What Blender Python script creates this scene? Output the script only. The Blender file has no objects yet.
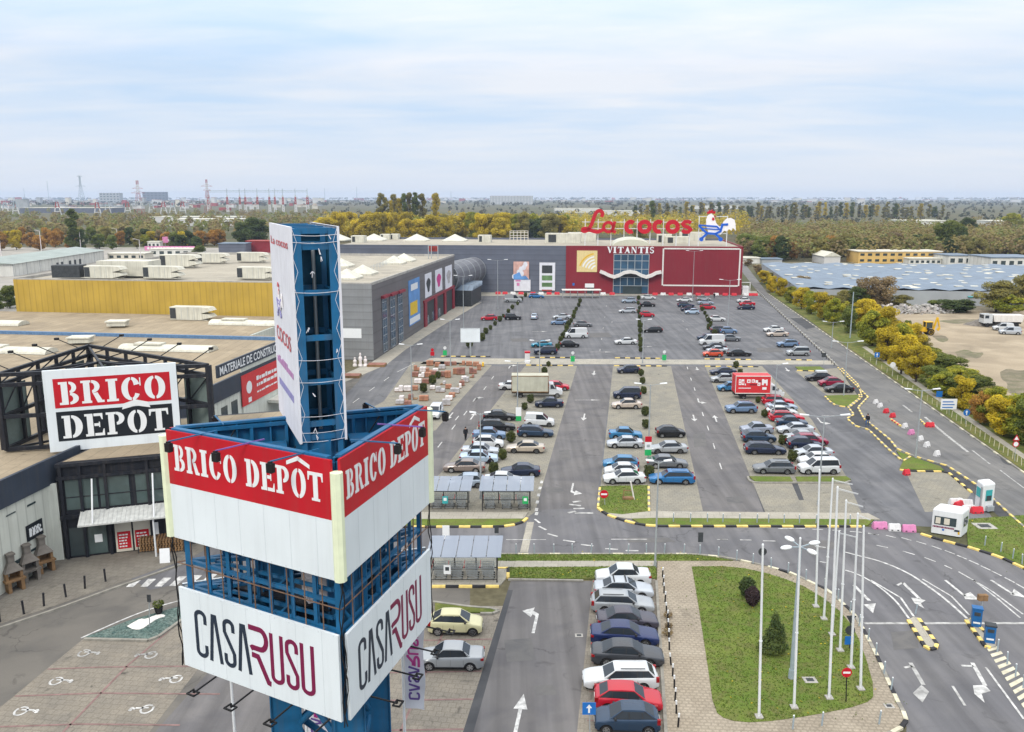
import bpy,bmesh,math,random
from mathutils import Vector,Matrix
from mathutils.geometry import tessellate_polygon
R = math.radians; PI = math.pi
rnd = random.Random(7)
SC = bpy.context.scene
COL = SC.collection
# ------------------------------------------------------------------ camera
F = 850.0; HC = 30.0; TH = math.atan(169/850)
cam_d = bpy.data.cameras.new('camera'); cam = bpy.data.objects.new('camera',cam_d); COL.objects.link(cam)
cam_d.sensor_width = 36; cam_d.sensor_fit = 'HORIZONTAL'; cam_d.lens = F / 1024 * 36
cam_d.clip_start = 0.5; cam_d.clip_end = 30000
cam.location = (0,0,HC); cam.rotation_euler = (PI/2-TH,0,0)
SC.camera = cam

def ray(u,v):
    x = (u-512) / F; y = (366-v) / F
    return Vector((x,math.cos(TH)+y*math.sin(TH),-math.sin(TH)+y*math.cos(TH)))

def G(u,v,z=0.0):                      # ground point (height z) seen at picture position u, v
    d = ray(u,v); t = (z-HC) / d.z
    return Vector((d.x*t,d.y*t,z))

def ATY(u,v,Y):
    d = ray(u,v); t = Y / d.y
    return Vector((d.x*t,Y,HC+d.z*t))

def HT(p,v):                            # height of the point above p seen at row v
    # solve for z with fixed horizontal p
    s = (366-v) / F
    # (z-HC)= t*(-sin+s cos), Y = t*(cos+s sin)
    return HC + p.y * (-math.sin(TH)+s*math.cos(TH)) / (math.cos(TH)+s*math.sin(TH))

LANE = Vector((0.1375,0.9905,0))       # direction of the parking lanes
# ------------------------------------------------------------------ materials
_mats = {}
def newmat(name):
    m = bpy.data.materials.new(name); m.use_nodes = True
    return m,m.node_tree.nodes,m.node_tree.links,m.node_tree.nodes['Principled BSDF']

# strength of rain streaks and dirt on these finishes
WEATHER = {'sign_white': .09,'sign_red': .22,'blue_steel': .35,'wall_red': .18,'wall_navy': .25,'cream': .15,'cloth_white': .14,'wall_white': .25,'roof_white': .40,'dark_steel': .3,'concrete': .35,'white_paint': .12,'ad_red': .15,'tarp': .3,'sign_gold': .2,'pillar_red': .2,'trim_white': .25,'barrier_white': .3,'barrier_red': .3,'barrier_pink': .3}
def streaks(N,L,tc,col,amt):
    mp = N.new('ShaderNodeMapping'); mp.inputs['Scale'].default_value = (3.2,3.2,.18); L.new(tc.outputs['Object'],mp.inputs[0])
    n = N.new('ShaderNodeTexNoise'); n.inputs['Scale'].default_value = 1; n.inputs['Detail'].default_value = 8; n.inputs['Roughness'].default_value = .65; L.new(mp.outputs[0],n.inputs['Vector'])
    r = N.new('ShaderNodeMapRange'); r.inputs[1].default_value = .48; r.inputs[2].default_value = .75; r.inputs[3].default_value = 0; r.inputs[4].default_value = amt; L.new(n.outputs['Fac'],r.inputs[0])
    m = N.new('ShaderNodeMix'); m.data_type = 'RGBA'; m.inputs[7].default_value = (.10,.085,.07,1); L.new(r.outputs[0],m.inputs[0]); L.new(col,m.inputs[6]); return m.outputs[2]
def mat(name,col,rough=0.6,metal=0.0,var=0.12,scale=3.0,bump=0.0,spec=0.22,coat=0.0,trans=0.0,alpha=1.0,emit=0.0):
    if name in _mats: return _mats[name]
    m,N,L,B = newmat(name)
    B.inputs['Roughness'].default_value = rough; B.inputs['Metallic'].default_value = metal
    B.inputs['Specular IOR Level'].default_value = spec
    B.inputs['Coat Weight'].default_value = coat; B.inputs['Coat Roughness'].default_value = 0.08
    if trans: B.inputs['Transmission Weight'].default_value = trans
    if alpha < 1: B.inputs['Alpha'].default_value = alpha
    c = (*col,1)
    wt = name in WEATHER
    if var > 0:
        tc = N.new('ShaderNodeTexCoord'); nz = N.new('ShaderNodeTexNoise')
        nz.inputs['Scale'].default_value = scale; nz.inputs['Detail'].default_value = 5
        L.new(tc.outputs['Object'],nz.inputs['Vector'])
        mp = N.new('ShaderNodeMapRange'); mp.inputs[1].default_value = .3; mp.inputs[2].default_value = .7
        mp.inputs[3].default_value = 1 - var; mp.inputs[4].default_value = 1 + var
        L.new(nz.outputs['Fac'],mp.inputs[0])
        mx = N.new('ShaderNodeMix'); mx.data_type = 'RGBA'; mx.blend_type = 'MULTIPLY'; mx.inputs[0].default_value = 1
        mx.inputs[6].default_value = c; L.new(mp.outputs[0],mx.inputs[7]); out = mx.outputs[2]
        if wt: out = streaks(N,L,tc,out,WEATHER[name])
        L.new(out,B.inputs['Base Color'])
        if bump:
            b = N.new('ShaderNodeBump'); b.inputs['Strength'].default_value = bump; b.inputs['Distance'].default_value = .05
            L.new(nz.outputs['Fac'],b.inputs['Height']); L.new(b.outputs[0],B.inputs['Normal'])
    else:
        B.inputs['Base Color'].default_value = c
    _mats[name] = m
    return m

def ground_mat(name,cols,scales,grain=60,grain_amt=.18,rough=.9,bump=.3,crack=0.0,crackcol=(.02,.02,.02),brick=None,rot=0.0,stain=0.0,streak=None):
    """layered noise ground: cols = 3 colours mixed by two noises; optional brick joints, cracks, dark blotches, traffic streaks"""
    m,N,L,B = newmat(name)
    B.inputs['Roughness'].default_value = rough; B.inputs['Specular IOR Level'].default_value = .12
    tc = N.new('ShaderNodeTexCoord'); V = tc.outputs['Object']
    def noise(s,d=6,dist=0.0,vec=None):
        n = N.new('ShaderNodeTexNoise'); n.inputs['Scale'].default_value = s; n.inputs['Detail'].default_value = d; n.inputs['Distortion'].default_value = dist
        L.new(vec or V,n.inputs['Vector']); return n.outputs['Fac']
    def rng(x,a,b,c=0,d=1):
        n = N.new('ShaderNodeMapRange'); n.inputs[1].default_value = a; n.inputs[2].default_value = b; n.inputs[3].default_value = c; n.inputs[4].default_value = d
        L.new(x,n.inputs[0]); return n.outputs[0]
    def mix(f,a,b,mode='MIX'):
        n = N.new('ShaderNodeMix'); n.data_type = 'RGBA'; n.blend_type = mode
        for i,x in ((0,f),(6,a),(7,b)):
            if isinstance(x,(int,float)): n.inputs[i].default_value = x
            elif isinstance(x,tuple): n.inputs[i].default_value = (*x,1)
            else: L.new(x,n.inputs[i])
        return n.outputs[2]
    c = mix(rng(noise(scales[0]),.38,.62),cols[0],cols[1])
    c = mix(rng(noise(scales[1],8,.6),.42,.66),c,cols[2])
    g = noise(grain,3)
    c = mix(1.0,c,rng(g,.25,.75,1-grain_amt,1+grain_amt),'MULTIPLY')
    if streak:                            # worn wheel tracks along the lanes
        mp = N.new('ShaderNodeMapping'); mp.inputs['Rotation'].default_value = (0,0,R(streak)); mp.inputs['Scale'].default_value = (1.1,.035,1)
        L.new(V,mp.inputs[0])
        c = mix(1.0,c,rng(noise(1.0,4,.2,mp.outputs[0]),.3,.7,.80,1.17),'MULTIPLY')
    h = g
    if brick:
        mp = N.new('ShaderNodeMapping'); mp.inputs['Rotation'].default_value = (0,0,R(rot)); L.new(V,mp.inputs[0])
        bt = N.new('ShaderNodeTexBrick'); bt.inputs['Scale'].default_value = 1; bt.inputs['Brick Width'].default_value = brick[0]; bt.inputs['Row Height'].default_value = brick[1]
        bt.inputs['Mortar Size'].default_value = brick[2]; bt.inputs['Color1'].default_value = (1.05,1.05,1.05,1); bt.inputs['Color2'].default_value = (.95,.95,.95,1); bt.inputs['Mortar'].default_value = (.80,.80,.79,1)
        L.new(mp.outputs[0],bt.inputs['Vector'])
        c = mix(1.0,c,bt.outputs['Color'],'MULTIPLY')
    if crack:
        vo = N.new('ShaderNodeTexVoronoi'); vo.feature = 'DISTANCE_TO_EDGE'; vo.inputs['Scale'].default_value = crack
        dn = N.new('ShaderNodeTexNoise'); dn.inputs['Scale'].default_value = 1.3; dn.inputs['Detail'].default_value = 5
        L.new(V,dn.inputs['Vector'])
        ad = N.new('ShaderNodeVectorMath'); ad.operation = 'MULTIPLY_ADD'; ad.inputs[1].default_value = (1.6,1.6,0)
        L.new(dn.outputs['Color'],ad.inputs[0]); L.new(V,ad.inputs[2]); L.new(ad.outputs[0],vo.inputs['Vector'])
        k = rng(vo.outputs['Distance'],.002,.012,1,0)
        k2 = N.new('ShaderNodeMath'); k2.operation = 'MULTIPLY'; L.new(k,k2.inputs[0]); L.new(rng(noise(.12,3),.5,.6),k2.inputs[1])
        k3 = N.new('ShaderNodeMath'); k3.operation = 'MULTIPLY'; L.new(k2.outputs[0],k3.inputs[0]); k3.inputs[1].default_value = .38
        c = mix(k3.outputs[0],c,crackcol)
    if stain:
        s = rng(noise(.55,5,1.2),.64,.74,0,stain); c = mix(s,c,(.02,.02,.022))
    L.new(c,B.inputs['Base Color'])
    if bump:
        b = N.new('ShaderNodeBump'); b.inputs['Strength'].default_value = bump; b.inputs['Distance'].default_value = .02
        L.new(h,b.inputs['Height']); L.new(b.outputs[0],B.inputs['Normal'])
    _mats[name] = m
    return m

def leaf_mat(name,c1,c2,c3):
    """leaves: hue varies per clump (face colour attribute 'tint') with a little translucency"""
    m,N,L,B = newmat(name)
    at = N.new('ShaderNodeAttribute'); at.attribute_name = 'tint'
    cr = N.new('ShaderNodeValToRGB'); cr.color_ramp.elements[0].color = (*c1,1); cr.color_ramp.elements[1].color = (*c3,1)
    e = cr.color_ramp.elements.new(.5); e.color = (*c2,1)
    L.new(at.outputs['Fac'],cr.inputs[0])
    oi = N.new('ShaderNodeObjectInfo'); mr = N.new('ShaderNodeMapRange'); mr.inputs[3].default_value = .8; mr.inputs[4].default_value = 1.2
    L.new(oi.outputs['Random'],mr.inputs[0])
    mx = N.new('ShaderNodeMix'); mx.data_type = 'RGBA'; mx.blend_type = 'MULTIPLY'; mx.inputs[0].default_value = 1
    L.new(cr.outputs[0],mx.inputs[6]); L.new(mr.outputs[0],mx.inputs[7])
    L.new(mx.outputs[2],B.inputs['Base Color']); B.inputs['Roughness'].default_value = .7; B.inputs['Specular IOR Level'].default_value = .25
    tr = N.new('ShaderNodeBsdfTranslucent'); L.new(mx.outputs[2],tr.inputs[0])
    ms = N.new('ShaderNodeMixShader'); ms.inputs[0].default_value = .42
    L.new(B.outputs[0],ms.inputs[1]); L.new(tr.outputs[0],ms.inputs[2]); L.new(ms.outputs[0],N['Material Output'].inputs[0])
    _mats[name] = m
    return m

def M(n): return _mats[n]
# ------------------------------------------------------------------ mesh builder
class MB:
    def __init__(s): s.v = []; s.f = []; s.m = []; s.t = []
    def add(s,vs,fs,m=0,t=None):
        o = len(s.v); s.v += [tuple(x) for x in vs]
        for f in fs: s.f.append(tuple(i+o for i in f)); s.m.append(m); s.t.append(t if t is not None else .5)
    def box(s,c,d,rz=0.0,m=0):
        x,y,z = d[0] / 2,d[1] / 2,d[2] / 2; co,si = math.cos(rz),math.sin(rz)
        vs = []
        for k in (-1,1):
            for (i,j) in ((-1,-1),(1,-1),(1,1),(-1,1)):
                a,b = i * x,j * y
                vs.append((c[0]+a*co-b*si,c[1]+a*si+b*co,c[2]+k*z))
        s.add(vs,[(3,2,1,0),(4,5,6,7),(0,1,5,4),(1,2,6,5),(2,3,7,6),(3,0,4,7)],m)
    def bar(s,p,q,w,h=None,m=0):
        p = Vector(p); q = Vector(q); d = (q-p)
        if d.length < 1e-6: return
        d.normalize(); up = Vector((0,0,1)) if abs(d.z) < .95 else Vector((0,1,0))
        a = d.cross(up).normalized() * (w/2); b = a.cross(d).normalized() * ((h or w)/2)
        vs = [p-a-b,p+a-b,p+a+b,p-a+b,q-a-b,q+a-b,q+a+b,q-a+b]
        s.add(vs,[(0,1,2,3),(7,6,5,4),(4,5,1,0),(5,6,2,1),(6,7,3,2),(7,4,0,3)],m)
    def tube(s,p,q,r0,r1=None,n=10,m=0,caps=True):
        p = Vector(p); q = Vector(q); r1 = r0 if r1 is None else r1
        d = (q-p).normalized(); up = Vector((0,0,1)) if abs(d.z) < .95 else Vector((1,0,0))
        a = d.cross(up).normalized(); b = d.cross(a)
        vs = []
        for c,r in ((p,r0),(q,r1)):
            for i in range(n):
                t = 2 * PI * i / n; vs.append(c+a*math.cos(t)*r+b*math.sin(t)*r)
        fs = [(i,n+i,n+(i+1) % n,(i+1) % n) for i in range(n)]
        if caps: fs += [tuple(range(n)),tuple(range(2*n-1,n-1,-1))]
        s.add(vs,fs,m)
    def lathe(s,prof,c=(0,0,0),n=16,m=0,axis='z',ms=None):
        vs = []
        for (r,h) in prof:
            for i in range(n):
                t = 2 * PI * i / n; x,y = r * math.cos(t),r * math.sin(t)
                vs.append((c[0]+x,c[1]+y,c[2]+h) if axis == 'z' else (c[0]+x,c[1]+h,c[2]+y))
        k = len(prof); o = len(s.v); s.v += vs
        for j in range(k-1):
            for i in range(n):
                a = j * n + i; b = j * n + (i+1) % n
                f = (a,b,b+n,a+n)
                s.f.append(tuple(o+x for x in f)); s.m.append(ms[j] if ms else m); s.t.append(.5)
        s.f.append(tuple(o+i for i in range(n-1,-1,-1))); s.m.append(ms[0] if ms else m); s.t.append(.5)
        s.f.append(tuple(o+(k-1)*n+i for i in range(n))); s.m.append(ms[-1] if ms else m); s.t.append(.5)
    def sheet(s,pts,m=0,up=True):
        pts = [Vector(p) for p in pts]
        tris = tessellate_polygon([pts])
        fs = []
        for t in tris:
            a,b,c = (pts[i] for i in t)
            nz = (b-a).cross(c-a).z
            fs.append(tuple(t) if (nz>0) == up or abs(nz)<1e-12 else tuple(reversed(t)))
        s.add(pts,fs,m)
    def prism(s,pts,z0,z1,m=0,mside=None):
        """vertical extrusion of a plan polygon"""
        pts = [Vector((p[0],p[1],0)) for p in pts]; n = len(pts)
        area = sum(pts[i].x*pts[(i+1) % n].y-pts[(i+1) % n].x*pts[i].y for i in range(n))
        if area < 0: pts.reverse()
        s.sheet([(p.x,p.y,z1) for p in pts],m,True); s.sheet([(p.x,p.y,z0) for p in pts],m,False)
        vs = [(p.x,p.y,z0) for p in pts] + [(p.x,p.y,z1) for p in pts]
        s.add(vs,[(i,(i+1) % n,n+(i+1) % n,n+i) for i in range(n)],m if mside is None else mside)
    def plate(s,pts2,o,ax,ay,d,m=0):
        """2D polygon on the plane o + x*ax + y*ay extruded by vector d (front face at +d)"""
        o = Vector(o); ax = Vector(ax); ay = Vector(ay); d = Vector(d)
        P = [Vector((p[0],p[1],0)) for p in pts2]; n = len(P)
        area = sum(P[i].x*P[(i+1) % n].y-P[(i+1) % n].x*P[i].y for i in range(n))
        if area < 0: P.reverse()
        flip = ax.cross(ay).dot(d) < 0
        fr = [o+ax*p.x+ay*p.y+d for p in P]; bk = [o+ax*p.x+ay*p.y for p in P]
        fs = []
        for t in tessellate_polygon([P]):
            a,b,c = (P[i] for i in t)
            ccw = ((b-a).cross(c-a)).z > 0
            fs.append(tuple(t) if ccw != flip else tuple(reversed(t)))
        s.add(fr,fs,m)
        q = [(i,(i+1) % n,n+(i+1) % n,n+i) for i in range(n)]
        if flip: q = [tuple(reversed(x)) for x in q]
        s.add(bk+fr,q,m)
    def build(s,name,mats,parent=None,smooth=None,tint=False,local=False):
        me = bpy.data.meshes.new(name)
        if parent is not None and not local:
            inv = (Matrix.Translation(parent.location) @ parent.rotation_euler.to_matrix().to_4x4()).inverted()
            vs = [inv @ Vector(v) for v in s.v]
        else: vs = s.v
        me.from_pydata([tuple(v) for v in vs],[],s.f)
        mats = mats if isinstance(mats,(list,tuple)) else [mats]
        for x in mats: me.materials.append(M(x) if isinstance(x,str) else x)
        if len(mats) > 1: me.polygons.foreach_set('material_index',s.m)
        if smooth is not None:
            me.polygons.foreach_set('use_smooth',[True]*len(me.polygons)); me.set_sharp_from_angle(angle=R(smooth))
        if tint:
            a = me.attributes.new('tint','FLOAT','FACE'); a.data.foreach_set('value',s.t)
        me.update()
        o = bpy.data.objects.new(name,me); COL.objects.link(o)
        if parent is not None: o.parent = parent
        return o

def tag(o,label=None,cat=None,group=None,kind=None):
    if label: o['label'] = label
    if cat: o['category'] = cat
    if group: o['group'] = group
    if kind: o['kind'] = kind
    return o

def thing(name,label,cat,loc=(0,0,0),rz=0.0,group=None):
    o = bpy.data.objects.new(name,None); COL.objects.link(o); o.location = loc; o.rotation_euler = (0,0,rz); o.empty_display_size = .3
    return tag(o,label,cat,group)

def dup(root,loc,rz=0.0,label=None,group=None,cat=None,sc=None,mats=None,skip=()):
    def cp(o,par):
        c = o.copy(); COL.objects.link(c)
        if par is not None: c.parent = par
        n = o.name.split('.')[0]
        if mats and n in mats and c.data: c.material_slots[0].link = 'OBJECT'; c.material_slots[0].material = M(mats[n])
        for ch in o.children:
            if ch.name.split('.')[0] not in skip: cp(ch,c)
        return c
    r = cp(root,None); r.location = loc; r.rotation_euler = (0,0,rz)
    if sc: r.scale = sc if isinstance(sc,tuple) else (sc,) * 3
    return tag(r,label,cat,group)

def struct(mb,name,mats,**k): return tag(mb.build(name,mats,**k),kind='structure')
def kill(root):                          # remove a prototype that was only copied from
    for ch in list(root.children): kill(ch)
    bpy.data.objects.remove(root)
# ------------------------------------------------------------------ palette
mat('blue_steel',(.012,.105,.235),.45,var=.18,scale=1.5)
mat('blue_inside_shade',(.010,.07,.13),.5,var=.2)  # blue steel darkened: shade inside the slim sign put into the colour
mat('dark_steel',(.012,.014,.020),.5,var=.2)
mat('grey_steel',(.33,.36,.38),.45,.3,var=.1)
mat('galv',(.30,.36,.40),.5,.2,var=.1)
mat('white_paint',(.60,.62,.64),.45,var=.05,scale=1)
mat('sign_white',(.61,.66,.70),.4,var=.06,scale=.35)
mat('cream',(.66,.71,.52),.5,var=.05)
mat('seam_grey',(.50,.54,.58),.5,var=.05)
mat('sign_red',(.42,.010,.020),.45,var=.08,scale=.6)
mat('sign_black',(.012,.015,.02),.45,var=.1)
mat('letter_navy',(.02,.03,.05),.4,var=.05)
mat('letter_wine',(.16,.012,.055),.4,var=.05)
mat('letter_white',(.66,.68,.70),.4,var=.03)
mat('letter_red',(.42,.010,.022),.35,var=.05)
mat('black_plastic',(.012,.012,.014),.5,var=.1)
mat('rust_rod',(.16,.10,.07),.7,var=.3)
mat('purple_cable',(.16,.08,.30),.5,var=.1)
mat('banner_purple',(.10,.06,.22),.5,var=.05)
mat('banner_pink',(.36,.04,.20),.5,var=.05)
mat('cloth_white',(.60,.61,.67),.8,var=.06,scale=1.2)
mat('wall_white',(.53,.55,.50),.6,var=.09,scale=.5)
mat('wall_navy',(.035,.045,.065),.5,var=.12,scale=.6)
mat('wall_red',(.19,.017,.028),.55,var=.10,scale=.12)
mat('pillar_red',(.22,.025,.04),.5,var=.1)
mat('trim_white',(.62,.60,.58),.5,var=.05)
mat('roof_white',(.52,.51,.44),.6,var=.12,scale=.6)
mat('roof_blueline',(.09,.17,.30),.6,var=.2)
mat('concrete',(.34,.33,.31),.8,var=.15,scale=.8)
mat('cream_sky',(.50,.50,.40),.4,var=.08)
mat('unit_dark',(.04,.045,.05),.6,var=.3)
mat('black_rubber',(.015,.015,.016),.8,var=.15)
mat('rim',(.42,.43,.45),.3,.7,var=.0)
mat('glass_car',(.022,.028,.036),.07,0,var=0,spec=.32)
mat('lamp_clear',(.62,.64,.66),.12,.1,var=0)
mat('lamp_red',(.22,.008,.010),.15,0,var=0)
mat('plate_white',(.6,.6,.6),.4,var=0)
mat('trim_dark',(.018,.018,.02),.55,var=.1)
mat('kerb_yellow',(.66,.50,.16),.7,var=.2,scale=2)
mat('kerb_black',(.025,.025,.028),.7,var=.3,scale=2)
mat('kerb_white',(.50,.47,.36),.7,var=.2,scale=2)
mat('kerb_stone',(.225,.215,.19),.85,var=.2,scale=2)
mat('paint_white',(.41,.41,.405),.75,var=.42,scale=2.6)
mat('paint_worn',(.31,.31,.305),.8,var=.45,scale=1.8)
mat('paint_red',(.19,.12,.115),.85,var=.25,scale=2)
mat('glass_dark',(.03,.045,.05),.08,0,var=.25,scale=.6,spec=.8)
mat('glass_green',(.05,.075,.075),.08,0,var=.3,scale=.5,spec=.8)
mat('glass_blue',(.025,.07,.125),.1,0,var=.35,scale=.25,spec=.8)
mat('bark',(.055,.042,.032),.9,var=.3,scale=4)
mat('brick_orange',(.32,.155,.10),.85,var=.25,scale=1.5)
mat('brick_red',(.235,.115,.09),.85,var=.3,scale=1.5)
mat('pallet_grey',(.36,.35,.36),.8,var=.25,scale=1.5)
mat('wrap_white',(.60,.56,.56),.5,var=.2,scale=1.5)
mat('wood',(.20,.12,.06),.8,var=.3,scale=2)
mat('barrier_red',(.52,.025,.04),.4,var=.15,scale=1)
mat('barrier_pink',(.55,.20,.38),.45,var=.15,scale=1)
mat('barrier_white',(.60,.60,.61),.45,var=.1,scale=1)
mat('sign_blue',(.015,.13,.42),.4,var=.05)
mat('bin_blue',(.015,.10,.27),.4,var=.15)
mat('sign_green',(.02,.34,.10),.4,var=.05)
mat('teal_glass',(.04,.32,.34),.1,var=.1)
mat('tank_yellow',(.60,.36,.015),.45,var=.12)
mat('poster_blue',(.10,.24,.50),.5,var=.25,scale=.35)
mat('poster_yellow',(.62,.42,.03),.5,var=.15)
mat('poster_pink',(.50,.04,.22),.5,var=.2)
mat('poster_flesh',(.52,.32,.28),.5,var=.3,scale=.6)
mat('poster_green',(.10,.18,.08),.5,var=.3,scale=.6)
mat('sign_gold',(.62,.50,.24),.5,var=.06)
mat('ochre_wall',(.55,.37,.13),.7,var=.1,scale=.3)
mat('grey_wall',(.30,.32,.34),.7,var=.12,scale=.2)
mat('beige_wall',(.52,.49,.42),.7,var=.1,scale=.3)
mat('tarp',(.40,.40,.33),.7,var=.12,scale=.8)
mat('ad_red',(.50,.03,.035),.45,var=.08)
mat('skin',(.38,.22,.16),.6,var=0)
mat('jacket',(.012,.012,.016),.8,var=.2)
mat('jeans',(.05,.10,.22),.8,var=.2)
mat('hair',(.02,.015,.012),.7,var=0)
mat('vest_yellow',(.55,.45,.04),.7,var=.1)
mat('far_red',(.28,.05,.045),.7,var=.1)
mat('far_white',(.5,.5,.5),.7,var=.1)
mat('roof_red',(.24,.09,.06),.8,var=.2,scale=.2)
mat('gravel_heap',(.15,.135,.12),.95,var=.35,scale=1.5,bump=.6)
mat('rubble_mat',(.36,.33,.31),.95,var=.4,scale=.7)
mat('green_panel',(.14,.18,.17),.5,var=.1)
mat('faded_red',(.50,.11,.13),.6,var=.1)
mat('faded_lilac',(.42,.22,.42),.6,var=.1)
mat('faded_violet',(.26,.25,.48),.6,var=.1)
mat('rooster_white',(.74,.72,.74),.5,var=.05)
mat('cart_blue',(.015,.10,.50),.4,var=.05)
CAR = {'white': (.47,.49,.51),'pearl': (.38,.41,.45),'silver': (.30,.32,.34),'silver_blue': (.28,.34,.42),'grey': (.13,.14,.155),
       'dark_grey': (.042,.046,.055),'black': (.012,.013,.016),'navy': (.014,.022,.05),'dark_blue': (.018,.04,.078),'royal_blue': (.012,.023,.088),'blue': (.02,.13,.32),
       'azure': (.035,.16,.32),'pale_blue': (.36,.46,.58),'teal_blue': (.02,.18,.28),'steel_blue': (.12,.19,.31),'red': (.36,.010,.024),'maroon': (.22,.012,.04),
       'orange_red': (.50,.07,.03),'beige': (.40,.35,.29),'champagne': (.44,.38,.33),'brown_grey': (.20,.165,.15),'cream_yellow': (.46,.44,.27),'lilac_grey': (.24,.27,.34),'purple_grey': (.050,.047,.066)}
for k,c in CAR.items():
    mat('car_'+k,c,.26,.0 if k in ('white','red','cream_yellow') else .25,var=.03,scale=1.2,coat=.5)

def siding(name,col,period,depth=.25,vertical=True,rough=.5,var=.1,rx=0.0):
    """profiled sheet cladding: fine ribs plus broad weathering"""
    m,N,L,B = newmat(name)
    tc = N.new('ShaderNodeTexCoord'); mp = N.new('ShaderNodeMapping'); L.new(tc.outputs['Object'],mp.inputs[0]); mp.inputs['Rotation'].default_value = (0,0,rx)
    w = N.new('ShaderNodeTexWave'); w.wave_type = 'BANDS'; w.bands_direction = 'X' if vertical else 'Z'
    w.inputs['Scale'].default_value = 2 * PI / period / 20 * 1.0
    L.new(mp.outputs[0],w.inputs['Vector'])
    nz = N.new('ShaderNodeTexNoise'); nz.inputs['Scale'].default_value = .25; nz.inputs['Detail'].default_value = 6; L.new(tc.outputs['Object'],nz.inputs['Vector'])
    a = N.new('ShaderNodeMapRange'); a.inputs[1].default_value = .3; a.inputs[2].default_value = .7; a.inputs[3].default_value = 1 - var; a.inputs[4].default_value = 1 + var; L.new(nz.outputs['Fac'],a.inputs[0])
    jn = N.new('ShaderNodeMapRange'); jn.inputs[1].default_value = .90; jn.inputs[2].default_value = 1; jn.inputs[3].default_value = 1; jn.inputs[4].default_value = .78; L.new(w.outputs['Fac'],jn.inputs[0]); ml = N.new('ShaderNodeMath'); ml.operation = 'MULTIPLY'; L.new(a.outputs[0],ml.inputs[0]); L.new(jn.outputs[0],ml.inputs[1])
    mx = N.new('ShaderNodeMix'); mx.data_type = 'RGBA'; mx.blend_type = 'MULTIPLY'; mx.inputs[0].default_value = 1; mx.inputs[6].default_value = (*col,1); L.new(ml.outputs[0],mx.inputs[7])
    L.new(streaks(N,L,tc,mx.outputs[2],.22),B.inputs['Base Color']); B.inputs['Roughness'].default_value = rough; B.inputs['Specular IOR Level'].default_value = .2
    b = N.new('ShaderNodeBump'); b.inputs['Strength'].default_value = depth; b.inputs['Distance'].default_value = .06
    L.new(w.outputs['Fac'],b.inputs['Height']); L.new(b.outputs[0],B.inputs['Normal'])
    _mats[name] = m
siding('clad_yellow',(.42,.285,.05),1.2,.4)
siding('clad_grey',(.205,.215,.225),1.4,.3,vertical=False)
siding('clad_brown',(.125,.122,.128),2.0,.25,vertical=False)
siding('tube_grey',(.12,.125,.145),1.2,.3,vertical=False)
siding('clad_blue',(.105,.118,.155),1.6,.25,vertical=False)
siding('clad_white',(.53,.55,.50),1.0,.35,rx=PI/2)
siding('shed_white',(.56,.56,.53),3.0,.3,rx=PI/2)
mat('canopy_grey',(.42,.43,.42),.6,var=.15)
siding('canopy_ribs',(.50,.52,.52),.35,.9)
siding('roof_steel',(.135,.178,.235),3.2,.6,rx=PI/2,var=.2)
siding('roof_green',(.26,.30,.28),1.1,.5,rx=PI/2,var=.15)

ground_mat('asphalt_lot',[(.118,.120,.130),(.098,.100,.109),(.138,.139,.147)],[.05,.22],streak=8,crack=.14,bump=.25,stain=.35)
ground_mat('asphalt_lane',[(.126,.121,.123),(.141,.135,.135),(.107,.104,.109)],[.07,.3],streak=8,crack=.16,bump=.25,stain=.3)
ground_mat('asphalt_street',[(.124,.123,.132),(.107,.107,.116),(.140,.138,.144)],[.06,.25],streak=90,crack=.12,bump=.25,stain=.3)
ground_mat('asphalt_road',[(.140,.139,.138),(.157,.154,.150),(.114,.114,.117)],[.05,.2],streak=8,crack=.10,bump=.25,stain=.35)
ground_mat('asphalt_left',[(.125,.117,.107),(.146,.136,.122),(.102,.097,.091)],[.08,.3],crack=.2,bump=.25,stain=.4)
ground_mat('asphalt_patch',[(.112,.110,.111),(.128,.124,.122),(.098,.097,.1)],[.2,.8],bump=.2)
ground_mat('asphalt_dark',[(.06,.062,.068),(.075,.076,.08),(.05,.052,.058)],[.1,.5],bump=.2)
ground_mat('pavers_stall',[(.212,.200,.170),(.186,.178,.155),(.236,.220,.180)],[.12,.5],brick=(.5,.5,.03),rot=8,grain=10,bump=.2,stain=.5)
ground_mat('pavers_left',[(.190,.172,.146),(.165,.151,.131),(.212,.190,.158)],[.12,.6],brick=(.5,.5,.03),rot=8,grain=10,bump=.2,stain=.6)
ground_mat('pavers_walk',[(.275,.236,.185),(.235,.205,.165),(.31,.27,.215)],[.15,.6],brick=(.40,.30,.06),rot=4,grain=12,bump=.3,stain=.3)
ground_mat('concrete_walk',[(.30,.28,.24),(.26,.25,.22),(.33,.31,.265)],[.15,.6],brick=(1.2,1.2,.03),rot=8,grain=12,bump=.2)
ground_mat('grass',[(.082,.128,.022),(.118,.152,.032),(.105,.112,.036)],[.35,1.3],grain=16,grain_amt=.45,bump=.8,rough=.95)
ground_mat('grass_verge',[(.105,.120,.030),(.15,.14,.05),(.07,.095,.022)],[.2,.9],grain=14,grain_amt=.35,bump=.8,rough=.95)
ground_mat('field',[(.085,.080,.048),(.065,.075,.035),(.115,.10,.065)],[.004,.02],grain=1.5,grain_amt=.3,bump=0,rough=1)
ground_mat('dirt_yard',[(.285,.235,.170),(.215,.178,.130),(.335,.28,.205)],[.045,.13],grain=5,grain_amt=.15,bump=.4,rough=1)
ground_mat('dirt_dark',[(.14,.125,.09),(.11,.12,.06),(.20,.17,.125)],[.1,.4],grain=5,grain_amt=.3,bump=.4,rough=1)
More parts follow.
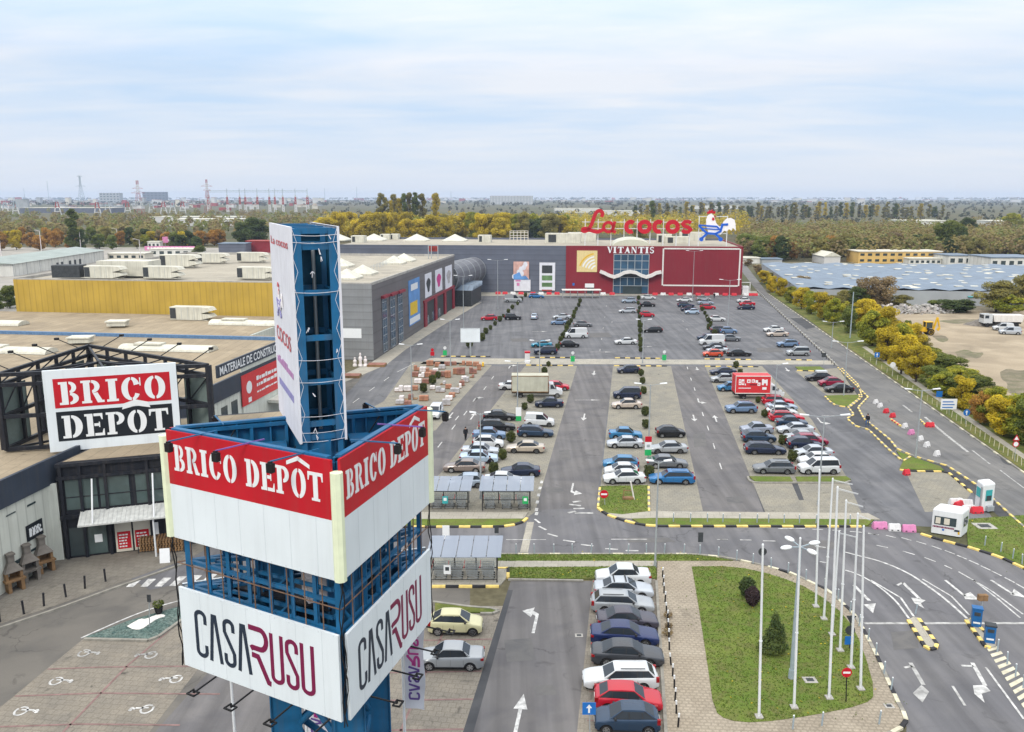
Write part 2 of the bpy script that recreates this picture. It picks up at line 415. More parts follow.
ground_mat('forecourt',[(.165,.150,.130),(.140,.130,.115),(.19,.175,.15)],[.1,.4],brick=(.6,.6,.03),rot=8,grain=12,bump=.2,stain=.4)
ground_mat('yard_grey',[(.28,.265,.24),(.24,.23,.21),(.31,.29,.26)],[.04,.15],grain=5,bump=.2)
ground_mat('roof_felt',[(.262,.215,.152),(.212,.175,.128),(.302,.25,.178)],[.06,.22],brick=(9,1.3,.05),rot=90,grain=5,grain_amt=.1,bump=.2,stain=.35)
ground_mat('roof_felt_far',[(.31,.285,.235),(.26,.242,.205),(.35,.32,.265)],[.05,.2],brick=(12,2.2,.06),rot=0,grain=3,grain_amt=.1,bump=.1,stain=.1)
ground_mat('pebbles_teal',[(.075,.115,.105),(.12,.155,.14),(.045,.075,.072)],[.8,3],grain=9,grain_amt=.6,bump=1)
ground_mat('pebbles_white',[(.6,.58,.56),(.5,.48,.46),(.66,.64,.62)],[.8,3],grain=9,grain_amt=.3,bump=1)
leaf_mat('leaf_yellow',(.32,.25,.024),(.50,.39,.026),(.64,.50,.030))
leaf_mat('leaf_gold',(.27,.225,.028),(.44,.345,.030),(.56,.43,.032))
leaf_mat('leaf_lime',(.14,.175,.024),(.27,.28,.028),(.42,.38,.030))
leaf_mat('leaf_green',(.070,.100,.024),(.115,.148,.030),(.165,.19,.038))
leaf_mat('leaf_dark',(.040,.066,.024),(.066,.096,.028),(.10,.125,.032))
leaf_mat('leaf_brown',(.17,.125,.075),(.24,.175,.09),(.28,.21,.10))
leaf_mat('leaf_orange',(.26,.135,.04),(.38,.20,.045),(.46,.28,.05))
leaf_mat('leaf_olive',(.17,.155,.05),(.23,.205,.054),(.30,.255,.06))
leaf_mat('leaf_purple',(.035,.022,.028),(.05,.032,.038),(.07,.045,.045))
leaf_mat('leaf_boxwood',(.045,.062,.018),(.080,.098,.024),(.13,.135,.03))
# ------------------------------------------------------------------ sky, light, air
W = bpy.data.worlds.new('World'); SC.world = W; W.use_nodes = True
N = W.node_tree.nodes; L = W.node_tree.links
SUN_EL,SUN_AZ = 38,200                 # azimuth measured clockwise from +Y
sky = N.new('ShaderNodeTexSky'); sky.sky_type = 'NISHITA'; sky.sun_disc = False; sky.sun_elevation = R(SUN_EL); sky.sun_rotation = R(SUN_AZ); sky.air_density = 1; sky.dust_density = 1.5
bg = N['Background']; bg.inputs[1].default_value = .10; L.new(sky.outputs[0],bg.inputs[0])
tc = N.new('ShaderNodeTexCoord'); sx = N.new('ShaderNodeSeparateXYZ'); L.new(tc.outputs['Generated'],sx.inputs[0])
def wm(op,a,b=None,clamp=False):
    n = N.new('ShaderNodeMath'); n.operation = op; n.use_clamp = clamp
    for i,x in enumerate((a,b)):
        if x is None: continue
        if isinstance(x,(int,float)): n.inputs[i].default_value = x
        else: L.new(x,n.inputs[i])
    return n.outputs[0]
zc = wm('MAXIMUM',sx.outputs[2],0.0)
den = wm('ADD',zc,.10)
cx = N.new('ShaderNodeCombineXYZ'); L.new(wm('DIVIDE',sx.outputs[0],den),cx.inputs[0]); L.new(wm('DIVIDE',sx.outputs[1],den),cx.inputs[1])
def wnoise(s,d,dist,sc=(1,1,1),loc=(0,0,0)):
    mp = N.new('ShaderNodeMapping'); mp.inputs['Scale'].default_value = sc; mp.inputs['Location'].default_value = loc; mp.inputs['Rotation'].default_value = (0,0,R(12)); L.new(cx.outputs[0],mp.inputs[0])
    n = N.new('ShaderNodeTexNoise'); n.inputs['Scale'].default_value = s; n.inputs['Detail'].default_value = d; n.inputs['Distortion'].default_value = dist; n.inputs['Roughness'].default_value = .55; L.new(mp.outputs[0],n.inputs['Vector']); return n.outputs['Fac']
def wr(x,a,b,c,d):
    n = N.new('ShaderNodeMapRange'); n.inputs[1].default_value = a; n.inputs[2].default_value = b; n.inputs[3].default_value = c; n.inputs[4].default_value = d; L.new(x,n.inputs[0]); return n.outputs[0]
n1 = wnoise(.55,8,.5,(.6,1,1),(3.1,1.7,0)); n2 = wnoise(2.6,6,.4,(.45,1,1),(7,2,0))
cl = wm('ADD',wm('MULTIPLY',n1,.7),wm('MULTIPLY',n2,.3))
ramp = N.new('ShaderNodeMix'); ramp.data_type = 'RGBA'
L.new(wr(cl,.40,.62,0,1),ramp.inputs[0])
ramp.inputs[6].default_value = (.485,.615,.785,1); ramp.inputs[7].default_value = (.705,.73,.785,1)
hor = N.new('ShaderNodeMix'); hor.data_type = 'RGBA'     # paler, greyer band just over the horizon
L.new(wr(zc,0,.10,1,0),hor.inputs[0]); L.new(ramp.outputs[2],hor.inputs[6]); hor.inputs[7].default_value = (.64,.68,.76,1)
zen = N.new('ShaderNodeMix'); zen.data_type = 'RGBA'; L.new(wr(zc,.24,.5,0,1),zen.inputs[0]); L.new(hor.outputs[2],zen.inputs[6]); zen.inputs[7].default_value = (.715,.72,.72,1)
bg2 = N.new('ShaderNodeBackground'); L.new(zen.outputs[2],bg2.inputs[0]); L.new(wr(zc,.13,1.0,1.0,3.2),bg2.inputs[1])
ms = N.new('ShaderNodeMixShader'); ms.inputs[0].default_value = .92
L.new(bg.outputs[0],ms.inputs[1]); L.new(bg2.outputs[0],ms.inputs[2]); L.new(ms.outputs[0],N['World Output'].inputs[0])
sd = bpy.data.lights.new('sun','SUN'); sd.energy = 1.5; sd.angle = R(14); sd.color = (1,.93,.82)
sun = bpy.data.objects.new('sun',sd); COL.objects.link(sun); sun.location = (0,0,120)
sdir = Vector((math.sin(R(SUN_AZ))*math.cos(R(SUN_EL)),math.cos(R(SUN_AZ))*math.cos(R(SUN_EL)),math.sin(R(SUN_EL))))
sun.rotation_euler = sdir.to_track_quat('Z','Y').to_euler()
vs = SC.view_settings; vs.view_transform = 'Standard'; vs.look = 'None'; vs.exposure = 0.32; vs.gamma = 1; vs.use_curve_mapping = False
SC.render.engine = 'CYCLES'
SC.cycles.max_bounces = 6; SC.cycles.volume_bounces = 1; SC.cycles.diffuse_bounces = 4; SC.cycles.glossy_bounces = 3; SC.cycles.transmission_bounces = 4; SC.cycles.transparent_max_bounces = 12
SC.cycles.use_denoising = True; SC.cycles.caustics_reflective = False; SC.cycles.caustics_refractive = False
# air
HZ = (-7000,-200,-1.2,7000,9300,75)
mb = MB(); mb.box(((HZ[0]+HZ[3])/2,(HZ[1]+HZ[4])/2,(HZ[2]+HZ[5])/2),(HZ[3]-HZ[0],HZ[4]-HZ[1],HZ[5]-HZ[2]))
hm = bpy.data.materials.new('haze_air'); hm.use_nodes = True; hn = hm.node_tree.nodes; hn.remove(hn['Principled BSDF'])
pv = hn.new('ShaderNodeVolumePrincipled'); pv.inputs['Color'].default_value = (.52,.64,.86,1); pv.inputs['Density'].default_value = .000085; pv.inputs['Anisotropy'].default_value = .0
hm.node_tree.links.new(pv.outputs[0],hn['Material Output'].inputs['Volume'])
tag(mb.build('haze',hm),kind='stuff')
# ------------------------------------------------------------------ ground sheets
def sheet(name,px,z,m,world=False):
    mb = MB(); mb.sheet([G(u,v,z) for u,v in px] if not world else [(x,y,z) for x,y in px]); return struct(mb,name,m)
def island(name,px,h,m,z0=0.0):
    mb = MB(); mb.prism([G(u,v,h) for u,v in px],z0,h); return struct(mb,name,m)
def gl(u732,v): return 632 + (u732-632) * (v-197) / 535     # point at row v of a lane line that leaves the frame at u732
def resample(pts,step):
    out = [Vector(pts[0])]; acc = 0
    for a,b in zip(pts[:-1],pts[1:]):
        a = Vector(a); b = Vector(b); L_ = (b-a).length; t = step - acc
        while t <= L_: out.append(a+(b-a)*(t/L_)); t += step
        acc = L_ - (t-step)
    return out
def smooth_px(px,n=2):
    for _ in range(n):
        q = [px[0]]
        for a,b in zip(px[:-1],px[1:]): q += [(a[0]*.75+b[0]*.25,a[1]*.75+b[1]*.25),(a[0]*.25+b[0]*.75,a[1]*.25+b[1]*.75)]
        px = q + [px[-1]]
    return px

mb = MB(); mb.sheet([(-6900,-150,0),(6900,-150,0),(6900,9200,0),(-6900,9200,0)]); struct(mb,'ground','field')
sheet('left_forecourt',[(-300,900),(-300,640),(0,560),(150,480),(300,400),(391,349),(470,302),(520,330),(470,470),(470,600),(460,900)],.004,'asphalt_left')
sheet('parking_lot',[(452,292.4),(757,291),(838,366),(872,428),(976,492),(1000,530),(870,524),(430,525),(300,525),(300,440),(391,349)],.008,'asphalt_lot')
for a,b,c,d in ((410,503,366,520),):
    pass
sheet('parking_lane',[(487,366),(525,366),(430,492),(300,520),(380,437)],.012,'asphalt_lane')
sheet('parking_lane',[(576,366),(613,366),(596,508),(600,524),(520,524),(536,510)],.012,'asphalt_lane')
sheet('parking_lane',[(671,366),(704.5,366),(769,519),(702,519)],.012,'asphalt_lane')
sheet('parking_bays',[(525,366),(577,366),(535,512),(528,517),(300,517),(400,500),(440,474)],.016,'pavers_stall')
sheet('parking_bays',[(613,366),(671,366),(703,511),(598,511)],.016,'pavers_stall')
sheet('parking_bays',[(705,366),(762,366),(812,420),(846,476),(862,514),(766,514),(748,471)],.016,'pavers_stall')
sheet('parking_bays',[(838,368),(795,371),(822,392),(842,404),(858,396)],.013,'pavers_stall')
sheet('parking_bays',[(905,470),(945,471),(972,492),(960,510),(925,512)],.016,'pavers_stall')
sheet('cross_aisle',[(430,358),(838,360.5),(838,364.5),(420,364)],.016,'concrete_walk')
sheet('storage_yard',[(438,361),(492,365),(456,405),(436,430),(330,470),(340,425),(384,401),(412,362)],.016,'pavers_stall')
sheet('mall_walkway',[(455,307),(482,302),(440,327),(405,350),(386,365),(345,382),(330,380),(372,362)],.02,'concrete_walk')
sheet('mall_forecourt',[(452,292.2),(757,291),(760,295.2),(452,296)],.014,'concrete_walk')
sheet('street',smooth_px([(100,560),(300,526),(433,526),(500,526),(530,510),(598,508),(604,513),(622,520),(645,525),(868,525.5),(922,533),(950,541),(1000,556),(1060,585),(1200,660),(1300,900),(980,900),(905,760),(907,717),(877,655),(854,613),(829,590),(791,572),(746,560.5),(700,554),(500,553.5),(300,556),(150,590)],1),.013,'asphalt_street')
RP = [(868,396.5),(858,407),(864,418),(890,439),(897,448),(912,455),(947,465),(975,483),(995,500),(1017,520),(1080,575)]
sheet('side_road',[(736,264),(745,264),(768,293.5),(909,391.5),(1024,472),(1200,596),(1200,700)]+RP[::-1]+[(838,366),(757,291)],.017,'asphalt_road')
INN = [(842,368),(858,384),(862,396),(848,406.5),(854,414),(847,418),(856,425.6),(868,428.5),(889,449),(903,460.6),(912,455)]
sheet('foot_path',[(838,366),(868,396.5),(858,407),(864,418),(890,439),(897,448),(894,451.5),(868,429),(856,425.6),(847,418),(854,414),(848,406.5),(859,397)],.021,'asphalt_dark')
sheet('foot_path',[(912,455),(947,465),(975,483),(1017,520),(1030,545),(972,492),(944,470)],.021,'asphalt_dark')
def lane_strip(name,ua,ub,v0,v1,z,m): return sheet(name,[(gl(ua,v0),v0),(gl(ub,v0),v0),(gl(ub,v1),v1),(gl(ua,v1),v1)],z,m)
sheet('disabled_bays',[(85,637.5),(153,639),(186,616),(205,660),(gl(155,780),780),(gl(155,900),900),(-300,900),(-120,780),(3,705)],.012,'pavers_left')
lane_strip('parking_lane',155,330,610,900,.010,'asphalt_lane')
lane_strip('parking_bays',335,463,606,900,.012,'pavers_left')
lane_strip('parking_lane',463,577,581,900,.016,'asphalt_lane')
lane_strip('parking_bays',577,664,579,900,.014,'pavers_left')
sheet('store_forecourt',[(-150,690),(0,624),(60,604),(110,586),(190,558),(290,505),(290,420),(150,549),(62,558),(0,600),(-150,680)],.02,'forecourt')
# raised islands, lawns, pavements
island('lawn',[(300,519.5),(524,518.5),(517,523),(500,525.4),(300,525.5)],.11,'grass')
island('lawn',[(632,518.5),(655,517.8),(874,519.3),(868,525),(660,524.8),(640,523.3)],.11,'grass')
island('footway',[(300,512),(528,512),(524,518.4),(300,519.4)],.10,'concrete_walk')
island('footway',[(606,512.5),(650,511),(868,513),(880,519.2),(655,517.7),(632,518.4),(618,517)],.10,'concrete_walk')
island('lawn',[(600,486),(648,485),(648.5,511),(622,514),(606,512.4),(598,507)],.12,'grass')
island('lawn',[(497,554),(690,554),(712,556.5),(733,560),(700,560.6),(497,560.6)],.11,'grass')
island('footway',[(300,557),(496.8,554),(496.8,560.7),(657,560.7),(656,566),(508,567),(506,578),(500,585),(300,590)],.10,'concrete_walk')
island('lawn',[(508.3,567.2),(655.7,566.2),(657,577.5),(590,578.5),(510,577.5)],.11,'grass')
lawn = smooth_px([(691.8,566.4),(735,566),(777,575.4),(814,590.5),(848,617.4),(863,647.6),(876,694),(864.8,704),(814,714.8),(757,722.5),(727,720),(714,710),(708.6,671),(696.8,594),(691.8,566.4)],1)[:-1]
island('footway',[(657.5,560.8),(735,560.8),(768,566.6),(810,581.6),(828,590.5),(853,613.5),(876,655),(905.5,717),(894,731),(880,780),(gl(667,780),780),(gl(667,580),580)],.10,'pavers_walk')
island('lawn',lawn,.13,'grass')
island('lawn',[(966,519),(1024,515),(1120,560),(1120,625),(1031,569),(1000,555.3),(968,545.3)],.11,'grass')
island('lawn',[(795,366.5),(820,366.3),(825,369.5),(800,370.5)],.11,'grass')
island('lawn',[(825,395.4),(858,394.6),(859,398.5),(848,406),(836,404.6)],.11,'grass')
island('lawn',[(899.5,468.5),(903,461),(896.5,450.5),(912,456.5),(940,466),(944,470)],.11,'grass')
island('lawn',[(749,476),(790,476.5),(793,481.2),(755,481)],.11,'grass')
island('lawn',[(795.5,476.5),(846,476),(851,479),(847,481.3),(797.5,481.3)],.11,'grass')
island('lawn',[(435,601.5),(470,606.5),(497,608.5),(497,612),(470,612),(435,610)],.11,'grass_verge')
island('pebble_bed',[(85,637),(153,638.6),(186,615.5),(215,598),(182,605.5),(130,620)],.08,'pebbles_teal')
island('pebble_bed',smooth_px([(127,626),(134,629.5),(142,629),(150,623),(158,618),(166,616),(163,614),(155,615),(146,619),(140,618.5),(132,623),(127,626)],1)[:-1],.11,'pebbles_white',.081)
sheet('verge',[(769.5,293),(910.5,390.6),(1024,470.6),(1200,594),(1200,545),(1024,436),(925,370),(800,292)],.03,'grass_verge')
sheet('verge_path',[(862,347),(866,346),(926,387),(1024,454),(1200,572),(1200,583),(1024,459),(924,391)],.034,'concrete_walk')
sheet('dirt_yard',smooth_px([(885,312.5),(950,311),(1040,309),(1250,318),(1250,470),(1040,430),(1000,408),(962,385),(940,366),(925,345),(908,325)],1),.012,'dirt_yard')
for px in ([(1000,372),(1008,368),(1019,371),(1030,369),(1045,376),(1060,388),(1066,405),(1050,410),(1032,402),(1022,404),(1014,395),(1006,391),(1008,383),(1001,379)],[(938,321),(950,319.4),(972,319),(990,320.2),(984,324.5),(968,323),(955,324),(946,322.6)],[(955,352),(966,349),(975,353),(985,352),(979,359),(968,357),(960,360)],[(932,336),(944,335),(950,340),(941,343)],[(985,396),(994,393),(1003,400),(1012,409),(1000,406)]):
    sheet('dirt_patch',smooth_px(px+px[:1],1)[:-1],.016,'dirt_dark')
for u,v,w,h in ((565,455,6,9),(555,490,10,5),(700,440,7,12),(735,500,9,6),(470,430,8,7),(520,650,16,20),(545,690,12,9),(650,540,26,4),(820,545,18,8),(905,640,14,16),(770,350,14,4),(600,335,12,4),(520,340,10,3)):
    sheet('tarmac_patch',[(u-w,v-h*.5),(u+w*.7,v-h*.6),(u+w,v+h*.5),(u-w*.8,v+h*.6)],.0225,'asphalt_patch')
sheet('tarmac_patch',[(845,345),(862,345),(880,358),(868,360)],.021,'asphalt_dark')
sheet('tarmac_patch',[(790,318),(806,318),(818,327),(806,329)],.021,'asphalt_dark')
sheet('tarmac_patch',[(726,410),(728.5,410),(768,513),(764,513)],.0145,'asphalt_dark')
sheet('tarmac_patch',[(791,481.5),(797,481.5),(804,500),(799,500)],.0185,'asphalt_dark')
sheet('tarmac_patch',smooth_px([(1000,458),(1010,458),(1014,466),(1004,464),(1000,458)],2)[:-1],.021,'asphalt_dark')
sheet('tarmac_patch',[(gl(463,590),590),(gl(470,590),590),(gl(474,760),760),(gl(463,760),760)],.0185,'asphalt_dark')

# ------------------------------------------------------------------ kerbs
def kerb(px,cols,seg=1.0,w=.22,h=.15,world=None,name='kerb',z0=0.0):
    pts = [G(u,v,h) for u,v in px] if world is None else [Vector(p) for p in world]
    pts = resample(pts,seg)
    mb = MB()
    for i,(a,b) in enumerate(zip(pts[:-1],pts[1:])):
        d = (b-a); d.z = 0
        if d.length < .05: continue
        mb.box(((a.x+b.x)/2,(a.y+b.y)/2,(h+z0)/2),(d.length-.012,w,h-z0),math.atan2(d.y,d.x),i % len(cols))
    if mb.v: return struct(mb,name,cols)
YB = ['kerb_yellow','kerb_black']; YW = ['kerb_yellow','kerb_stone']; WB = ['kerb_white','kerb_black','kerb_white','kerb_stone']; ST = ['kerb_stone']
kerb([(300,526),(433,526),(502,525.8),(518,523.3),(526,519.5),(528.5,515)],YB,1.05,.28)
kerb([(598,507),(605,513),(621,519),(641,524),(660,525.3),(868,525.6)],YB,1.05,.28)
kerb([(598,506),(600,486)],YW,.8); kerb([(648.6,486),(649,511)],YW,.8)
kerb([(921,533),(932,536.5),(950,541.5),(968,546),(1000,556),(1030,570),(1090,605)],YB,1.0,.28)
kerb([(497,553.3),(690,553.3),(720,556),(746,560.5),(768,565.8)],['kerb_stone','kerb_stone','kerb_white'],.9,.22)
kerb([(768,565.8),(791,572),(810,581),(829,590),(854,613),(864,630),(877,655),(887,677.5),(898.6,702.5),(907,717),(904,725),(893,731),(880,737)],WB,.9,.25)
kerb(RP[:1]+RP[1:],YW,.8); kerb([(838,367)]+[(846,375),(868,396.5)],YW,.8)
kerb(INN[:1]+INN[1:],YW,.8)
kerb([(825,395.8),(830,401),(836,405),(848,406.6)],YW,.8); kerb([(859,394),(860,398.5),(849,407)],YW,.8)
kerb([(899.7,469),(910,470.3),(944.5,470.8),(949,472.3),(972,492)],YB,.9,.25)
for a in ([(441,355.8),(491,356.2)],[(530,357),(578,357.2)],[(615,357.4),(663,358)],[(704.6,358.5),(753,359.2)],[(785.7,359.2),(815,359.8)],[(526,364.7),(577,365.1)],[(614,365.2),(670,365.7)],[(705,365.8),(760,366.3)],[(797,370),(827,371)]):
    kerb(a,YB,.95,.3)
kerb([(432,585.5),(502,585.5)],YB,1.05,.28); kerb([(498,567.5),(508,567),(508,579)],YB,.9,.25)
kerb([(768,293.3),(909,391.4),(1024,472),(1200,596)],['kerb_stone','kerb_stone','kerb_white'],1.2,.22)
kerb([(508,578.6),(588,580),(590,577)],ST,1.0); kerb([(gl(666,580),580),(gl(666,800),800)],ST,1.0,.2)
kerb([(748,476),(749,481),(755,482),(847,482),(853,479)],ST,1.0); kerb([(84,638),(153,639.5),(186,616)],ST,.9)
kerb([(757,291),(838,366)],ST,1.2,.3)
kerb([(433,601),(470,606),(499,608),(499,612.6),(470,612.6)],ST,.9)
kerb([(0,627),(60,607),(112,588),(192,560)],ST,.9,.2)
kerb([(gl(722,590),590),(gl(725,690),690)],ST,.9,.12,.12)
# ------------------------------------------------------------------ painted markings
def ribbon3(mb,pts,w,z=None,m=0):
    pts = [Vector(p) for p in pts]; n = len(pts); vs = []
    for i,p in enumerate(pts):
        d = (pts[min(i+1,n-1)]-pts[max(i-1,0)]); d.z = 0; d.normalize()
        s = Vector((-d.y,d.x,0)) * (w/2); vs += [p+s,p-s]
    mb.add(vs,[(2*i,2*i+1,2*i+3,2*i+2) for i in range(n-1)],m)
ZM = .030
MK = MB(); MW = MB(); MR = MB()
def line(px,w=.14,mb=None,z=ZM):
    if len(px) > 3: px = smooth_px(px,3)
    ribbon3(mb or MK,[G(u,v,z) for u,v in px],w)
def dash(u,v,L_,ang,w=.13,mb=None):
    p = G(u,v,ZM); d = Vector((math.cos(ang),math.sin(ang),0)) * (L_/2); ribbon3(mb or MK,[p-d,p+d],w)
LA = math.atan2(LANE.y,LANE.x)
def arrow(u,v,ang,L_=4.0,bend=0,mb=None,w=.2):
    mb = mb or MK; p = G(u,v,ZM); d = Vector((math.cos(ang),math.sin(ang),0)); s = Vector((-d.y,d.x,0))
    P = lambda a,b: p + d * a + s * b
    if not bend:
        mb.sheet([P(-L_/2,w/2),P(-L_/2,-w/2),P(L_*.12,-w/2),P(L_*.12,-.42),P(L_/2,0),P(L_*.12,.42),P(L_*.12,w/2)])
    else:
        b = bend
        mb.sheet([P(-L_/2,w/2),P(-L_/2,-w/2),P(L_*.25,-w/2),P(L_*.36,b*.35),P(L_*.5,b*.30),P(L_*.33,b*1.15),P(L_*.1,b*.42),P(L_*.22,b*.35),P(L_*.16,w/2)])
arrow(519.3,714,LA,4.2,w=.22); arrow(536,620,LA,3.8,1,w=.22)
arrow(584,417,LA+PI,3.8); arrow(594,373,LA+PI,3.8); arrow(572,489,LA+PI,3.8,1)
arrow(450,416,LA+PI,4); arrow(473,416,LA,4); arrow(475,399,LA,3.4,-1,MW); arrow(510,366.5,LA,3.4,-1)
arrow(694,418,LA+PI,3.6); arrow(715.5,418.5,LA,3.6); arrow(698.5,401,LA+PI,3.2,1); arrow(697,368.6,LA+PI,2.6)
arrow(540,331.5,0.1,3.6); arrow(602,352,0,5,w=.3,mb=MW); arrow(588,400,0,4,mb=MW); arrow(646,321,0,3,mb=MW); arrow(820,421,LA+PI,3.6,1); dash(828,415.5,1.8,0)
arrow(787,369.5,LA+PI,3.5); arrow(645.5,346.5,0,3,mb=MW)
[dash(u,v,l,a,.35,MW) for u,v,l,a in ((577,501.5,.9,.3),(575,505,1.2,-.3),(579,508.5,1.1,.1),(572,512,.9,.5),(584,513,1.8,0))]
line([(925,417),(945,434),(968,452)],.35,MW); line([(972,450),(990,464)],.2,MW); line([(903,405),(912,412)],.3,MW); line([(1000,470),(1024,488)],.15,MW)
for u,v in ((465.4,413),(453.6,427),(440,444.5),(492.6,377.7),(485,388),(457,418)): dash(u,v,2.4,LA)
for u,v in ((687.5,368),(691,379),(694.6,389),(702.8,414),(708,428),(714,446),(720.6,466)): dash(u,v,2.3,LA)
for u,v in ((541.6,482),(540,488),(538.6,495),(537.4,502),(536.5,509.5),(536.5,513.6)): dash(u,v,.8,LA,.3)
for (u,v,a) in ((537.4,521,2.0),(542.5,528,2.2),(552.6,535,2.5),(569,541,2.75),(587,545.2,2.85),(611.5,549,3.0),(632,550.6,3.1)): dash(u,v,1.1,a,.22)
line([(506,539.6),(546,539.6)],.1); line([(611,539.2),(647,539.2)],.12); line([(717,539.4),(728,539.5)],.12)
sheet('crossing_band',[(527,522),(534,522),(528,552),(520,552)],ZM-.006,'concrete_walk')
for x0,x1,y0,y1 in ((60,45,357,357),): pass
for u0,v0,u1,v1 in ((720,539.3,728,539.3),(740,539.8,751.6,540),(763,540.8,775.6,541),(778,528.5,805,528.5),(812,529.2,823,529.5),(832,530.1,841,530.5),(850,531.4,862,532.3),(868,533.4,879,534.8),(814.7,546,826,547.5),(819.7,561.6,828,562.8),(876.5,545.2,888,547.6),(902.6,551,914.7,554.6),(924.5,557.4,935.7,561.6),(944.3,565.2,952,568.8)):
    line([(u0,v0),(u1,v1)],.13)
for zx,zy in ((115,385),(222,400),(315,415),(405,438),(497,467),(577,495),(650,525),(722,556),(793,590),(858,622),(937,662),(1005,700)):
    u = 854 + zx / 6.02; v = 470 + zy / 6.02; s = .15 + .4 * (zx/1000)
    line([(u-5,v-5*s),(u+5,v+5*s)],.14)
Q = lambda x,y: (854+x/4.818,580+y/4.818)
line([(845,552),(858,555.5),(882,561.4),(909,573)]+[Q(350,25),Q(440,90),Q(545,185)],.2)
line([Q(330,-5),Q(470,78),Q(555,168)],.14)
line([(845,570),(858,574),Q(100,15),Q(200,95),Q(265,185)],.16); line([Q(80,0),Q(225,85),Q(288,175)],.16)
line([(958.6,571.7),(990,589.6),Q(700,80),Q(815,165)],.14); line([Q(575,0),Q(690,88),Q(800,182)],.14)
line([Q(440,0),Q(535,78)],.22); line([Q(660,0),Q(770,70)],.22)
MK.sheet([G(*Q(528,70),ZM),G(*Q(560,58),ZM),G(*Q(602,95),ZM),G(*Q(535,92),ZM)]); MK.sheet([G(*Q(760,68),ZM),G(*Q(770,42),ZM),G(*Q(835,88),ZM),G(*Q(752,70),ZM)])
line([Q(235,12),Q(318,92)],.26); line([Q(208,25),Q(236,12)],.2); MK.sheet([G(*Q(275,85),ZM),G(*Q(312,88),ZM),G(*Q(345,98),ZM),G(*Q(322,112),ZM),G(*Q(340,138),ZM),G(*Q(292,112),ZM)])
line([Q(0,25),Q(75,100)],.26); MK.sheet([G(*Q(46,118),ZM),G(*Q(105,112),ZM),G(*Q(92,160),ZM)])
line([Q(272,398),Q(335,505)],.26,MW); line([Q(243,422),Q(280,414)],.2,MW); MW.sheet([G(*Q(283,545),ZM),G(*Q(325,505),ZM),G(*Q(362,538),ZM),G(*Q(330,590),ZM)])
line([Q(570,398),Q(632,508)],.26); line([Q(517,412),Q(575,414)],.2); MK.sheet([G(*Q(573,508),ZM),G(*Q(630,505),ZM),G(*Q(658,535),ZM),G(*Q(615,548),ZM),G(*Q(630,592),ZM),G(*Q(580,548),ZM)])
line([Q(475,510),Q(535,605)],.16,MW); line([Q(635,420),Q(819,670)],.14); line([Q(48,208),Q(830,208)],.3,MW)
line([(81,638),(100,629.5),(125,618.5),(150,609),(175,601.5),(200,596)],.16)
for k in range(6):
    a = 126 + 14.3 * k; MK.sheet([G(a,587-k*.3,ZM),G(a+7,587-k*.3,ZM),G(a+15+k,580-k*1.2,ZM),G(a+7+k,580-k*1.2,ZM)])
# wheelchair signs painted on the bays
def wheelchair(u,v,s,mb,flip=1,rz=0.0):
    p = G(u,v,ZM); co,si = math.cos(rz),math.sin(rz)
    T = lambda x,y: p + Vector((x*co-y*si,x*si+y*co,0)) * s
    ring = [T(flip*(.35*math.cos(t)),.42*math.sin(t)) for t in [2.5+2*PI*i/20 for i in range(20)]]
    ribbon3(mb,ring,.13); ribbon3(mb,[T(flip*-.05,.15),T(flip*.45,.12),T(flip*.75,.1)],.15); ribbon3(mb,[T(flip*.72,-.02),T(flip*.95,.14),T(flip*1.05,.02)],.14)
    mb.sheet([T(flip*(.98+.12*math.cos(t)),-.1+.12*math.sin(t)) for t in [2*PI*i/10 for i in range(10)]])
for u,v,f,mb_ in ((84,653,1,MW),(56,681,1,MK),(21,711,1,MK),(176,679,-1,MK),(147,709,-1,MK),(151,655,-1,MW)): wheelchair(u,v,.98,mb_,f)
for px in ([(48,669),(100,667),(200,666)],[(15,696),(100,693),(220,694)],[(-10,727),(80,724),(180,725)],[(172,628),(128,665),(60,735)],[(gl(335,640),641),(gl(463,640),639)],[(gl(335,672),673),(gl(463,672),671)],[(gl(335,700),701),(gl(463,700),699)],[(gl(335,730),731),(gl(463,730),729)],[(gl(400,620),620),(gl(400,760),760)]):
    line(px,.14,MR,.026)
for k in range(11): line([(gl(586,590+k*14.5),590+k*14.5),(gl(664,590+k*14.5),589.5+k*14.5)],.1,MR,.026)
line([(441,361.5),(372,362)],.1,MW); line([(415,363),(397,372)],.14); 
for u,v in ((386.5,379),(372,389),(356,400.5)): dash(u,v,3.0,LA)
for k in range(5): dash(600+k*1.6,350-k*11,2.2,LA,mb=MW)
for u,v in ((612,322),(683,321),(687,329),(752,334),(742,334),(760,322),(757,342)): dash(u,v,2.4,LA if u<700 else 0,mb=MW)
struct(MK,'road_markings','paint_white'); struct(MW,'road_markings','paint_worn'); struct(MR,'bay_lines','paint_red')
# striped ramp and booth islands at the car park entrance
island('traffic_island',[Q(262,190),Q(288,176),Q(312,182),Q(400,308),Q(388,332),Q(348,326)],.11,'concrete_walk')
kerb([Q(262,190),Q(348,326),Q(388,333),Q(402,308),Q(312,182)],YB,.6,.25)
island('traffic_island',[Q(540,192),Q(565,182),Q(684,300),Q(684,318),Q(640,326)],.11,'concrete_walk')
kerb([Q(540,190),Q(640,324),Q(684,320)],YB,.6,.25); kerb([Q(565,182),Q(684,300)],YB,.6,.25)
hm_ = MB()
a0,a1,b0,b1 = G(*Q(640,330),ZM),G(*Q(870,700),ZM),G(*Q(688,318),ZM),G(*Q(950,640),ZM)
for k in range(12):
    t0,t1 = k / 12,(k+.55) / 12
    hm_.sheet([a0.lerp(a1,t0),b0.lerp(b1,t0),b0.lerp(b1,t1),a0.lerp(a1,t1)])
struct(hm_,'road_markings','kerb_white')
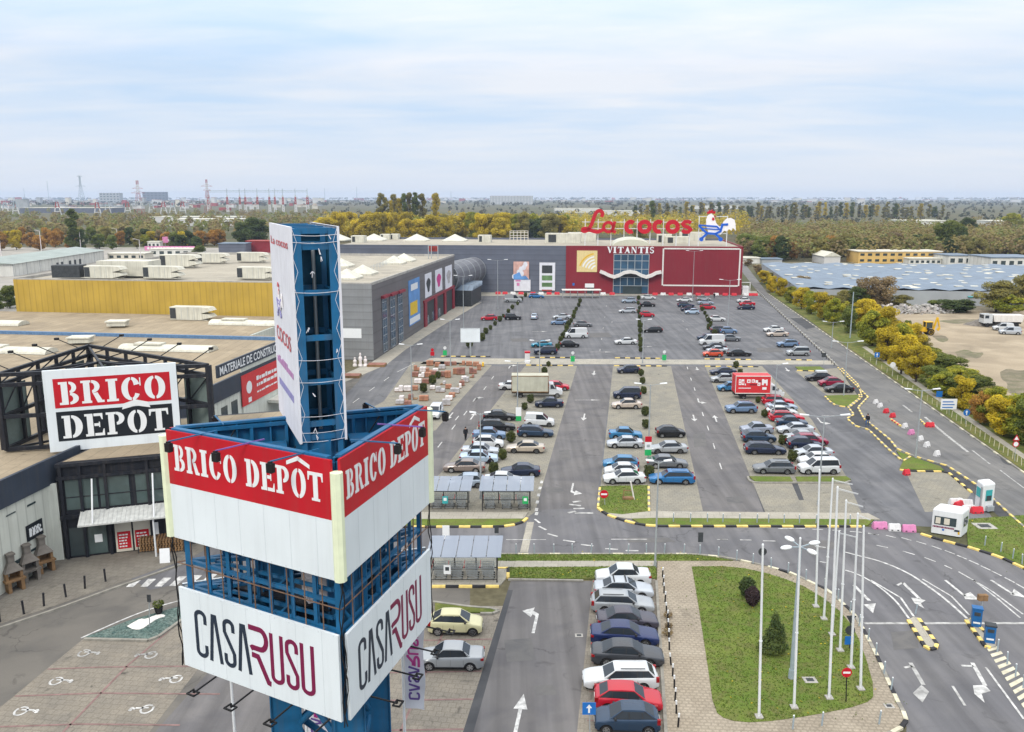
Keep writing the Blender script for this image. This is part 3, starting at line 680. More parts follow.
# ------------------------------------------------------------------ lettering
def arc(cx,cy,rx,ry,a0,a1,n=14):
    return [(cx+rx*math.cos(R(a0+(a1-a0)*i/n)),cy+ry*math.sin(R(a0+(a1-a0)*i/n))) for i in range(n+1)]
def ringseg(cx,cy,rx,ry,ix,iy,a0,a1,n=14): return arc(cx,cy,rx,ry,a0,a1,n) + arc(cx,cy,ix,iy,a1,a0,n)
def rect(x0,y0,x1,y1): return [(x0,y0),(x1,y0),(x1,y1),(x0,y1)]
def stem(x,w,l=.09,r=.09,h=.10):
    p = [(x-l,0),(x+w+r,0),(x+w+r,h),(x+w,h),(x+w,1-h),(x+w+r,1-h),(x+w+r,1),(x-l,1),(x-l,1-h),(x,1-h),(x,h),(x-l,h)]
    q = []
    for a in p:
        if not q or abs(a[0]-q[-1][0]) + abs(a[1]-q[-1][1]) > 1e-6: q.append(a)
    return q
SLAB = {
 'I': ([stem(.10,.27)],.50),
 'B': ([stem(.10,.24,.09,0.0001),ringseg(.40,.745,.27,.255,.09,.15,90,-86),ringseg(.40,.26,.33,.26,.12,.15,86,-90)],.78),
 'R': ([stem(.10,.24,.09,.05),ringseg(.42,.72,.30,.28,.10,.16,90,-90),[(.44,.43),(.62,.45),(.78,.10),(.86,.10),(.86,0),(.60,0)]],.90),
 'C': ([ringseg(.42,.5,.38,.52,.13,.40,92,268),ringseg(.44,.5,.34,.52,.10,.40,88,22),[(.755,.62),(.80,.62),(.80,.98),(.755,.98)],ringseg(.44,.5,.34,.52,.14,.40,-30,-88)],.86),
 'O': ([ringseg(.42,.5,.39,.52,.13,.40,93,267),ringseg(.46,.5,.39,.52,.13,.40,87,-87)],.90),
 'D': ([stem(.10,.25,.09,0.0001),ringseg(.40,.5,.44,.50,.15,.38,90,-90)],.88),
 'E': ([stem(.10,.25,.09,0.0001),[(.39,.88),(.66,.88),(.72,.72),(.76,.72),(.76,1),(.39,1)],[(.39,.44),(.58,.44),(.58,.38),(.63,.38),(.63,.62),(.58,.62),(.58,.56),(.39,.56)],[(.39,0),(.80,0),(.80,.30),(.76,.30),(.70,.12),(.39,.12)]],.84),
 'P': ([stem(.10,.25,.09,.08),ringseg(.44,.71,.34,.29,.11,.17,90,-90)],.82),
 'T': ([stem(.31,.25,.0001,.0001),rect(.21,0,.305,.09),rect(.565,0,.66,.09),[(.02,.70),(.07,.70),(.12,.88),(.305,.88),(.305,1),(.02,1)],[(.565,.88),(.75,.88),(.80,.70),(.85,.70),(.85,1),(.565,1)]],.87),
 'V': ([[(.0,1),(.34,1),(.34,.93),(.28,.93),(.47,.30),(.62,.93),(.55,.93),(.55,1),(.78,1),(.78,.93),(.72,.93),(.46,0),(.36,0),(.07,.93),(.0,.93)]],.74),
 'A': ([[(.0,0),(.22,0),(.22,.07),(.17,.07),(.23,.26),(.49,.26),(.54,.07),(.46,.07),(.46,0),(.80,0),(.80,.07),(.74,.07),(.46,1),(.36,1),(.09,.07),(.0,.07)]],.80),
 'N': ([[(.0,0),(.24,0),(.24,.07),(.16,.07),(.16,.78),(.60,0),(.72,0),(.72,.93),(.80,.93),(.80,1),(.56,1),(.56,.93),(.64,.93),(.64,.33),(.28,1),(.0,1),(.0,.93),(.08,.93),(.08,.07),(.0,.07)]],.86),
 'S': ([ringseg(.32,.73,.28,.29,.13,.17,15,270),ringseg(.30,.28,.30,.29,.14,.17,89,-165)],.66),
}
def slab_width(t,gap=.05): return sum((.38 if c == ' ' else SLAB[c][1])+gap for c in t) - gap
def slab(mb,t,o,ax,ay,d,width,height,m=0,gap=.05):
    """slab-serif stencil text: o = lower left corner, ax / ay unit vectors"""
    s = width / slab_width(t,gap); x = 0; pos = []
    for c in t:
        if c == ' ': x += .38 + gap; continue
        for P in SLAB[c][0]: mb.plate([((p[0]+x)*s,p[1]*height) for p in P],o,ax,ay,d,m)
        pos.append((c,x*s,SLAB[c][1]*s)); x += SLAB[c][1] + gap
    return pos
def rib2(pts,w):
    """flat ribbon outline (2D) with mitred joints"""
    n = len(pts); l = []; r = []
    for i in range(n):
        a = Vector(pts[max(i-1,0)]); b = Vector(pts[i]); c = Vector(pts[min(i+1,n-1)])
        d1 = (b-a).normalized() if i else (c-b).normalized(); d2 = (c-b).normalized() if i < n - 1 else d1
        t = (d1+d2).normalized(); nrm = Vector((-t.y,t.x)); k = (w/2) / max(.45,nrm.dot(Vector((-d1.y,d1.x))))
        l.append(tuple(b+nrm*k)); r.append(tuple(b-nrm*k))
    return l,r
def ribbon_plate(mb,pts,w,o,ax,ay,d,m=0):
    l,r = rib2(pts,w); o = Vector(o); ax = Vector(ax); ay = Vector(ay); d = Vector(d); n = len(l)
    f = lambda p,k: o + ax * p[0] + ay * p[1] + d * k
    vs = [f(p,1) for p in l] + [f(p,1) for p in r] + [f(p,0) for p in l] + [f(p,0) for p in r]
    fs = []
    for i in range(n-1):
        fs += [(i,n+i,n+i+1,i+1),(2*n+i,i,i+1,2*n+i+1),(n+i,3*n+i,3*n+i+1,n+i+1)]
    fs += [(0,2*n,3*n,n),(n-1,2*n-1,4*n-1,3*n-1)]
    if ax.cross(ay).dot(d) < 0: fs = [tuple(reversed(x)) for x in fs]
    mb.add(vs,fs,m)
CASA = {  # tall condensed strokes, height 1
 'C': ([[(.30,.72),(.30,.86)]+arc(.165,.86,.135,.10,0,180,8)[1:]+[(.03,.14)]+arc(.165,.14,.135,.10,180,360,8)[1:]+[(.30,.28)]],.33),
 'A': ([[(.02,0),(.13,.955),(.20,.955),(.33,0)]],.35),
 'S': ([[(.29,.74),(.29,.86)]+arc(.165,.86,.125,.10,0,180,8)[1:]+[(.04,.72),(.29,.30),(.29,.14)]+arc(.165,.14,.125,.10,0,-180,8)[1:]+[(.04,.27)]],.33),
 'U': ([[(.03,1),(.03,.14)]+arc(.165,.14,.135,.10,180,360,8)[1:]+[(.30,1)]],.33)}
def casarusu(mn,mw,o,ax,ay,d,width,height):
    tot = .33 + .35 + .33 + .35 + .62 + .33 + .33 + .33 + 7 * .075
    s = width / tot; x = 0; w = .088
    S = lambda P: [((p[0]+x)*s,p[1]*height) for p in P]
    for c in 'CASA':
        for P in CASA[c][0]: ribbon_plate(mn,S(P),w*s*1.05,o,ax,ay,d)
        x += CASA[c][1] + .075
    ribbon_plate(mw,S([(-.09,.99),(.22,.99)]+arc(.22,.79,.17,.20,90,-90,10)[1:]+[(.0,.59),(-.05,.56)]),w*s*1.3,o,ax,ay,d)
    ribbon_plate(mw,S([(-.03,.44),(.14,.43),(.40,-.04),(.47,-.05)]),w*s*1.3,o,ax,ay,d)
    x += .50
    for c in 'USU':
        for P in CASA[c][0]: ribbon_plate(mw,S(P),w*s*1.05,o,ax,ay,d)
        x += CASA[c][1] + .075
def font_text(name,t,m,o,ax,ay,width,height,depth,parent,bold=.02):
    """plain sans lettering from the built-in font, turned into a mesh and fitted into width x height"""
    cu = bpy.data.curves.new(name,'FONT'); cu.body = t; cu.offset = bold; cu.resolution_u = 3
    ob = bpy.data.objects.new(name,cu); COL.objects.link(ob)
    bpy.context.view_layer.update(); me = bpy.data.meshes.new_from_object(ob.evaluated_get(bpy.context.evaluated_depsgraph_get()))
    bpy.data.objects.remove(ob); xs = [v.co.x for v in me.vertices]; ys = [v.co.y for v in me.vertices]
    x0,x1,y0,y1 = min(xs),max(xs),min(ys),max(ys); mb = MB()
    o = Vector(o); ax = Vector(ax); ay = Vector(ay); n = Vector(ax).cross(Vector(ay)) * depth
    vs = [o+ax*((v.co.x-x0)/(x1-x0)*width)+ay*((v.co.y-y0)/(y1-y0)*height)+n for v in me.vertices]
    mb.add(vs,[tuple(p.vertices) for p in me.polygons]); bpy.data.meshes.remove(me); bpy.data.curves.remove(cu)
    return mb.build(name,m,parent)
def emblem(o,ax,ay,d,s,parent,red='letter_red',blue='cart_blue'):
    """white rooster riding in a blue shopping cart, unit square scaled by s"""
    body = MB(); comb = MB(); cart = MB()
    S = lambda P: [(p[0]*s,p[1]*s) for p in P]
    body.plate(S([(.26,.50),(.25,.70),(.30,.84),(.40,.90),(.48,.84),(.52,.74),(.58,.58),(.68,.48),(.78,.50),(.80,.62),(.90,.73),(1.04,.76),(1.16,.70),(1.20,.56),(1.22,.34),(1.12,.44),(1.08,.34),(1.00,.40),(.94,.32),(.84,.34),(.74,.22),(.36,.22)]),o,ax,ay,d)
    comb.plate(S([(.28,.88),(.26,.95),(.31,.96),(.33,1.02),(.38,.99),(.44,1.03),(.46,.97),(.54,.97),(.52,.88),(.44,.91),(.36,.90)]),o,ax,ay,Vector(d)*1.15)
    comb.plate(S([(.45,.78),(.50,.76),(.52,.70),(.47,.66),(.43,.71)]),o,ax,ay,Vector(d)*1.3)
    comb.plate(S([(.49,.84),(.58,.80),(.50,.79)]),o,ax,ay,Vector(d)*1.15)
    for P,w in (([(.02,.52),(.60,.48),(.72,.36)],.05),([(.02,.52),(.16,.36),(.30,.26),(.56,.24),(.72,.32),(.78,.54),(.96,.55)],.07),([(.30,.25),(.14,.10)],.07),([(.56,.24),(.72,.10)],.07),([(.12,.42),(.66,.38)],.035)):
        ribbon_plate(cart,S(P),w*s,o,ax,ay,Vector(d)*1.6)
    for c in ((.12,.06),(.74,.06)): cart.plate(S(arc(c[0],c[1],.07,.07,0,340,12)),o,ax,ay,Vector(d)*1.6)
    body.build('rooster','rooster_white',parent); comb.build('comb',red,parent); cart.build('cart',blue,parent)

# ------------------------------------------------------------------ advertising pylon
ZT,ZR,ZW,ZL,ZB = 21.4,19.28,17.1,15.04,11.7
PL,PF,PR = G(167,428.5,ZT),G(335,459.8,ZT),G(425,405.5,ZT)
PL.z = PF.z = PR.z = 0
pc = (PL+PF+PR) / 3
pyl = thing('advertising_pylon','blue steel three sided advertising tower with stacked sign panels, nearest to the camera','advertising tower',(pc.x,pc.y,0))
UP = Vector((0,0,1))
st = MB()
def at(p,z): return Vector((p.x,p.y,z))
# columns and bracing
cols = [Vector((-9.3,31.5,0)),Vector((-6.45,30.1,0)),Vector((-5.9,32.8,0))]
for k,c in enumerate(cols):
    cm = MB(); cm.box((c.x,c.y,10.3),(1.1,1.25,20.6),.3); 
    for sx_ in (-1,1):
        cm.box((c.x+sx_*.58*math.cos(.3),c.y+sx_*.58*math.sin(.3),10.3),(.05,1.42,20.6),.3)
    cm.box((c.x,c.y,.2),(2.2,2.2,.4),.3); cm.build('column','blue_steel',pyl)
for z0,z1 in ((1.5,5.5),(5.5,9.5),(8.2,11.6),(17.2,20.5)):
    for a,b in ((0,1),(1,2),(2,0)):
        st.tube(at(cols[a],z0),at(cols[b],z1),.14); st.tube(at(cols[b],z0),at(cols[a],z1),.14)
CN = [PL,PF,PR]
def inset(p,k): return p + (pc-p).normalized() * k
for z in (11.9,13.4,14.95,16.05,17.2,19.2,21.25):
    for a,b in ((0,1),(1,2),(2,0)):
        st.bar(at(inset(CN[a],.45),z),at(inset(CN[b],.45),z),.14,.14)
    if z in (14.95,16.05,17.2,11.9,19.2):
        for a in range(3):
            st.bar(at(inset(CN[a],.45),z),at(cols[a],z),.16,.16)
            st.bar(at(inset(CN[a],1.5),z),at(inset(CN[(a+1) % 3],1.5),z),.12,.12)
for a,b in ((0,1),(1,2),(2,0)):
    A,B = inset(CN[a],.45),inset(CN[b],.45); n_ = 7
    for i in range(n_):
        p = A.lerp(B,i/n_); st.bar(at(p,11.75),at(p,21.2),.13 if i % n_ else .2,.13 if i % n_ else .2)
    A2,B2 = inset(CN[a],1.5),inset(CN[b],1.5)
    for i in range(4):
        p = A2.lerp(B2,(i+.5)/4); q = A.lerp(B,(i+.5)/4)
        for z in (14.95,16.05,17.2): st.bar(at(p,z),at(q,z),.1,.1)
        st.bar(at(p,14.95),at(p,17.2),.12,.12)
st.build('frame','blue_steel',pyl)
rods = MB()
sides = []
for a,b in ((0,1),(1,2),(2,0)):
    A,B = CN[a],CN[b]; ax = (B-A).normalized(); n_ = Vector((ax.y,-ax.x,0))
    if n_.dot(A-pc) < 0: n_ = -n_
    sides.append((A,B,ax,n_,(B-A).length))
    Ls = (B-A).length
    for i in range(1,10):
        p = A + ax * (Ls*i/10) + n_ * .02; rods.tube(at(p,ZL),at(p,ZW),.024,n=6)
    rods.bar(at(A,16.0)+n_*.02,at(B,16.0)+n_*.02,.03,.035)
rods.build('rods','rust_rod',pyl)
def panel(A,ax,n_,Ls,z0,z1,m,e0=.09,e1=.09,th=.10,name='sign_panel',off=.04):
    mb = MB(); mb.plate(rect(e0,z0,Ls-e1,z1),A+n_*off,ax,UP,n_*th); return mb.build(name,m,pyl)
for i,(A,B,ax,n_,Ls) in enumerate(sides):
    up = panel(A,ax,n_,Ls,ZW,ZR,'sign_white'); rd = panel(A,ax,n_,Ls,ZR+.003,ZT,'sign_red'); lo = panel(A,ax,n_,Ls,ZB,ZL,'sign_white')
    sm_ = MB()
    for z0_,z1_ in ((ZW,ZR),(ZB,ZL)):
        x_ = 1.22
        while x_ < Ls - .3: sm_.plate(rect(x_,z0_+.01,x_+.016,z1_-.01),A+n_*.14,ax,UP,n_*.004); x_ += 1.22
    for k in range(12):
        for z_ in (ZW+.06,ZB+.06,ZL-.06): sm_.plate(rect(.3+(Ls-.6)*k/11,z_-.02,.34+(Ls-.6)*k/11,z_+.02),A+n_*.14,ax,UP,n_*.006)
    sm_.build('panel_seams','seam_grey',pyl)
    bk = MB()                                                       # blue sheet backs with ribs
    bk.plate(rect(.35,ZW+.02,Ls-.35,ZT-.03),A-n_*.06,ax,UP,n_*.08); bk.plate(rect(.35,ZB+.02,Ls-.35,ZL-.02),A-n_*.06,ax,UP,n_*.08)
    for k in range(1,8):
        p = A + ax * (Ls*k/8) - n_ * .13; bk.bar(at(p,ZW),at(p,ZT-.05),.06,.14)
    bk.bar(at(A+ax*.3-n_*.05,ZT+.03),at(B-ax*.3-n_*.05,ZT+.03),.22,.09); bk.build('panel_backing','blue_steel',pyl)
    o = A + n_ * .14 + UP * (ZR+.58)
    lt = MB(); pos = slab(lt,'BRICO DEPOT',o+ax*.42,ax,UP,n_*.012,Ls-.85,1.02)
    ox = [x for x in pos if x[0] == 'O'][-1]; xc = ox[1] + ox[2] * .5
    lt.plate([(xc-.52,1.10),(xc,1.32),(xc+.52,1.10),(xc+.52,1.24),(xc,1.48),(xc-.52,1.24)],o+ax*.42,ax,UP,n_*.012)
    lt.build('lettering','letter_white',pyl)
    mn,mw = MB(),MB(); casarusu(mn,mw,A+n_*.14+ax*(Ls*.11)+UP*(ZB+.62),ax,UP,n_*.012,Ls*.78,2.0)
    mn.build('lettering','letter_navy',pyl); mw.build('lettering','letter_wine',pyl)
    # flood lamps on arms
    for t in ((.26,.55,.86) if i != 2 else (.2,.5,.8)):
        p = at(A+ax*(Ls*t),ZT+.08); q = p + n_ * 1.25 - ax * (.55 if i == 0 else-.25) + UP * -.05
        ar = MB(); ar.bar(p-n_*.5,q,.045,.045); ar.build('lamp_arm','blue_steel' if t != .55 else 'purple_cable',pyl)
        lm = MB(); lm.box(q-UP*.22,(.24,.18,.32),math.atan2(ax.y,ax.x)); lm.bar(q-UP*.1,q,.16,.06); lm.box(q-UP*.22-n_*.10,(.18,.05,.26),math.atan2(ax.y,ax.x)); lm.build('floodlight','black_plastic',pyl)
    for t in (.22,.46,.70,.92):
        p = at(A+ax*(Ls*t),ZB-.02); q = p + n_ * 1.2 - UP * .12
        ar = MB(); ar.bar(p-n_*.3,q,.05,.05)
        for k in (-1,1): ar.bar(q+ax*.18*k-n_*.1,q+ax*.18*k+n_*.16,.05,.05)
        ar.bar(q-ax*.2+n_*.16,q+ax*.2+n_*.16,.06,.05); ar.bar(q-ax*.2-n_*.1,q+ax*.2-n_*.1,.05,.05); ar.bar(q,q+UP*.16,.06,.06); ar.build('floodlight','black_plastic',pyl)
# rounded cream light strips on the corners, cables below them
for k,(P,z1) in enumerate(((PL,21.15),(PF,21.0),(PR,21.25))):
    o_ = (P-pc).normalized(); c = P + o_ * .12; cs = MB()
    cs.tube(at(c,ZW+.02),at(c,z1),.22,n=8); cs.build('corner_light','cream',pyl,smooth=25)
    cb = MB(); tv = Vector((-o_.y,o_.x,0))
    for j in range(2):
        pts = [at(c,ZW+.05)+tv*(.12*(j-.5))]
        for s_ in range(1,13): pts.append(at(P+o_*(.12+.05*math.sin(s_*1.7+j))+tv*(.10*math.sin(s_*.9+j*2)),ZW-s_*.46))
        for a_,b_ in zip(pts[:-1],pts[1:]): cb.tube(a_,b_,.024,n=6)
    cb.build('cables','black_plastic',pyl)
cbx = MB(); cbx.box((pc.x+.3,pc.y-.9,ZL+.55),(1.3,.9,1.0),.5); cbx.box((pc.x+.3,pc.y-.9,ZL+1.08),(1.4,1.0,.06),.5); cbx.build('equipment_cabinet','wrap_white',pyl)
pf = MB(); pf.prism([inset(PL,2.2),inset(PF,2.2),inset(PR,2.2)],ZL-.18,ZL-.08); pf.build('platform','dark_steel',pyl)
cab = MB()
for s0 in range(3):
    A,B,ax,n_,Ls = sides[s0]
    for k in range(3):
        p = at(A+ax*(Ls*(.2+.28*k))-n_*.3,ZT-.2); q = p + ax * 1.6 - UP * (1.2+.3*k); r_ = (p+q) / 2 - UP * .4 - n_ * .3
        cab.tube(p,r_,.025,n=5); cab.tube(r_,q,.025,n=5)
cab.build('cables','black_plastic',pyl)
# slim double-sided sign standing on top
q0 = G(301,442.5,21.35); q1 = G(346.3,438.3,21.35); q2 = G(280.4,408.8,21.35)
lv = (q2-q0); lv.z = 0; SL = lv.length; lv.normalize(); wv = Vector((lv.y,-lv.x,0)); SW = (q1-q0).dot(wv)
o0 = Vector((q0.x,q0.y,0)); ZS0,ZS1 = 21.35,HT(at(q0,0),227.5)
def sp(a,b,z): return o0 + wv * a + lv * b + UP * z
fr = MB()
for a in (.16,SW-.16):
    for b in (.1,SL*.36,SL*.68,SL-.1): fr.bar(sp(a,b,ZS0-3.5 if b == .1 else ZS0),sp(a,b,ZS1-.05),.2,.2)
zs = [ZS0+.12,ZS0+.62,ZS0+2.15,ZS0+3.75,ZS0+5.35,ZS0+6.95,ZS1-.12]
for z in zs:
    for b in (.1,SL*.36,SL*.68,SL-.1): fr.bar(sp(.16,b,z),sp(SW-.16,b,z),.14,.2)
    for a in (.16,SW-.16): fr.bar(sp(a,.1,z),sp(a,SL-.1,z),.12,.12)
for z0,z1 in zip(zs[1:-1],zs[2:]):
    fr.bar(sp(.3,SL*.36,z0),sp(SW-.3,SL*.68,z1),.08,.08)
fr.bar(sp(SW/2,.5,17),sp(SW/2,.5,ZS0),.9,.9); fr.bar(sp(SW/2,SL*.6,17),sp(SW/2,SL*.6,ZS0),.9,.9)
fr.build('frame','blue_steel',pyl)
fr = MB()
for a in (.18,SW-.18): fr.plate(rect(a-.16,ZS0,a+.16,ZS1-.05),o0-lv*.01,wv,UP,lv*-.02)
fr.build('front_post','blue_steel',pyl)
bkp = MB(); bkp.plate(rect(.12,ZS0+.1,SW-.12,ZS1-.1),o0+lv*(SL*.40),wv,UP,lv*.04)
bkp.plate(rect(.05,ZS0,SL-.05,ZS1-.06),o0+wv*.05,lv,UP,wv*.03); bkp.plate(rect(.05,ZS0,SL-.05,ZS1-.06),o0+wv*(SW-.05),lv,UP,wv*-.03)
bkp.build('panel_backing','blue_inside_shade',pyl)
gp = MB(); gp.tube(sp(SW*.62,SL*.3,ZS0),sp(SW*.62,SL*.3,ZS1-.6),.07); gp.build('mast','grey_steel',pyl)
for s_,oo in ((-1,sp(.045,0,0)),(1,sp(SW-.045,0,0))):
    pn = MB(); pn.plate(rect(-.06,ZS0-.05,SL+.06,ZS1+.02),oo,lv,UP,wv*(.09*s_)); pn.build('sign_panel','cloth_white',pyl)
# left face artwork (read from outside: ax runs towards the camera)
ao = sp(-.055,SL,0); aax = -lv; an = -wv
H_ = ZS1 - ZS0
def art(name,t,m,x,z,w,h): font_text(name,t,m,ao+aax*(x*SL)+UP*(ZS0+z*H_),aax,UP,w*SL,h*H_,.012,pyl,.015)
art('lettering','La cocos','faded_red',.08,.90,.84,.04)
art('lettering','COCOS','faded_red',.14,.41,.70,.075)
emblem(ao+aax*(SL*.26)+UP*(ZS0+.54*H_)+an*.012,aax,UP,an*.02,H_*.17,pyl,'faded_red','faded_violet')
for (x0,z0,x1,z1,m_) in ((.10,.285,.9,.325,'faded_lilac'),(.14,.165,.86,.215,'faded_violet')):
    bm_ = MB(); k = 9; rr = random.Random(int(z0*100))
    for j in range(k):
        a = x0 + (x1-x0) * j / k; b = a + (x1-x0) / k * .72
        bm_.plate(rect(a*SL,ZS0+z0*H_,b*SL,ZS0+(z0+(z1-z0)*rr.choice((.7,.7,1)))*H_),ao+an*.0,aax,UP,an*.012)
    bm_.build('lettering',m_,pyl)
rp = MB(); rr = random.Random(3)                                     # white lacing ropes
for a in (.02,SW-.02):
    k = 15; pts = []
    for j in range(k+1):
        z = ZS0 + H_ * j / k; pts.append(sp(a+(.0 if j % 2 else (.16 if a<.5 else-.16)),-.03-.02*(j % 2),z))
    for p,q in zip(pts[:-1],pts[1:]): rp.tube(p,q,.009,n=5,caps=False)
for z in (ZS0+.02,ZS0+.35,ZS0+.95,ZS0+2.2,ZS0+3.0,ZS0+5.4,ZS1-.5,ZS1-.25):
    pts = [sp(.02+(SW-.04)*j/6,-.05,z-.05*math.sin(PI*j/6)) for j in range(7)]
    for p,q in zip(pts[:-1],pts[1:]): rp.tube(p,q,.010,n=5,caps=False)
for j in range(9):
    a = .15 + (SW-.3) * rr.random(); z = ZS0 + H_ * rr.random(); p = sp(a,-.05,z)
    for q in range(3): rp.tube(p,p+Vector((rr.uniform(-.1,.1),0,-rr.uniform(.05,.22))),.013,n=5)
rp.build('lacing_rope','cloth_white',pyl)

# banner flagpoles beside the pylon
def banner_pole(u,v,X,D,top,txt,label):
    t = thing('banner_pole',label,'flagpole',(X,D,0),0,'banner poles beside the advertising tower')
    mb = MB(); mb.tube((X,D,0),(X,D,top),.075,.06,12); mb.tube((X,D,top),(X,D,top+.1),.08,.02,10); mb.bar((X,D,top-.2),(X+.95,D-.1,top-.2),.04); mb.build('pole','white_paint',t,smooth=40)
    w,h = .98,5.2; fl = MB(); nx,nz = 6,26; vs = []
    for j in range(nz+1):
        for i in range(nx+1):
            x = .08 + w * i / nx; z = top - .25 - h * j / nz
            vs.append((X+x+.05*math.sin(j*.45)*(i/nx),D-.1*(i/nx)+.10*math.sin(j*.5+i*.5)*(i/nx),z))
    fl.add(vs,[(j*(nx+1)+i,(j+1)*(nx+1)+i,(j+1)*(nx+1)+i+1,j*(nx+1)+i+1) for j in range(nz) for i in range(nx)])
    f = fl.build('banner','cloth_white',t,smooth=80)
    mn,mw = MB(),MB(); casarusu(mn,mw,Vector((X+.30,D-.22,top-.9-3.9)),UP,Vector((-1,.1,0)).normalized()*-1,Vector((0,-.012,0)),3.9,.52)
    mn.build('lettering','banner_purple',t); mw.build('lettering','banner_pink',t)
banner_pole(0,0,-5.35,38.0,10.6,'','white flagpole with long vertical banner just right of the advertising tower')
banner_pole(0,0,-10.4,38.6,7.4,'','white flagpole with banner partly hidden behind the legs of the advertising tower')
t_ = thing('banner_pole','bare white flagpole rising below the left panel of the advertising tower','flagpole',(-13.9,38.2,0),0,'banner poles beside the advertising tower')
mb = MB(); mb.tube((-13.9,38.2,0),(-13.9,38.2,9.2),.075,.06,12); mb.build('pole','white_paint',t_,smooth=40)
# ------------------------------------------------------------------ helpers for upright faces
PERP = Vector((LANE.y,-LANE.x,0))
def on(u,v,o,ax):
    """(distance along ax, height) of the point of the upright plane through o seen at u, v"""
    d = ray(u,v); n = Vector((ax.y,-ax.x,0)); t = (o-Vector((0,0,0))).dot(n) / d.dot(n)
    p = Vector((0,0,HC)) + d * t
    return ((p-o).dot(ax),p.z)
def prect(mb,o,ax,n,x0,z0,x1,z1,th=.05,off=.0,m=0): mb.plate(rect(x0,z0,x1,z1),o+n*off,ax,UP,n*th,m)

# ------------------------------------------------------------------ DIY store, lower left
S1 = G(62,556.5); S1.z = 0
SE = S1 + LANE * 66; SN = S1 - LANE * 45
SF = -PERP
HS = 8.65
store = thing('hardware_store','low hardware store with tan felt roof, white walls and dark glazed entrance','store',(S1.x,S1.y,0))
bd = MB(); FPX = [SN,SE,SE+SF*13,SE+SF*13+LANE*21.3,SE+SF*120+LANE*21.3,SN+SF*120]; bd.prism(FPX,0,HS-.5,0); bd.build('wall','clad_white',store)
rf = MB(); rf.sheet([at(q+SF*.3,HS-.45) for q in FPX]); rf.build('roof','roof_felt',store)
nv = MB(); nv.box(at(S1+LANE*10.5,7.72)+PERP*.06,(111,.3,2.2),LA); nv.build('parapet','wall_navy',store)
wt = MB(); prect(wt,SN,LANE,PERP,80,0.02,111,9.35,.12,.04); wt.build('tall_wall','wall_white',store)
rl = MB(); rl.box(at(S1+SF*60+LANE*62,HS-.2),(118,.5,.5),math.atan2(PERP.y,PERP.x)); rl.build('gutter','roof_blueline',store)
sl = MB()
for u,v,w,n_ in ((-5,322,11,1),(250,322,14,1),(10,349,13,1),(168,347,14,1)):
    p = G(u,v,HS); k = 8; sl = MB()
    for i in range(k):
        a0,a1 = PI * i / k,PI * (i+1) / k; hw = 1.5
        q = [p+PERP*(-w/2)+LANE*(hw*math.cos(a0))+UP*(.75*math.sin(a0)-.4),p+PERP*(w/2)+LANE*(hw*math.cos(a0))+UP*(.75*math.sin(a0)-.4),p+PERP*(w/2)+LANE*(hw*math.cos(a1))+UP*(.75*math.sin(a1)-.4),p+PERP*(-w/2)+LANE*(hw*math.cos(a1))+UP*(.75*math.sin(a1)-.4)]
        sl.add(q,[(0,1,2,3)])
    sl.add([p+PERP*(w/2)+LANE*(1.5*math.cos(PI*i/k))+UP*(.75*math.sin(PI*i/k)-.4) for i in range(k+1)],[tuple(range(k+1))])
    sl.box(p+PERP*(-w*.2)+UP*.45,(w*.3,1.6,.25),math.atan2(PERP.y,PERP.x)); sl.build('skylight','roof_white',store)
for u,v in ((81,341),(118,324.5)): vt = MB(); p = G(u,v,HS); vt.box(p+UP*.2,(3.0,2.2,.7),.1); vt.box(p+UP*.62,(3.4,2.6,.2),.1); vt.build('roof_hatch','roof_white',store)
# wall openings left of the entrance
def wwin(u0,v0,u1,v1,m='glass_dark',nm='window',th=.04):
    a = on(u0,v0,S1,LANE); b = on(u1,v1,S1,LANE); f = MB(); x0,x1 = sorted((a[0],b[0])); z0,z1 = sorted((a[1],b[1]))
    prect(f,S1,LANE,PERP,x0,z0,x1,z1,th,.01); return f.build(nm,m,store)
for q in ((6,517,15,511),(27,507,35,501),(11,567,20,558),(31,552,39,545)): wwin(*q)
for q in ((206,431,213,414),(222,423,227,405),(232,417,237,399),(192,440,199,424)): wwin(*q)
wwin(27,542,41,518,'sign_black','notice_board',.08)
nb = MB()
a = on(27,542,S1,LANE); b = on(41,518,S1,LANE); rr = random.Random(5)
for j in range(4):
    z = min(a[1],b[1]) + .3 + j * (abs(b[1]-a[1])-.5) / 4; x = a[0] + .25
    while x < b[0] - .35: w = rr.uniform(.12,.35); prect(nb,S1,LANE,PERP,x,z,x+w,z+(.2 if j<3 else .1),.01,.095); x += w + .1
nb.build('lettering','letter_white',store)
# canopy letters and red banner on the tall wall
bt = MB(); b0 = on(215,371,S1,LANE)[0]; prect(bt,S1,LANE,PERP,b0,9.4,b0+37,10.85,.25,.06); bt.build('fascia','wall_navy',store)
font_text('lettering','MATERIALE DE CONSTRUCTII','letter_white',S1+LANE*(b0+.5)+UP*9.6+PERP*.32,LANE,UP,17.6,1.05,.01,store,.02)
rb = MB(); b1 = on(240,390,S1,LANE)[0]; prect(rb,S1,LANE,PERP,b1,4.5,b1+17,8.4,.1,.17); rb.build('banner','ad_red',store)
rt = MB(); rr = random.Random(9)
for j,(z,h) in enumerate(((7.0,.55),(6.2,.5),(5.4,.25))):
    x = b1 + 4.2
    while x < b1 + 12: w = rr.uniform(.3,1.1); prect(rt,S1,LANE,PERP,x,z,x+w,z+h*rr.choice((.75,1)),.01,.275); x += w + .18
rt.plate([(b1+2+.8*math.cos(t),6.6+.8*math.sin(t)) for t in [2*PI*i/14 for i in range(14)]],S1+PERP*.275,LANE,UP,PERP*.01); prect(rt,S1,LANE,PERP,b1+1.6,4.7,b1+2.5,5.3,.01,.275)
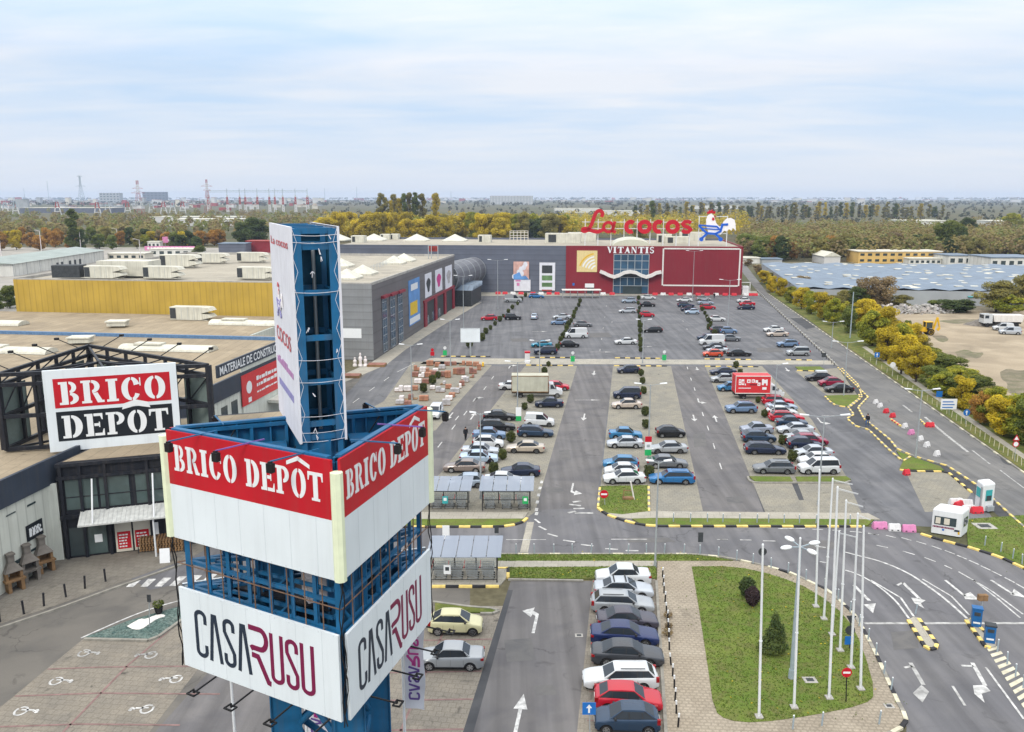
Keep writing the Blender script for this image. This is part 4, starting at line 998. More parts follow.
prect(rt,S1,LANE,PERP,b1+13,5.6,b1+15.8,7.8,.01,.275); rt.build('lettering','letter_white',store)
r2 = MB(); prect(r2,S1,LANE,PERP,b1+13.25,6.85,b1+15.55,7.55,.01,.288); r2.build('banner_logo','sign_red',store)
r3 = MB(); prect(r3,S1,LANE,PERP,b1+13.25,5.85,b1+15.55,6.6,.01,.288); r3.build('banner_logo','sign_black',store)
cn = MB(); cn.prism([S1+LANE*42+PERP*.2,S1+LANE*62+PERP*.2,S1+LANE*62+PERP*4,S1+LANE*42+PERP*4],3.3,3.7); cn.build('canopy','wall_white',store)
# glazed entrance hall
E0 = G(66,559); E0.z = 0; E1 = G(147.5,549.3); E1.z = 0; ea = (E1-E0).normalized(); EW = 15.0; en = Vector((ea.y,-ea.x,0))
hall = MB(); hall.prism([E0,E0+ea*EW,E0+ea*EW+LANE*14,E0+LANE*14],0,8.4); hall.build('entrance_hall','dark_steel',store)
gz = []
def epane(x0,z0,x1,z1,m='glass_green',nm='window',off=.02,th=.04): f = MB(); prect(f,E0,ea,en,x0,z0,x1,z1,th,off); return f.build(nm,m,store)
for x0,x1 in ((.5,2.9),(3.1,5.4),(5.9,8.3),(8.5,10.6),(11.0,13.0),(13.2,14.7)):
    epane(x0,4.3,x1,6.9)
for x0,x1 in ((8.7,10.6),(10.9,14.6)): epane(x0,.25,x1,3.0)
epane(.45,.2,1.55,2.7,'glass_dark','door'); epane(1.8,.2,3.3,2.7,'glass_green','door')
epane(3.95,.1,5.25,2.8,'beige_wall','door'); epane(5.4,.1,6.75,2.8,'beige_wall','door')
for x0,x1 in ((4.1,5.15),(5.5,6.6)): epane(x0,.35,x1,1.9,'sign_red','door_poster',.065,.012)
f = MB(); rr = random.Random(3)
for x0,x1 in ((4.1,5.15),(5.5,6.6)):
    for j in range(5):
        x = x0 + .12
        while x < x1 - .3: w = rr.uniform(.1,.25); prect(f,E0,ea,en,x,.5+j*.26,x+w,.62+j*.26,.006,.078); x += w + .06
f.build('lettering','letter_white',store)
epane(2.35,1.2,2.95,1.9,'letter_white','door_poster',.065,.012); epane(6.95,1.3,7.4,2.4,'letter_white','door_poster',.03,.02)
fm = MB()
for x in (.25,1.68,3.6,6.88,8.5,10.8,13.1,14.85): prect(fm,E0,ea,en,x-.12,0.01,x+.12,8.3,.22,.03)
for z in (3.6,7.0,8.1): prect(fm,E0,ea,en,-.05,z,EW+.05,z+.28,.26,.035)
prect(fm,E0,ea,en,.3,5.35,EW-.3,5.43,.05,.04); fm.build('frame','dark_steel',store)
pnl = MB(); prect(pnl,E0,ea,en,-.9,0.02,-.1,6.7,.3,-.2); pnl.build('corner_pier','wall_white',store)
cp = MB(); c0 = E0 + ea * 1.5 + UP * 3.45
cp.add([c0+en*.1+UP*.55,c0+ea*7.5+en*.1+UP*.55,c0+ea*7.5+en*2.2,c0+en*2.2,c0+en*.1+UP*.67,c0+ea*7.5+en*.1+UP*.67,c0+ea*7.5+en*2.2+UP*.12,c0+en*2.2+UP*.12],[(0,1,2,3),(7,6,5,4),(0,4,5,1),(1,5,6,2),(2,6,7,3),(3,7,4,0)])
for k in range(22):
    x = .15 + k * .34; cp.bar(c0+ea*x+en*.12+UP*.69,c0+ea*x+en*2.2+UP*.14,.05,.03)
cp.build('awning','canopy_grey',store)
tr = MB()
for x in (2.6,7.3): tr.tube(E0+ea*x+en*.25+UP*6.9,E0+ea*x+en*2.0+UP*3.6,.07,n=8)
tr.tube(E0+ea*7.2+en*1.9,E0+ea*7.2+en*1.9+UP*3.5,.08,n=8); tr.build('awning_rods','white_paint',store)
# sloping felt roof patch over the hall, dark parapet line
hr = MB(); hr.sheet([at(E0+ea*.3+LANE*.3,8.42),at(E0+ea*(EW-.3)+LANE*.3,8.42),at(E0+ea*(EW-.3)+LANE*13.5,8.42),at(E0+ea*.3+LANE*13.5,8.42)]); hr.build('roof','roof_felt',store)
# roof-top truss with the big board
truss = thing('roof_sign','big framed red, white and black store sign on black steel truss above the entrance','billboard',(-36,75,0))
TF,TB,TR = Vector((-44.0,71.0,0)),Vector((-43.2,85.5,0)),Vector((-27.4,75.2,0))
tm = MB(); ZA,ZC = 8.5,15.1; seen = set()
for a,b,n_ in ((TF,TB,5),(TB,TR,6),(TF,TR,6)):
    for z in (ZA,11.4,ZC,ZC-.9):
        tm.bar(at(a,z)+(b-a)*.004,at(b,z)-(b-a)*.004,.32,.32)
    for i in range(n_+1):
        p = a.lerp(b,i/n_); kk = (round(p.x,2),round(p.y,2)); kk in seen or tm.bar(at(p,ZA-.01*i),at(p,ZC+.02),.26 if i % n_ else .45,.26 if i % n_ else .45); seen.add(kk)
        if i < n_ and (a,b) != (TF,TR):
            q = a.lerp(b,(i+1)/n_); tm.bar(at(p,ZC-.9),at(q,ZC),.1,.1); tm.bar(at(p,11.4),at(q,ZC-.9),.09,.09)
c_ = (TF+TB+TR) / 3
for p in (TF,TB,TR,(TF+TR)/2,TF.lerp(TR,.25),TF.lerp(TR,.75)):
    tm.bar(at(p,ZC-.1),at(c_,ZC-.1),.2,.2); tm.bar(at(p,ZA),at(c_,ZA),.18,.18)
    q = p.lerp(c_,.12); tm.bar(at(q,.05 if p is TR else 8.2),at(q,ZA),.35,.35)
tm.build('truss','dark_steel',truss)
gp_ = MB()
for a,b,n_ in ((TF,TB,3),(TB,TR,4)):
    dn = (b-a).normalized(); nn = Vector((-dn.y,dn.x,0))
    for i in range(n_):
        p = a.lerp(b,(i+.16)/n_); q = a.lerp(b,(i+.84)/n_)
        gp_.plate([(0,0),((q-p).length,0),((q-p).length,5.2),(0,5.2)],at(p,8.6)+nn*.2,dn,UP,nn*.06)
gp_.build('glass_screen','green_panel',truss)
ar = MB()
for a,b,n_ in ((TF,TB,4),(TB,TR,4)):
    dn = (b-a).normalized(); nn = Vector((-dn.y,dn.x,0))
    for i in range(n_):
        p = at(a.lerp(b,(i+.5)/n_),ZC+.1); q = p + nn * 2.2 + UP * .9; ar.bar(p,q,.07); ar.box(q,(.35,.35,.22))
ar.build('floodlight','black_plastic',truss)
BL = Vector((-39.9,70.7,0)); BR = Vector((-30.0,74.4,0)); ba = (BR-BL).normalized(); bn = Vector((ba.y,-ba.x,0)); BW = (BR-BL).length; BZ0,BZ1 = 8.4,15.55; BH = BZ1 - BZ0
bo = BL + UP * BZ0
f = MB(); f.plate(rect(0,0,BW,BH),bo,ba,UP,bn*.3); f.build('board','sign_white',truss)
f = MB(); f.plate(rect(BW*.07,BH*.535,BW*.945,BH*.895),bo+bn*.3,ba,UP,bn*.015); f.build('red_field','sign_red',truss)
f = MB(); f.plate(rect(BW*.07,BH*.125,BW*.945,BH*.49),bo+bn*.3,ba,UP,bn*.015); f.build('black_field','sign_black',truss)
f = MB(); slab(f,'BRICO',bo+bn*.315+ba*(BW*.105)+UP*(BH*.573),ba,UP,bn*.012,BW*.81,BH*.28)
ps = slab(f,'DEPOT',bo+bn*.315+ba*(BW*.105)+UP*(BH*.158),ba,UP,bn*.012,BW*.81,BH*.28)
xo = BW * .105 + ps[3][1] + ps[3][2] * .5
f.plate([(xo-1.15,BH*.462),(xo,BH*.500),(xo+1.15,BH*.462),(xo+1.0,BH*.535),(xo,BH*.575),(xo-1.0,BH*.535)],bo+bn*.333,ba,UP,bn*.012); f.build('lettering','letter_white',truss)
f = MB()
for x in (.18,.5,.86): f.bar(bo+ba*(BW*x)-bn*.15-UP*1.4,bo+ba*(BW*x)-bn*.15+UP*BH*.9,.3,.3)
f.build('post','dark_steel',truss)
# rooftop air handlers
def air_unit(name,label,p,s=1.0,rz=None,w=8.6):
    t = thing(name,label,'air unit',p,math.atan2(PERP.y,PERP.x) if rz is None else rz,'white rooftop air handling units'); t.scale = (s,s,s)
    b = MB(); b.box((-w*.06,0,1.25),(w*.70,2.4,2.3)); b.box((0,0,.06),(w*.8,2.0,.12))
    for z0,z1 in ((1.30,2.4),(.15,1.22)):
        x0,x1 = w * .29,w * .5
        b.add([(x0,-1.2,z0),(x1,-1.2,z0+.45),(x1-.5,-1.2,z1-.1),(x0,-1.2,z1),(x0,1.2,z0),(x1,1.2,z0+.45),(x1-.5,1.2,z1-.1),(x0,1.2,z1)],[(0,1,2,3),(7,6,5,4),(0,4,5,1),(1,5,6,2),(2,6,7,3)])
    b.build('casing','roof_white',t,local=True)
    g = MB(); g.box((-w*.34,-1.21,1.25),(w*.13,.04,1.9)); g.box((-w*.415,0,1.25),(.04,2.1,1.9)); g.build('grille','unit_dark',t,local=True)
    sm = MB(); 
    for k in range(3): sm.box((-w*.15+k*w*.14,-1.205,1.25),(.05,.02,2.2))
    sm.build('seams','grey_steel',t,local=True)
    return t
au = air_unit('air_unit','white rooftop air unit standing alone before the yellow wall on the tan roof',G(192,319.5,HS-.45))
HM = 14.3
for u,v,s,lab in ((105,278,1.0,'white air unit nearest the left corner of the yellow wall top'),(163,278,.98,'white air unit on the roof edge above the middle of the yellow wall'),(256,278.5,.95,'white air unit on the yellow building roof next to the slim blue sign'),(180,266.5,1.15,'white air unit behind the others near the pink banner'),(213,262.5,.95,'white air unit with dark grille right of the one near the pink banner'),(252,261.5,.95,'white air unit in front of the red rooftop block')):
    r_ = dup(au,G(u,v,HM),au.rotation_euler.z,lab,sc=s)

# ------------------------------------------------------------------ grey and yellow hall
C0 = G(373.5,360.5); C0.z = 0; C1 = G(455,307); C1.z = 0; sd_ = (C1-C0); SLEN = sd_.length; sd_.normalize(); sn = Vector((sd_.y,-sd_.x,0))
fa = -sn
hall2 = thing('retail_hall','large flat roofed hall with yellow front cladding and grey side, beside the car park','building',(C0.x,C0.y,0))
b = MB(); b.prism([C0,C1,C1+fa*78,C0+fa*71.5],0,HM-.3); b.build('wall','clad_brown',hall2)
f = MB(); f.plate(rect(6.2,.1,71.5,HM),C0+fa*0,fa,UP,-sd_*.12); f.build('yellow_cladding','clad_yellow',hall2)
f = MB(); f.plate(rect(-.1,.1,6.19,HM),C0,fa,UP,-sd_*.12); f.build('grey_cladding','clad_grey',hall2)
f = MB(); f.sheet([at(C0+fa*.3+sd_*.2,HM-.28),at(C1+fa*.3-sd_*.2,HM-.28),at(C1+fa*77.7-sd_*.2,HM-.28),at(C0+fa*71.2+sd_*.2,HM-.28)]); f.build('roof','roof_felt_far',hall2)
f = MB()
f.bar(at(C0-sn*.1,HM),at(C1-sn*.1,HM),.3,.5); f.bar(at(C1,HM),at(C1+fa*78,HM),.3,.5); f.bar(at(C0+fa*71.3,HM),at(C1+fa*77.9,HM),.3,.5); f.bar(at(C0+sd_*.1,HM+.02),at(C0+fa*71.5+sd_*.1,HM+.02),.3,.4); f.build('parapet','concrete',hall2)
def srect(u0,v0,u1,v1,m,nm,th=.08,off=.02,parent=None):
    a = on(u0,v0,C0,sd_); b_ = on(u1,v1,C0,sd_); g = MB(); prect(g,C0,sd_,sn,min(a[0],b_[0]),min(a[1],b_[1]),max(a[0],b_[0]),max(a[1],b_[1]),th,off); return g.build(nm,m,parent or hall2),min(a[0],b_[0]),max(a[0],b_[0]),min(a[1],b_[1]),max(a[1],b_[1])
for u0,u1,vt_,vb_ in ((381.5,387.5,299,350),(389.5,395.5,296.5,345),(397.3,403,294,340)):
    g,x0,x1,z0,z1 = srect(u0,vt_,u1,vb_,'glass_blue','window')
    fr_ = MB()
    for k in range(7): prect(fr_,C0,sd_,sn,x0,z0+(z1-z0)*k/6.5,x1,z0+(z1-z0)*k/6.5+.12,.02,.105)
    for k in (0,.5,1): prect(fr_,C0,sd_,sn,x0+(x1-x0)*k-.06,z0,x0+(x1-x0)*k+.06,z1,.02,.13)
    fr_.build('window_frame','grey_wall',hall2)
    cz = MB(); prect(cz,C0,sd_,sn,x0-.4,z1+.1,x1+.6,z1+.6,.7,.02); cz.build('red_cornice','pillar_red',hall2)
g,x0,x1,z0,z1 = srect(408,281,420,320,'poster_blue','poster'); 
f = MB(); prect(f,C0,sd_,sn,x0+1.0,z0+2.2,x0+(x1-x0)*.75,z0+5.0,.012,.11); f.build('poster_picture','poster_yellow',hall2)
f = MB(); prect(f,C0,sd_,sn,x0+.4,z0+.3,x1-.4,z0+1.6,.012,.11); prect(f,C0,sd_,sn,x0+2,z1-2.4,x1-2,z1-1.0,.012,.11); f.build('poster_picture','letter_white',hall2)
for q,m2 in (((424.5,274.5,431.5,295),'unit_dark'),((434.8,270.5,442,289.5),'poster_pink'),((444.8,267,451.8,286),'pallet_grey')):
    g,x0,x1,z0,z1 = srect(*q,'cloth_white','poster'); f = MB(); f.plate([(x0+(x1-x0)*.5+(x1-x0)*.28*math.cos(t)*(1+.3*math.sin(3*t)),(z0+z1)/2+(z1-z0)*.3*math.sin(t)) for t in [2*PI*i/18 for i in range(18)]],C0+sn*.11,sd_,UP,sn*.012); f.build('poster_picture',m2,hall2)
a = on(424,325,C0,sd_)[0]; b_ = on(453.5,306,C0,sd_)[0]; ztop = on(424,303,C0,sd_)[1]
f = MB(); prect(f,C0,sd_,sn,a,.02,b_,ztop,.03,.005); f.build('loggia','unit_dark',hall2)
f = MB(); prect(f,C0,sd_,sn,a-.5,ztop,b_+.5,ztop+.6,.35,.01)
for k in range(4): f.box(at(C0+sd_*(a+1+(b_-a-2)*k/3)+sn*.12,ztop/2),(2.2,.5,ztop-.02),LA)
f.build('pillars','pillar_red',hall2)
f = MB()
for k,(x,z) in enumerate(((3,1.2),(9,1.6),(16,1.4))): prect(f,C0,sd_,sn,a+x,.3,a+x+2.2,z+.9,.02,.04)
f.build('shop_window','glass_blue',hall2)
f = MB(); f.plate(rect(2.1,4.2,5.6,6.0),C0-sd_*.13,fa,UP,-sd_*.08); f.build('notice','letter_white',hall2)
def pyramid(mb,p,w,h):
    q = [p+PERP*(w/2*i)+LANE*(w/2*j) for i,j in ((-1,-1),(1,-1),(1,1),(-1,1))]
    mb.add([x for x in q]+[x+UP*.4 for x in q]+[p+UP*(h+.4)],[(0,1,5,4),(1,2,6,5),(2,3,7,6),(3,0,4,7),(4,5,8),(5,6,8),(6,7,8),(7,4,8)])
for u,v in ((347,279),(363,274.5),(394,264),(404,261.5),(341,267)): f = MB(); pyramid(f,G(u,v,HM-.3),5.2,1.7); f.build('skylight','roof_white',hall2)
f = MB()
for k in range(9):                                                    # railings and pipes on the roof
    p = G(371+k*3,272-k*1.3,HM-.3); f.bar(p,p+UP*1.3,.09); f.bar(p+UP*1.3,p+UP*1.3+PERP*2.5,.08)
for u in (428.5,431.5,438): p = G(u,259,HM-.3); f.bar(p,p+UP*3.8,.18)
f.bar(G(428.5,259,HM-.3)+UP*3.6,G(438,259,HM-.3)+UP*3.6,.15); f.build('roof_rails','grey_steel',hall2)
f = MB()
for u in (431,434.5,436.5): p = G(u,258.6,HM-.3); f.box(p+UP*2.6,(.9,.4,1.4),.4)
f.build('roof_antenna','far_red',hall2)
f = MB(); p = G(70,277.5,HM); f.box(p+UP*1.3,(5.5,3,2.4),0); f.build('roof_block','unit_dark',hall2)
f = MB(); p = G(130,275.5,HM); f.box(p+UP*1.6,(11,5,3.0),-.1); p = G(60,270,HM); f.build('roof_block','roof_white',hall2)

# ------------------------------------------------------------------ shopping centre at the far end
O = G(565.5,293.2); O.z = 0; OE = G(741,295.2); OE.z = 0; fx = (OE-O); RW = fx.length; fx.normalize(); fn = Vector((fx.y,-fx.x,0)); fb = -fn
ZM_ = HT(O,246)
mall = thing('shopping_centre','long shopping centre with red entrance block and blue grey wall behind the car park','shopping centre',(O.x,O.y,0))
b = MB(); b.prism([O-fx*75+fb*.3,O+fb*.3,O+fb*46,O-fx*75+fb*46],0,ZM_-.4); b.build('grey_wall','clad_blue',mall)
b = MB(); b.prism([O+fx*.01,OE,OE+fb*46,O+fb*46+fx*.01],0,ZM_-.3); b.build('red_wall','wall_red',mall)
f = MB(); f.sheet([at(O-fx*74.5+fb*.8,ZM_-.35),at(OE+fb*.5-fx*.4,ZM_-.25),at(OE+fb*45.6-fx*.4,ZM_-.25),at(O-fx*74.5+fb*45.6,ZM_-.35)]); f.build('roof','roof_felt_far',mall)
f = MB(); f.bar(at(O-fx*75+fb*.4,ZM_-.2),at(O+fb*.4,ZM_-.2),.3,.5); f.bar(at(O-fx*75+fb*46,ZM_),at(OE+fb*46,ZM_),.5,.7); f.build('parapet','clad_blue',mall)
f = MB(); f.bar(at(O+fb*.15,ZM_-.15),at(OE+fb*.15,ZM_-.15),.3,.5); f.bar(at(OE-fx*.2,ZM_-.12),at(OE+fb*46-fx*.2,ZM_-.12),.4,.6); f.build('parapet','wall_red',mall)
def frect(u0,v0,u1,v1,m,nm,th=.08,off=.02):
    a = on(u0,v0,O,fx); c = on(u1,v1,O,fx); g = MB(); x0,x1 = sorted((a[0],c[0])); z0,z1 = sorted((a[1],c[1])); prect(g,O,fx,fn,x0,max(z0,.02),x1,z1,th,off); g.build(nm,m,mall); return x0,x1,max(z0,.02),z1
x0,x1,z0,z1 = frect(577,250.5,597,272,'sign_gold','gold_sign',.15)
for k in range(5):
    f = MB(); cx_,cz_ = x1 - .2,z0 + .4; r_ = 1.6 + k * .95
    ribbon_plate(f,[(cx_+1.0*r_*math.cos(R(a)),cz_+r_*math.sin(R(a))) for a in range(100,172,8)],.42,O+fn*.17,fx,UP,fn*.012); f.build('sign_swoosh','tank_yellow' if k == 4 else 'letter_white',mall)
a = on(607,253,O,fx); c = on(654.5,247.2,O,fx)
f = MB(); slab(f,'VITANTIS',O+fx*a[0]+UP*a[1]+fn*.02,fx,UP,fn*.25,c[0]-a[0],c[1]-a[1]+.1,gap=.12); f.build('lettering','letter_white',mall)
gx0,gx1,gz0,gz1 = frect(614,254,648,293.5,'glass_blue','glass_entrance',.06)
f = MB()
for k in range(6): x = gx0 + (gx1-gx0) * k / 5; prect(f,O,fx,fn,x-.09,.02,x+.09,gz1,.05,.085)
for z in (2.6,5.2,7.8,10.4,gz1-.1): prect(f,O,fx,fn,gx0,z-.09,gx1,z+.09,.045,.085)
f.build('glazing_bars','grey_steel',mall)
f = MB(); prect(f,O,fx,fn,gx0+3,.05,gx1-2,2.5,.03,.14); prect(f,O,fx,fn,gx0+3,5.4,gx1-3,6.9,.03,.14); f.build('dark_doors','glass_dark',mall)
wav = [(600,271),(604,272.5),(609,275),(614,276.6),(619,275),(624,272.3),(630,271.3),(636,272.3),(641,275),(646,276.6),(651,275.2),(656,272.6),(661,271.6)]
pts = [on(u,v,O,fx) for u,v in wav]
f = MB(); ribbon_plate(f,pts,.9,O+fn*.02,fx,UP,fn*2.2); f.build('wave_canopy','trim_white',mall)
a = on(663.5,248.5,O,fx); c = on(738.5,286,O,fx)
f = MB()
for x in (a[0],c[0]): prect(f,O,fx,fn,x-.22,c[1],x+.22,a[1],.1,.02)
for z in (a[1],c[1]): prect(f,O,fx,fn,a[0]+.22,z-.22,c[0]-.22,z+.22,.1,.02)
f.build('white_outline','trim_white',mall)
frect(585,283.5,594,287.5,'letter_white','shop_sign',.2); frect(587,288,593.5,293.5,'glass_dark','door'); frect(572.5,283,574.5,285.5,'sign_blue','small_sign')
# barrel rooflight over the entrance
f = MB(); k = 14; xa,xb = gx0 - .5,gx1 + .5; xm = (xa+xb) / 2; rw = (xb-xa) / 2
for i in range(k):
    t0,t1 = PI * i / k,PI * (i+1) / k
    q = [O+fx*(xm+rw*math.cos(t))+UP*(ZM_-.2+2.3*math.sin(t))+fb*y for t,y in ((t0,.5),(t0,20),(t1,20),(t1,.5))]; f.add(q,[(3,2,1,0)])
f.add([O+fx*(xm+rw*math.cos(PI*i/k))+UP*(ZM_-.2+2.3*math.sin(PI*i/k))+fb*.5 for i in range(k+1)],[tuple(range(k,-1,-1))]); f.build('barrel_rooflight','cream_sky',mall)
for u,v in ((338,240.5),(374,240.8),(417,241),(455,241.3),(301,240.3)): f = MB(); pyramid(f,G(u,v,ZM_-.4),8.0,2.2); f.build('skylight','roof_white',mall)
for u,v,w,h,m_ in ((359,242.5,4.6,2.4,'roof_white'),(386,239.5,3.6,2,'roof_white'),(395,239.3,3.2,2,'roof_white'),(485,242.5,4.4,2.6,'roof_white'),(563,243.2,12,3.4,'roof_white'),(582,241.5,10,3.2,'roof_white'),(664,243,5,3,'roof_white'),(677,243.5,8,2.4,'roof_white'),(692,241,9,3.2,'roof_white')):
    f = MB(); p = G(u,v,ZM_-.4); f.box(p+UP*h/2,(w,3.5,h),-.13); o_ = f.build('roof_unit',m_,mall)
    f = MB(); f.box(p+UP*h/2+fn*1.76-fx*(w*.3),(w*.22,.05,h*.75),-.13); f.build('unit_grille','unit_dark',mall)
f = MB()
for k in range(6):
    for j in range(2): p = G(510+k*3.6,244-j*2.2,ZM_-.4); f.bar(p,p+UP*3.8,.22)
for j in range(2):
    for h in (2.2,3.8): f.bar(G(510,244-j*2.2,ZM_-.4)+UP*h,G(528,244-j*2.2,ZM_-.4)+UP*h,.2)
f.build('roof_frame','beige_wall',mall)
# posters on the grey wall
x0,x1,z0,z1 = frect(514,279.5,530.5,291,'cloth_white','poster'); f = MB(); prect(f,O,fx,fn,x0+.9,z0+1.6,x0+1.8,z0+2.6,.015,.11); prect(f,O,fx,fn,x0+.5,z0+3,x0+2.1,z0+3.5,.015,.11); f.build('poster_picture','barrier_pink',mall)
x0,x1,z0,z1 = frect(513.5,261.5,529,279.5,'poster_flesh','poster')
f = MB(); rr = random.Random(2)
for k in range(7): x = x0 + (x1-x0) * rr.random() * .8; z = z0 + (z1-z0) * rr.random() * .8; f.plate([(x+.7*math.cos(t),z+.9*math.sin(t)+.5) for t in [2*PI*i/9 for i in range(9)]],O+fn*(.11+.013*k),fx,UP,fn*.01)
f.build('poster_picture','cloth_white',mall)
f = MB(); f.plate([(x0,z0),(x1,z0),(x1-1,z0+1.2),(x0+2.6,z0+1),(x0+1.9,z0+2.4),(x0,z0+1.4)],O+fn*.25,fx,UP,fn*.01); f.build('poster_picture','poster_blue',mall)
x0,x1,z0,z1 = frect(539.5,262.5,555,290.5,'cloth_white','poster')
for za,zb,m_ in ((.62,.9,'unit_dark'),(.36,.54,'poster_green'),(.13,.28,'poster_green'),(-.02,.03,'far_red')):
    f = MB(); prect(f,O,fx,fn,x0+.8,z0+(z1-z0)*za,x1-.9,z0+(z1-z0)*zb,.015,.11); f.build('poster_picture',m_,mall)
# tube gallery and cart shelter between the two buildings
t_ = thing('tube_gallery','grey cylindrical gallery bridging the grey hall and the shopping centre','footbridge',(C1.x,C1.y,0))
pa = at(C1+fa*3-sd_*1,8.0); pb_ = ATY(478,269,279.5)
f = MB(); f.tube(pa,pb_,4.1,n=32); f.build('gallery','tube_grey',t_,smooth=40)
f = MB()
for k in range(3): q = pa.lerp(pb_,.25+.3*k); f.box((q.x,q.y,2.2),(.8,.8,4.4))
for k in range(7): q = pa.lerp(pb_,k/6); f.tube(q,q+(pb_-pa).normalized()*.25,4.2,n=32)
f.build('support','grey_wall',t_)
sh = G(467,303); t_ = thing('cart_shelter','dark shelter with sawtooth roof under the tube gallery','shelter',(sh.x,sh.y,0),LA)
f = MB(); f.box((0,0,2.2),(16,5.5,4.4)); f.build('wall','unit_dark',t_,local=True)
f = MB()
for k in range(5): x = -7.2 + k * 3.3; f.add([(x,-3,4.4),(x+3.1,-3,4.4),(x+3.1,-3,5.6),(x,3,4.4),(x+3.1,3,4.4),(x+3.1,3,5.6)],[(0,1,2),(5,4,3),(0,2,5,3),(1,4,5,2)])
f.build('roof','roof_steel',t_,local=True)
# roof sign
so = O + fb * 9; 
sg = thing('roof_letters','giant red script letters on a steel frame on the shopping centre roof','roof sign',(so.x,so.y,ZM_-.3))
def sq(u,v): return on(u,v,so,fx)
def letters(name,strokes,w):
    f = MB()
    for s_ in strokes: ribbon_plate(f,s_,w,so,fx,UP,fn*.7)
    f.build(name,'letter_red',sg)
Lp = [sq(u,v) for u,v in ((601.5,217),(603,213),(600,210.2),(596,212),(593.5,219),(591,226),(587,231),(582.5,231.2),(582.8,228.6),(587,228.4),(593,231.2),(598,232),(603,229.6))]
letters('letter',[smooth_px(Lp,2)],1.15)
cA = sq(608.5,227); letters('letter',[[(cA[0]+1.55*math.cos(R(a)),cA[1]+1.5*math.sin(R(a))) for a in range(40,401,20)],[(cA[0]+2.0,cA[1]+1.8),(cA[0]+1.2,cA[1]-1.2),(cA[0]+2.4,cA[1]-1.6)]],.95)
for ch,u,hw in (('c',630.5,5),('o',644.5,6),('c',658.5,5),('o',672.5,6)):
    c = sq(u,226.7); rx = hw * .27; a0,a1 = (48,312) if ch == 'c' else (0,361)
    letters('letter',[[(c[0]+rx*math.cos(R(a)),c[1]+1.55*math.sin(R(a))) for a in range(a0,a1,12)]],1.35)
c = sq(686.5,226.7); letters('letter',[[(c[0]+1.3,c[1]+1.15),(c[0]+.6,c[1]+1.6),(c[0]-.6,c[1]+1.55),(c[0]-1.2,c[1]+.9),(c[0]-.7,c[1]+.25),(c[0]+.6,c[1]-.2),(c[0]+1.25,c[1]-.9),(c[0]+.6,c[1]-1.6),(c[0]-.7,c[1]-1.6),(c[0]-1.4,c[1]-1.1)]],1.15)
f = MB(); xs = sq(582,230)[0]; xe = sq(693,230)[0]
for k in range(9):
    x = xs + 1 + (xe-xs-2) * k / 8; f.bar(so+fx*x+UP*(ZM_-.4)-fn*.2,so+fx*x+UP*sq(600,219)[1]-fn*.2,.22); f.bar(so+fx*x+UP*(ZM_-.4)+fb*3,so+fx*x+UP*sq(600,224)[1]-fn*.2,.16)
for v in (222,228.5): z = sq(600,v)[1]; f.bar(so+fx*xs+UP*z-fn*.2,so+fx*xe+UP*z-fn*.2,.2)
f.build('frame','white_paint',sg)
ro = thing('roof_emblem','white rooster in a blue shopping cart, emblem on the shopping centre roof','emblem',(so.x,so.y,ZM_-.3))
e0 = sq(697.5,241); e1 = sq(728.5,208.5); es = (e1[1]-e0[1]) / 1.06
emblem(so+fx*e0[0]+UP*e0[1],fx,UP,fn*.4,es,ro)
f = MB()
for x in (e0[0]+.3,e1[0]-.1): f.bar(so+fx*x+UP*(ZM_-.4)-fn*.3,so+fx*x+UP*(e0[1]+es*.82)-fn*.3,.22)
for z in (.25,.8): f.bar(so+fx*e0[0]+UP*(e0[1]+es*z)-fn*.3,so+fx*e1[0]+UP*(e0[1]+es*z)-fn*.3,.2)
f.build('frame','white_paint',ro)
# ------------------------------------------------------------------ vehicles (x = forward, origin on the ground under the middle)
def lerp_prof(P,x):
    for (a,za),(b,zb) in zip(P[:-1],P[1:]):
        if a >= x >= b: t = (a-x) / (a-b) if a != b else 0; return za + (zb-za) * t
    return P[0][1] if x > P[0][0] else P[-1][1]
def wheel_meshes(r,w=.2,van=False):
    ty = MB(); ty.lathe([(r*.62,-w/2),(r*.93,-w/2),(r,-w/2+.03),(r,w/2-.03),(r*.93,w/2),(r*.62,w/2)],n=20,axis='y')
    rm = MB(); rr_ = r * .66; y = w / 2 + .004
    rm.lathe([(rr_*.86,y-.05),(rr_,y-.02),(rr_,y+.012),(rr_*.90,y+.012),(rr_*.86,y-.045)],n=20,axis='y')
    for k in range(5):
        a = 2 * PI * k / 5; c,s = math.cos(a),math.sin(a)
        q = [(-.045*s+c*.03,.045*c+s*.03),(.045*s+c*.03,-.045*c+s*.03),(c*rr_*.9+.06*s,s*rr_*.9-.06*c),(c*rr_*.9-.06*s,s*rr_*.9+.06*c)]
        rm.add([(p[0],y-.012,p[1]) for p in q]+[(p[0],y+.010,p[1]) for p in q],[(4,5,6,7),(0,1,5,4),(1,2,6,5),(2,3,7,6),(3,0,4,7),(7,6,5,4)])
    rm.lathe([(.055,y-.02),(.055,y+.016),(.03,y+.02)],n=12,axis='y')
    return ty,rm
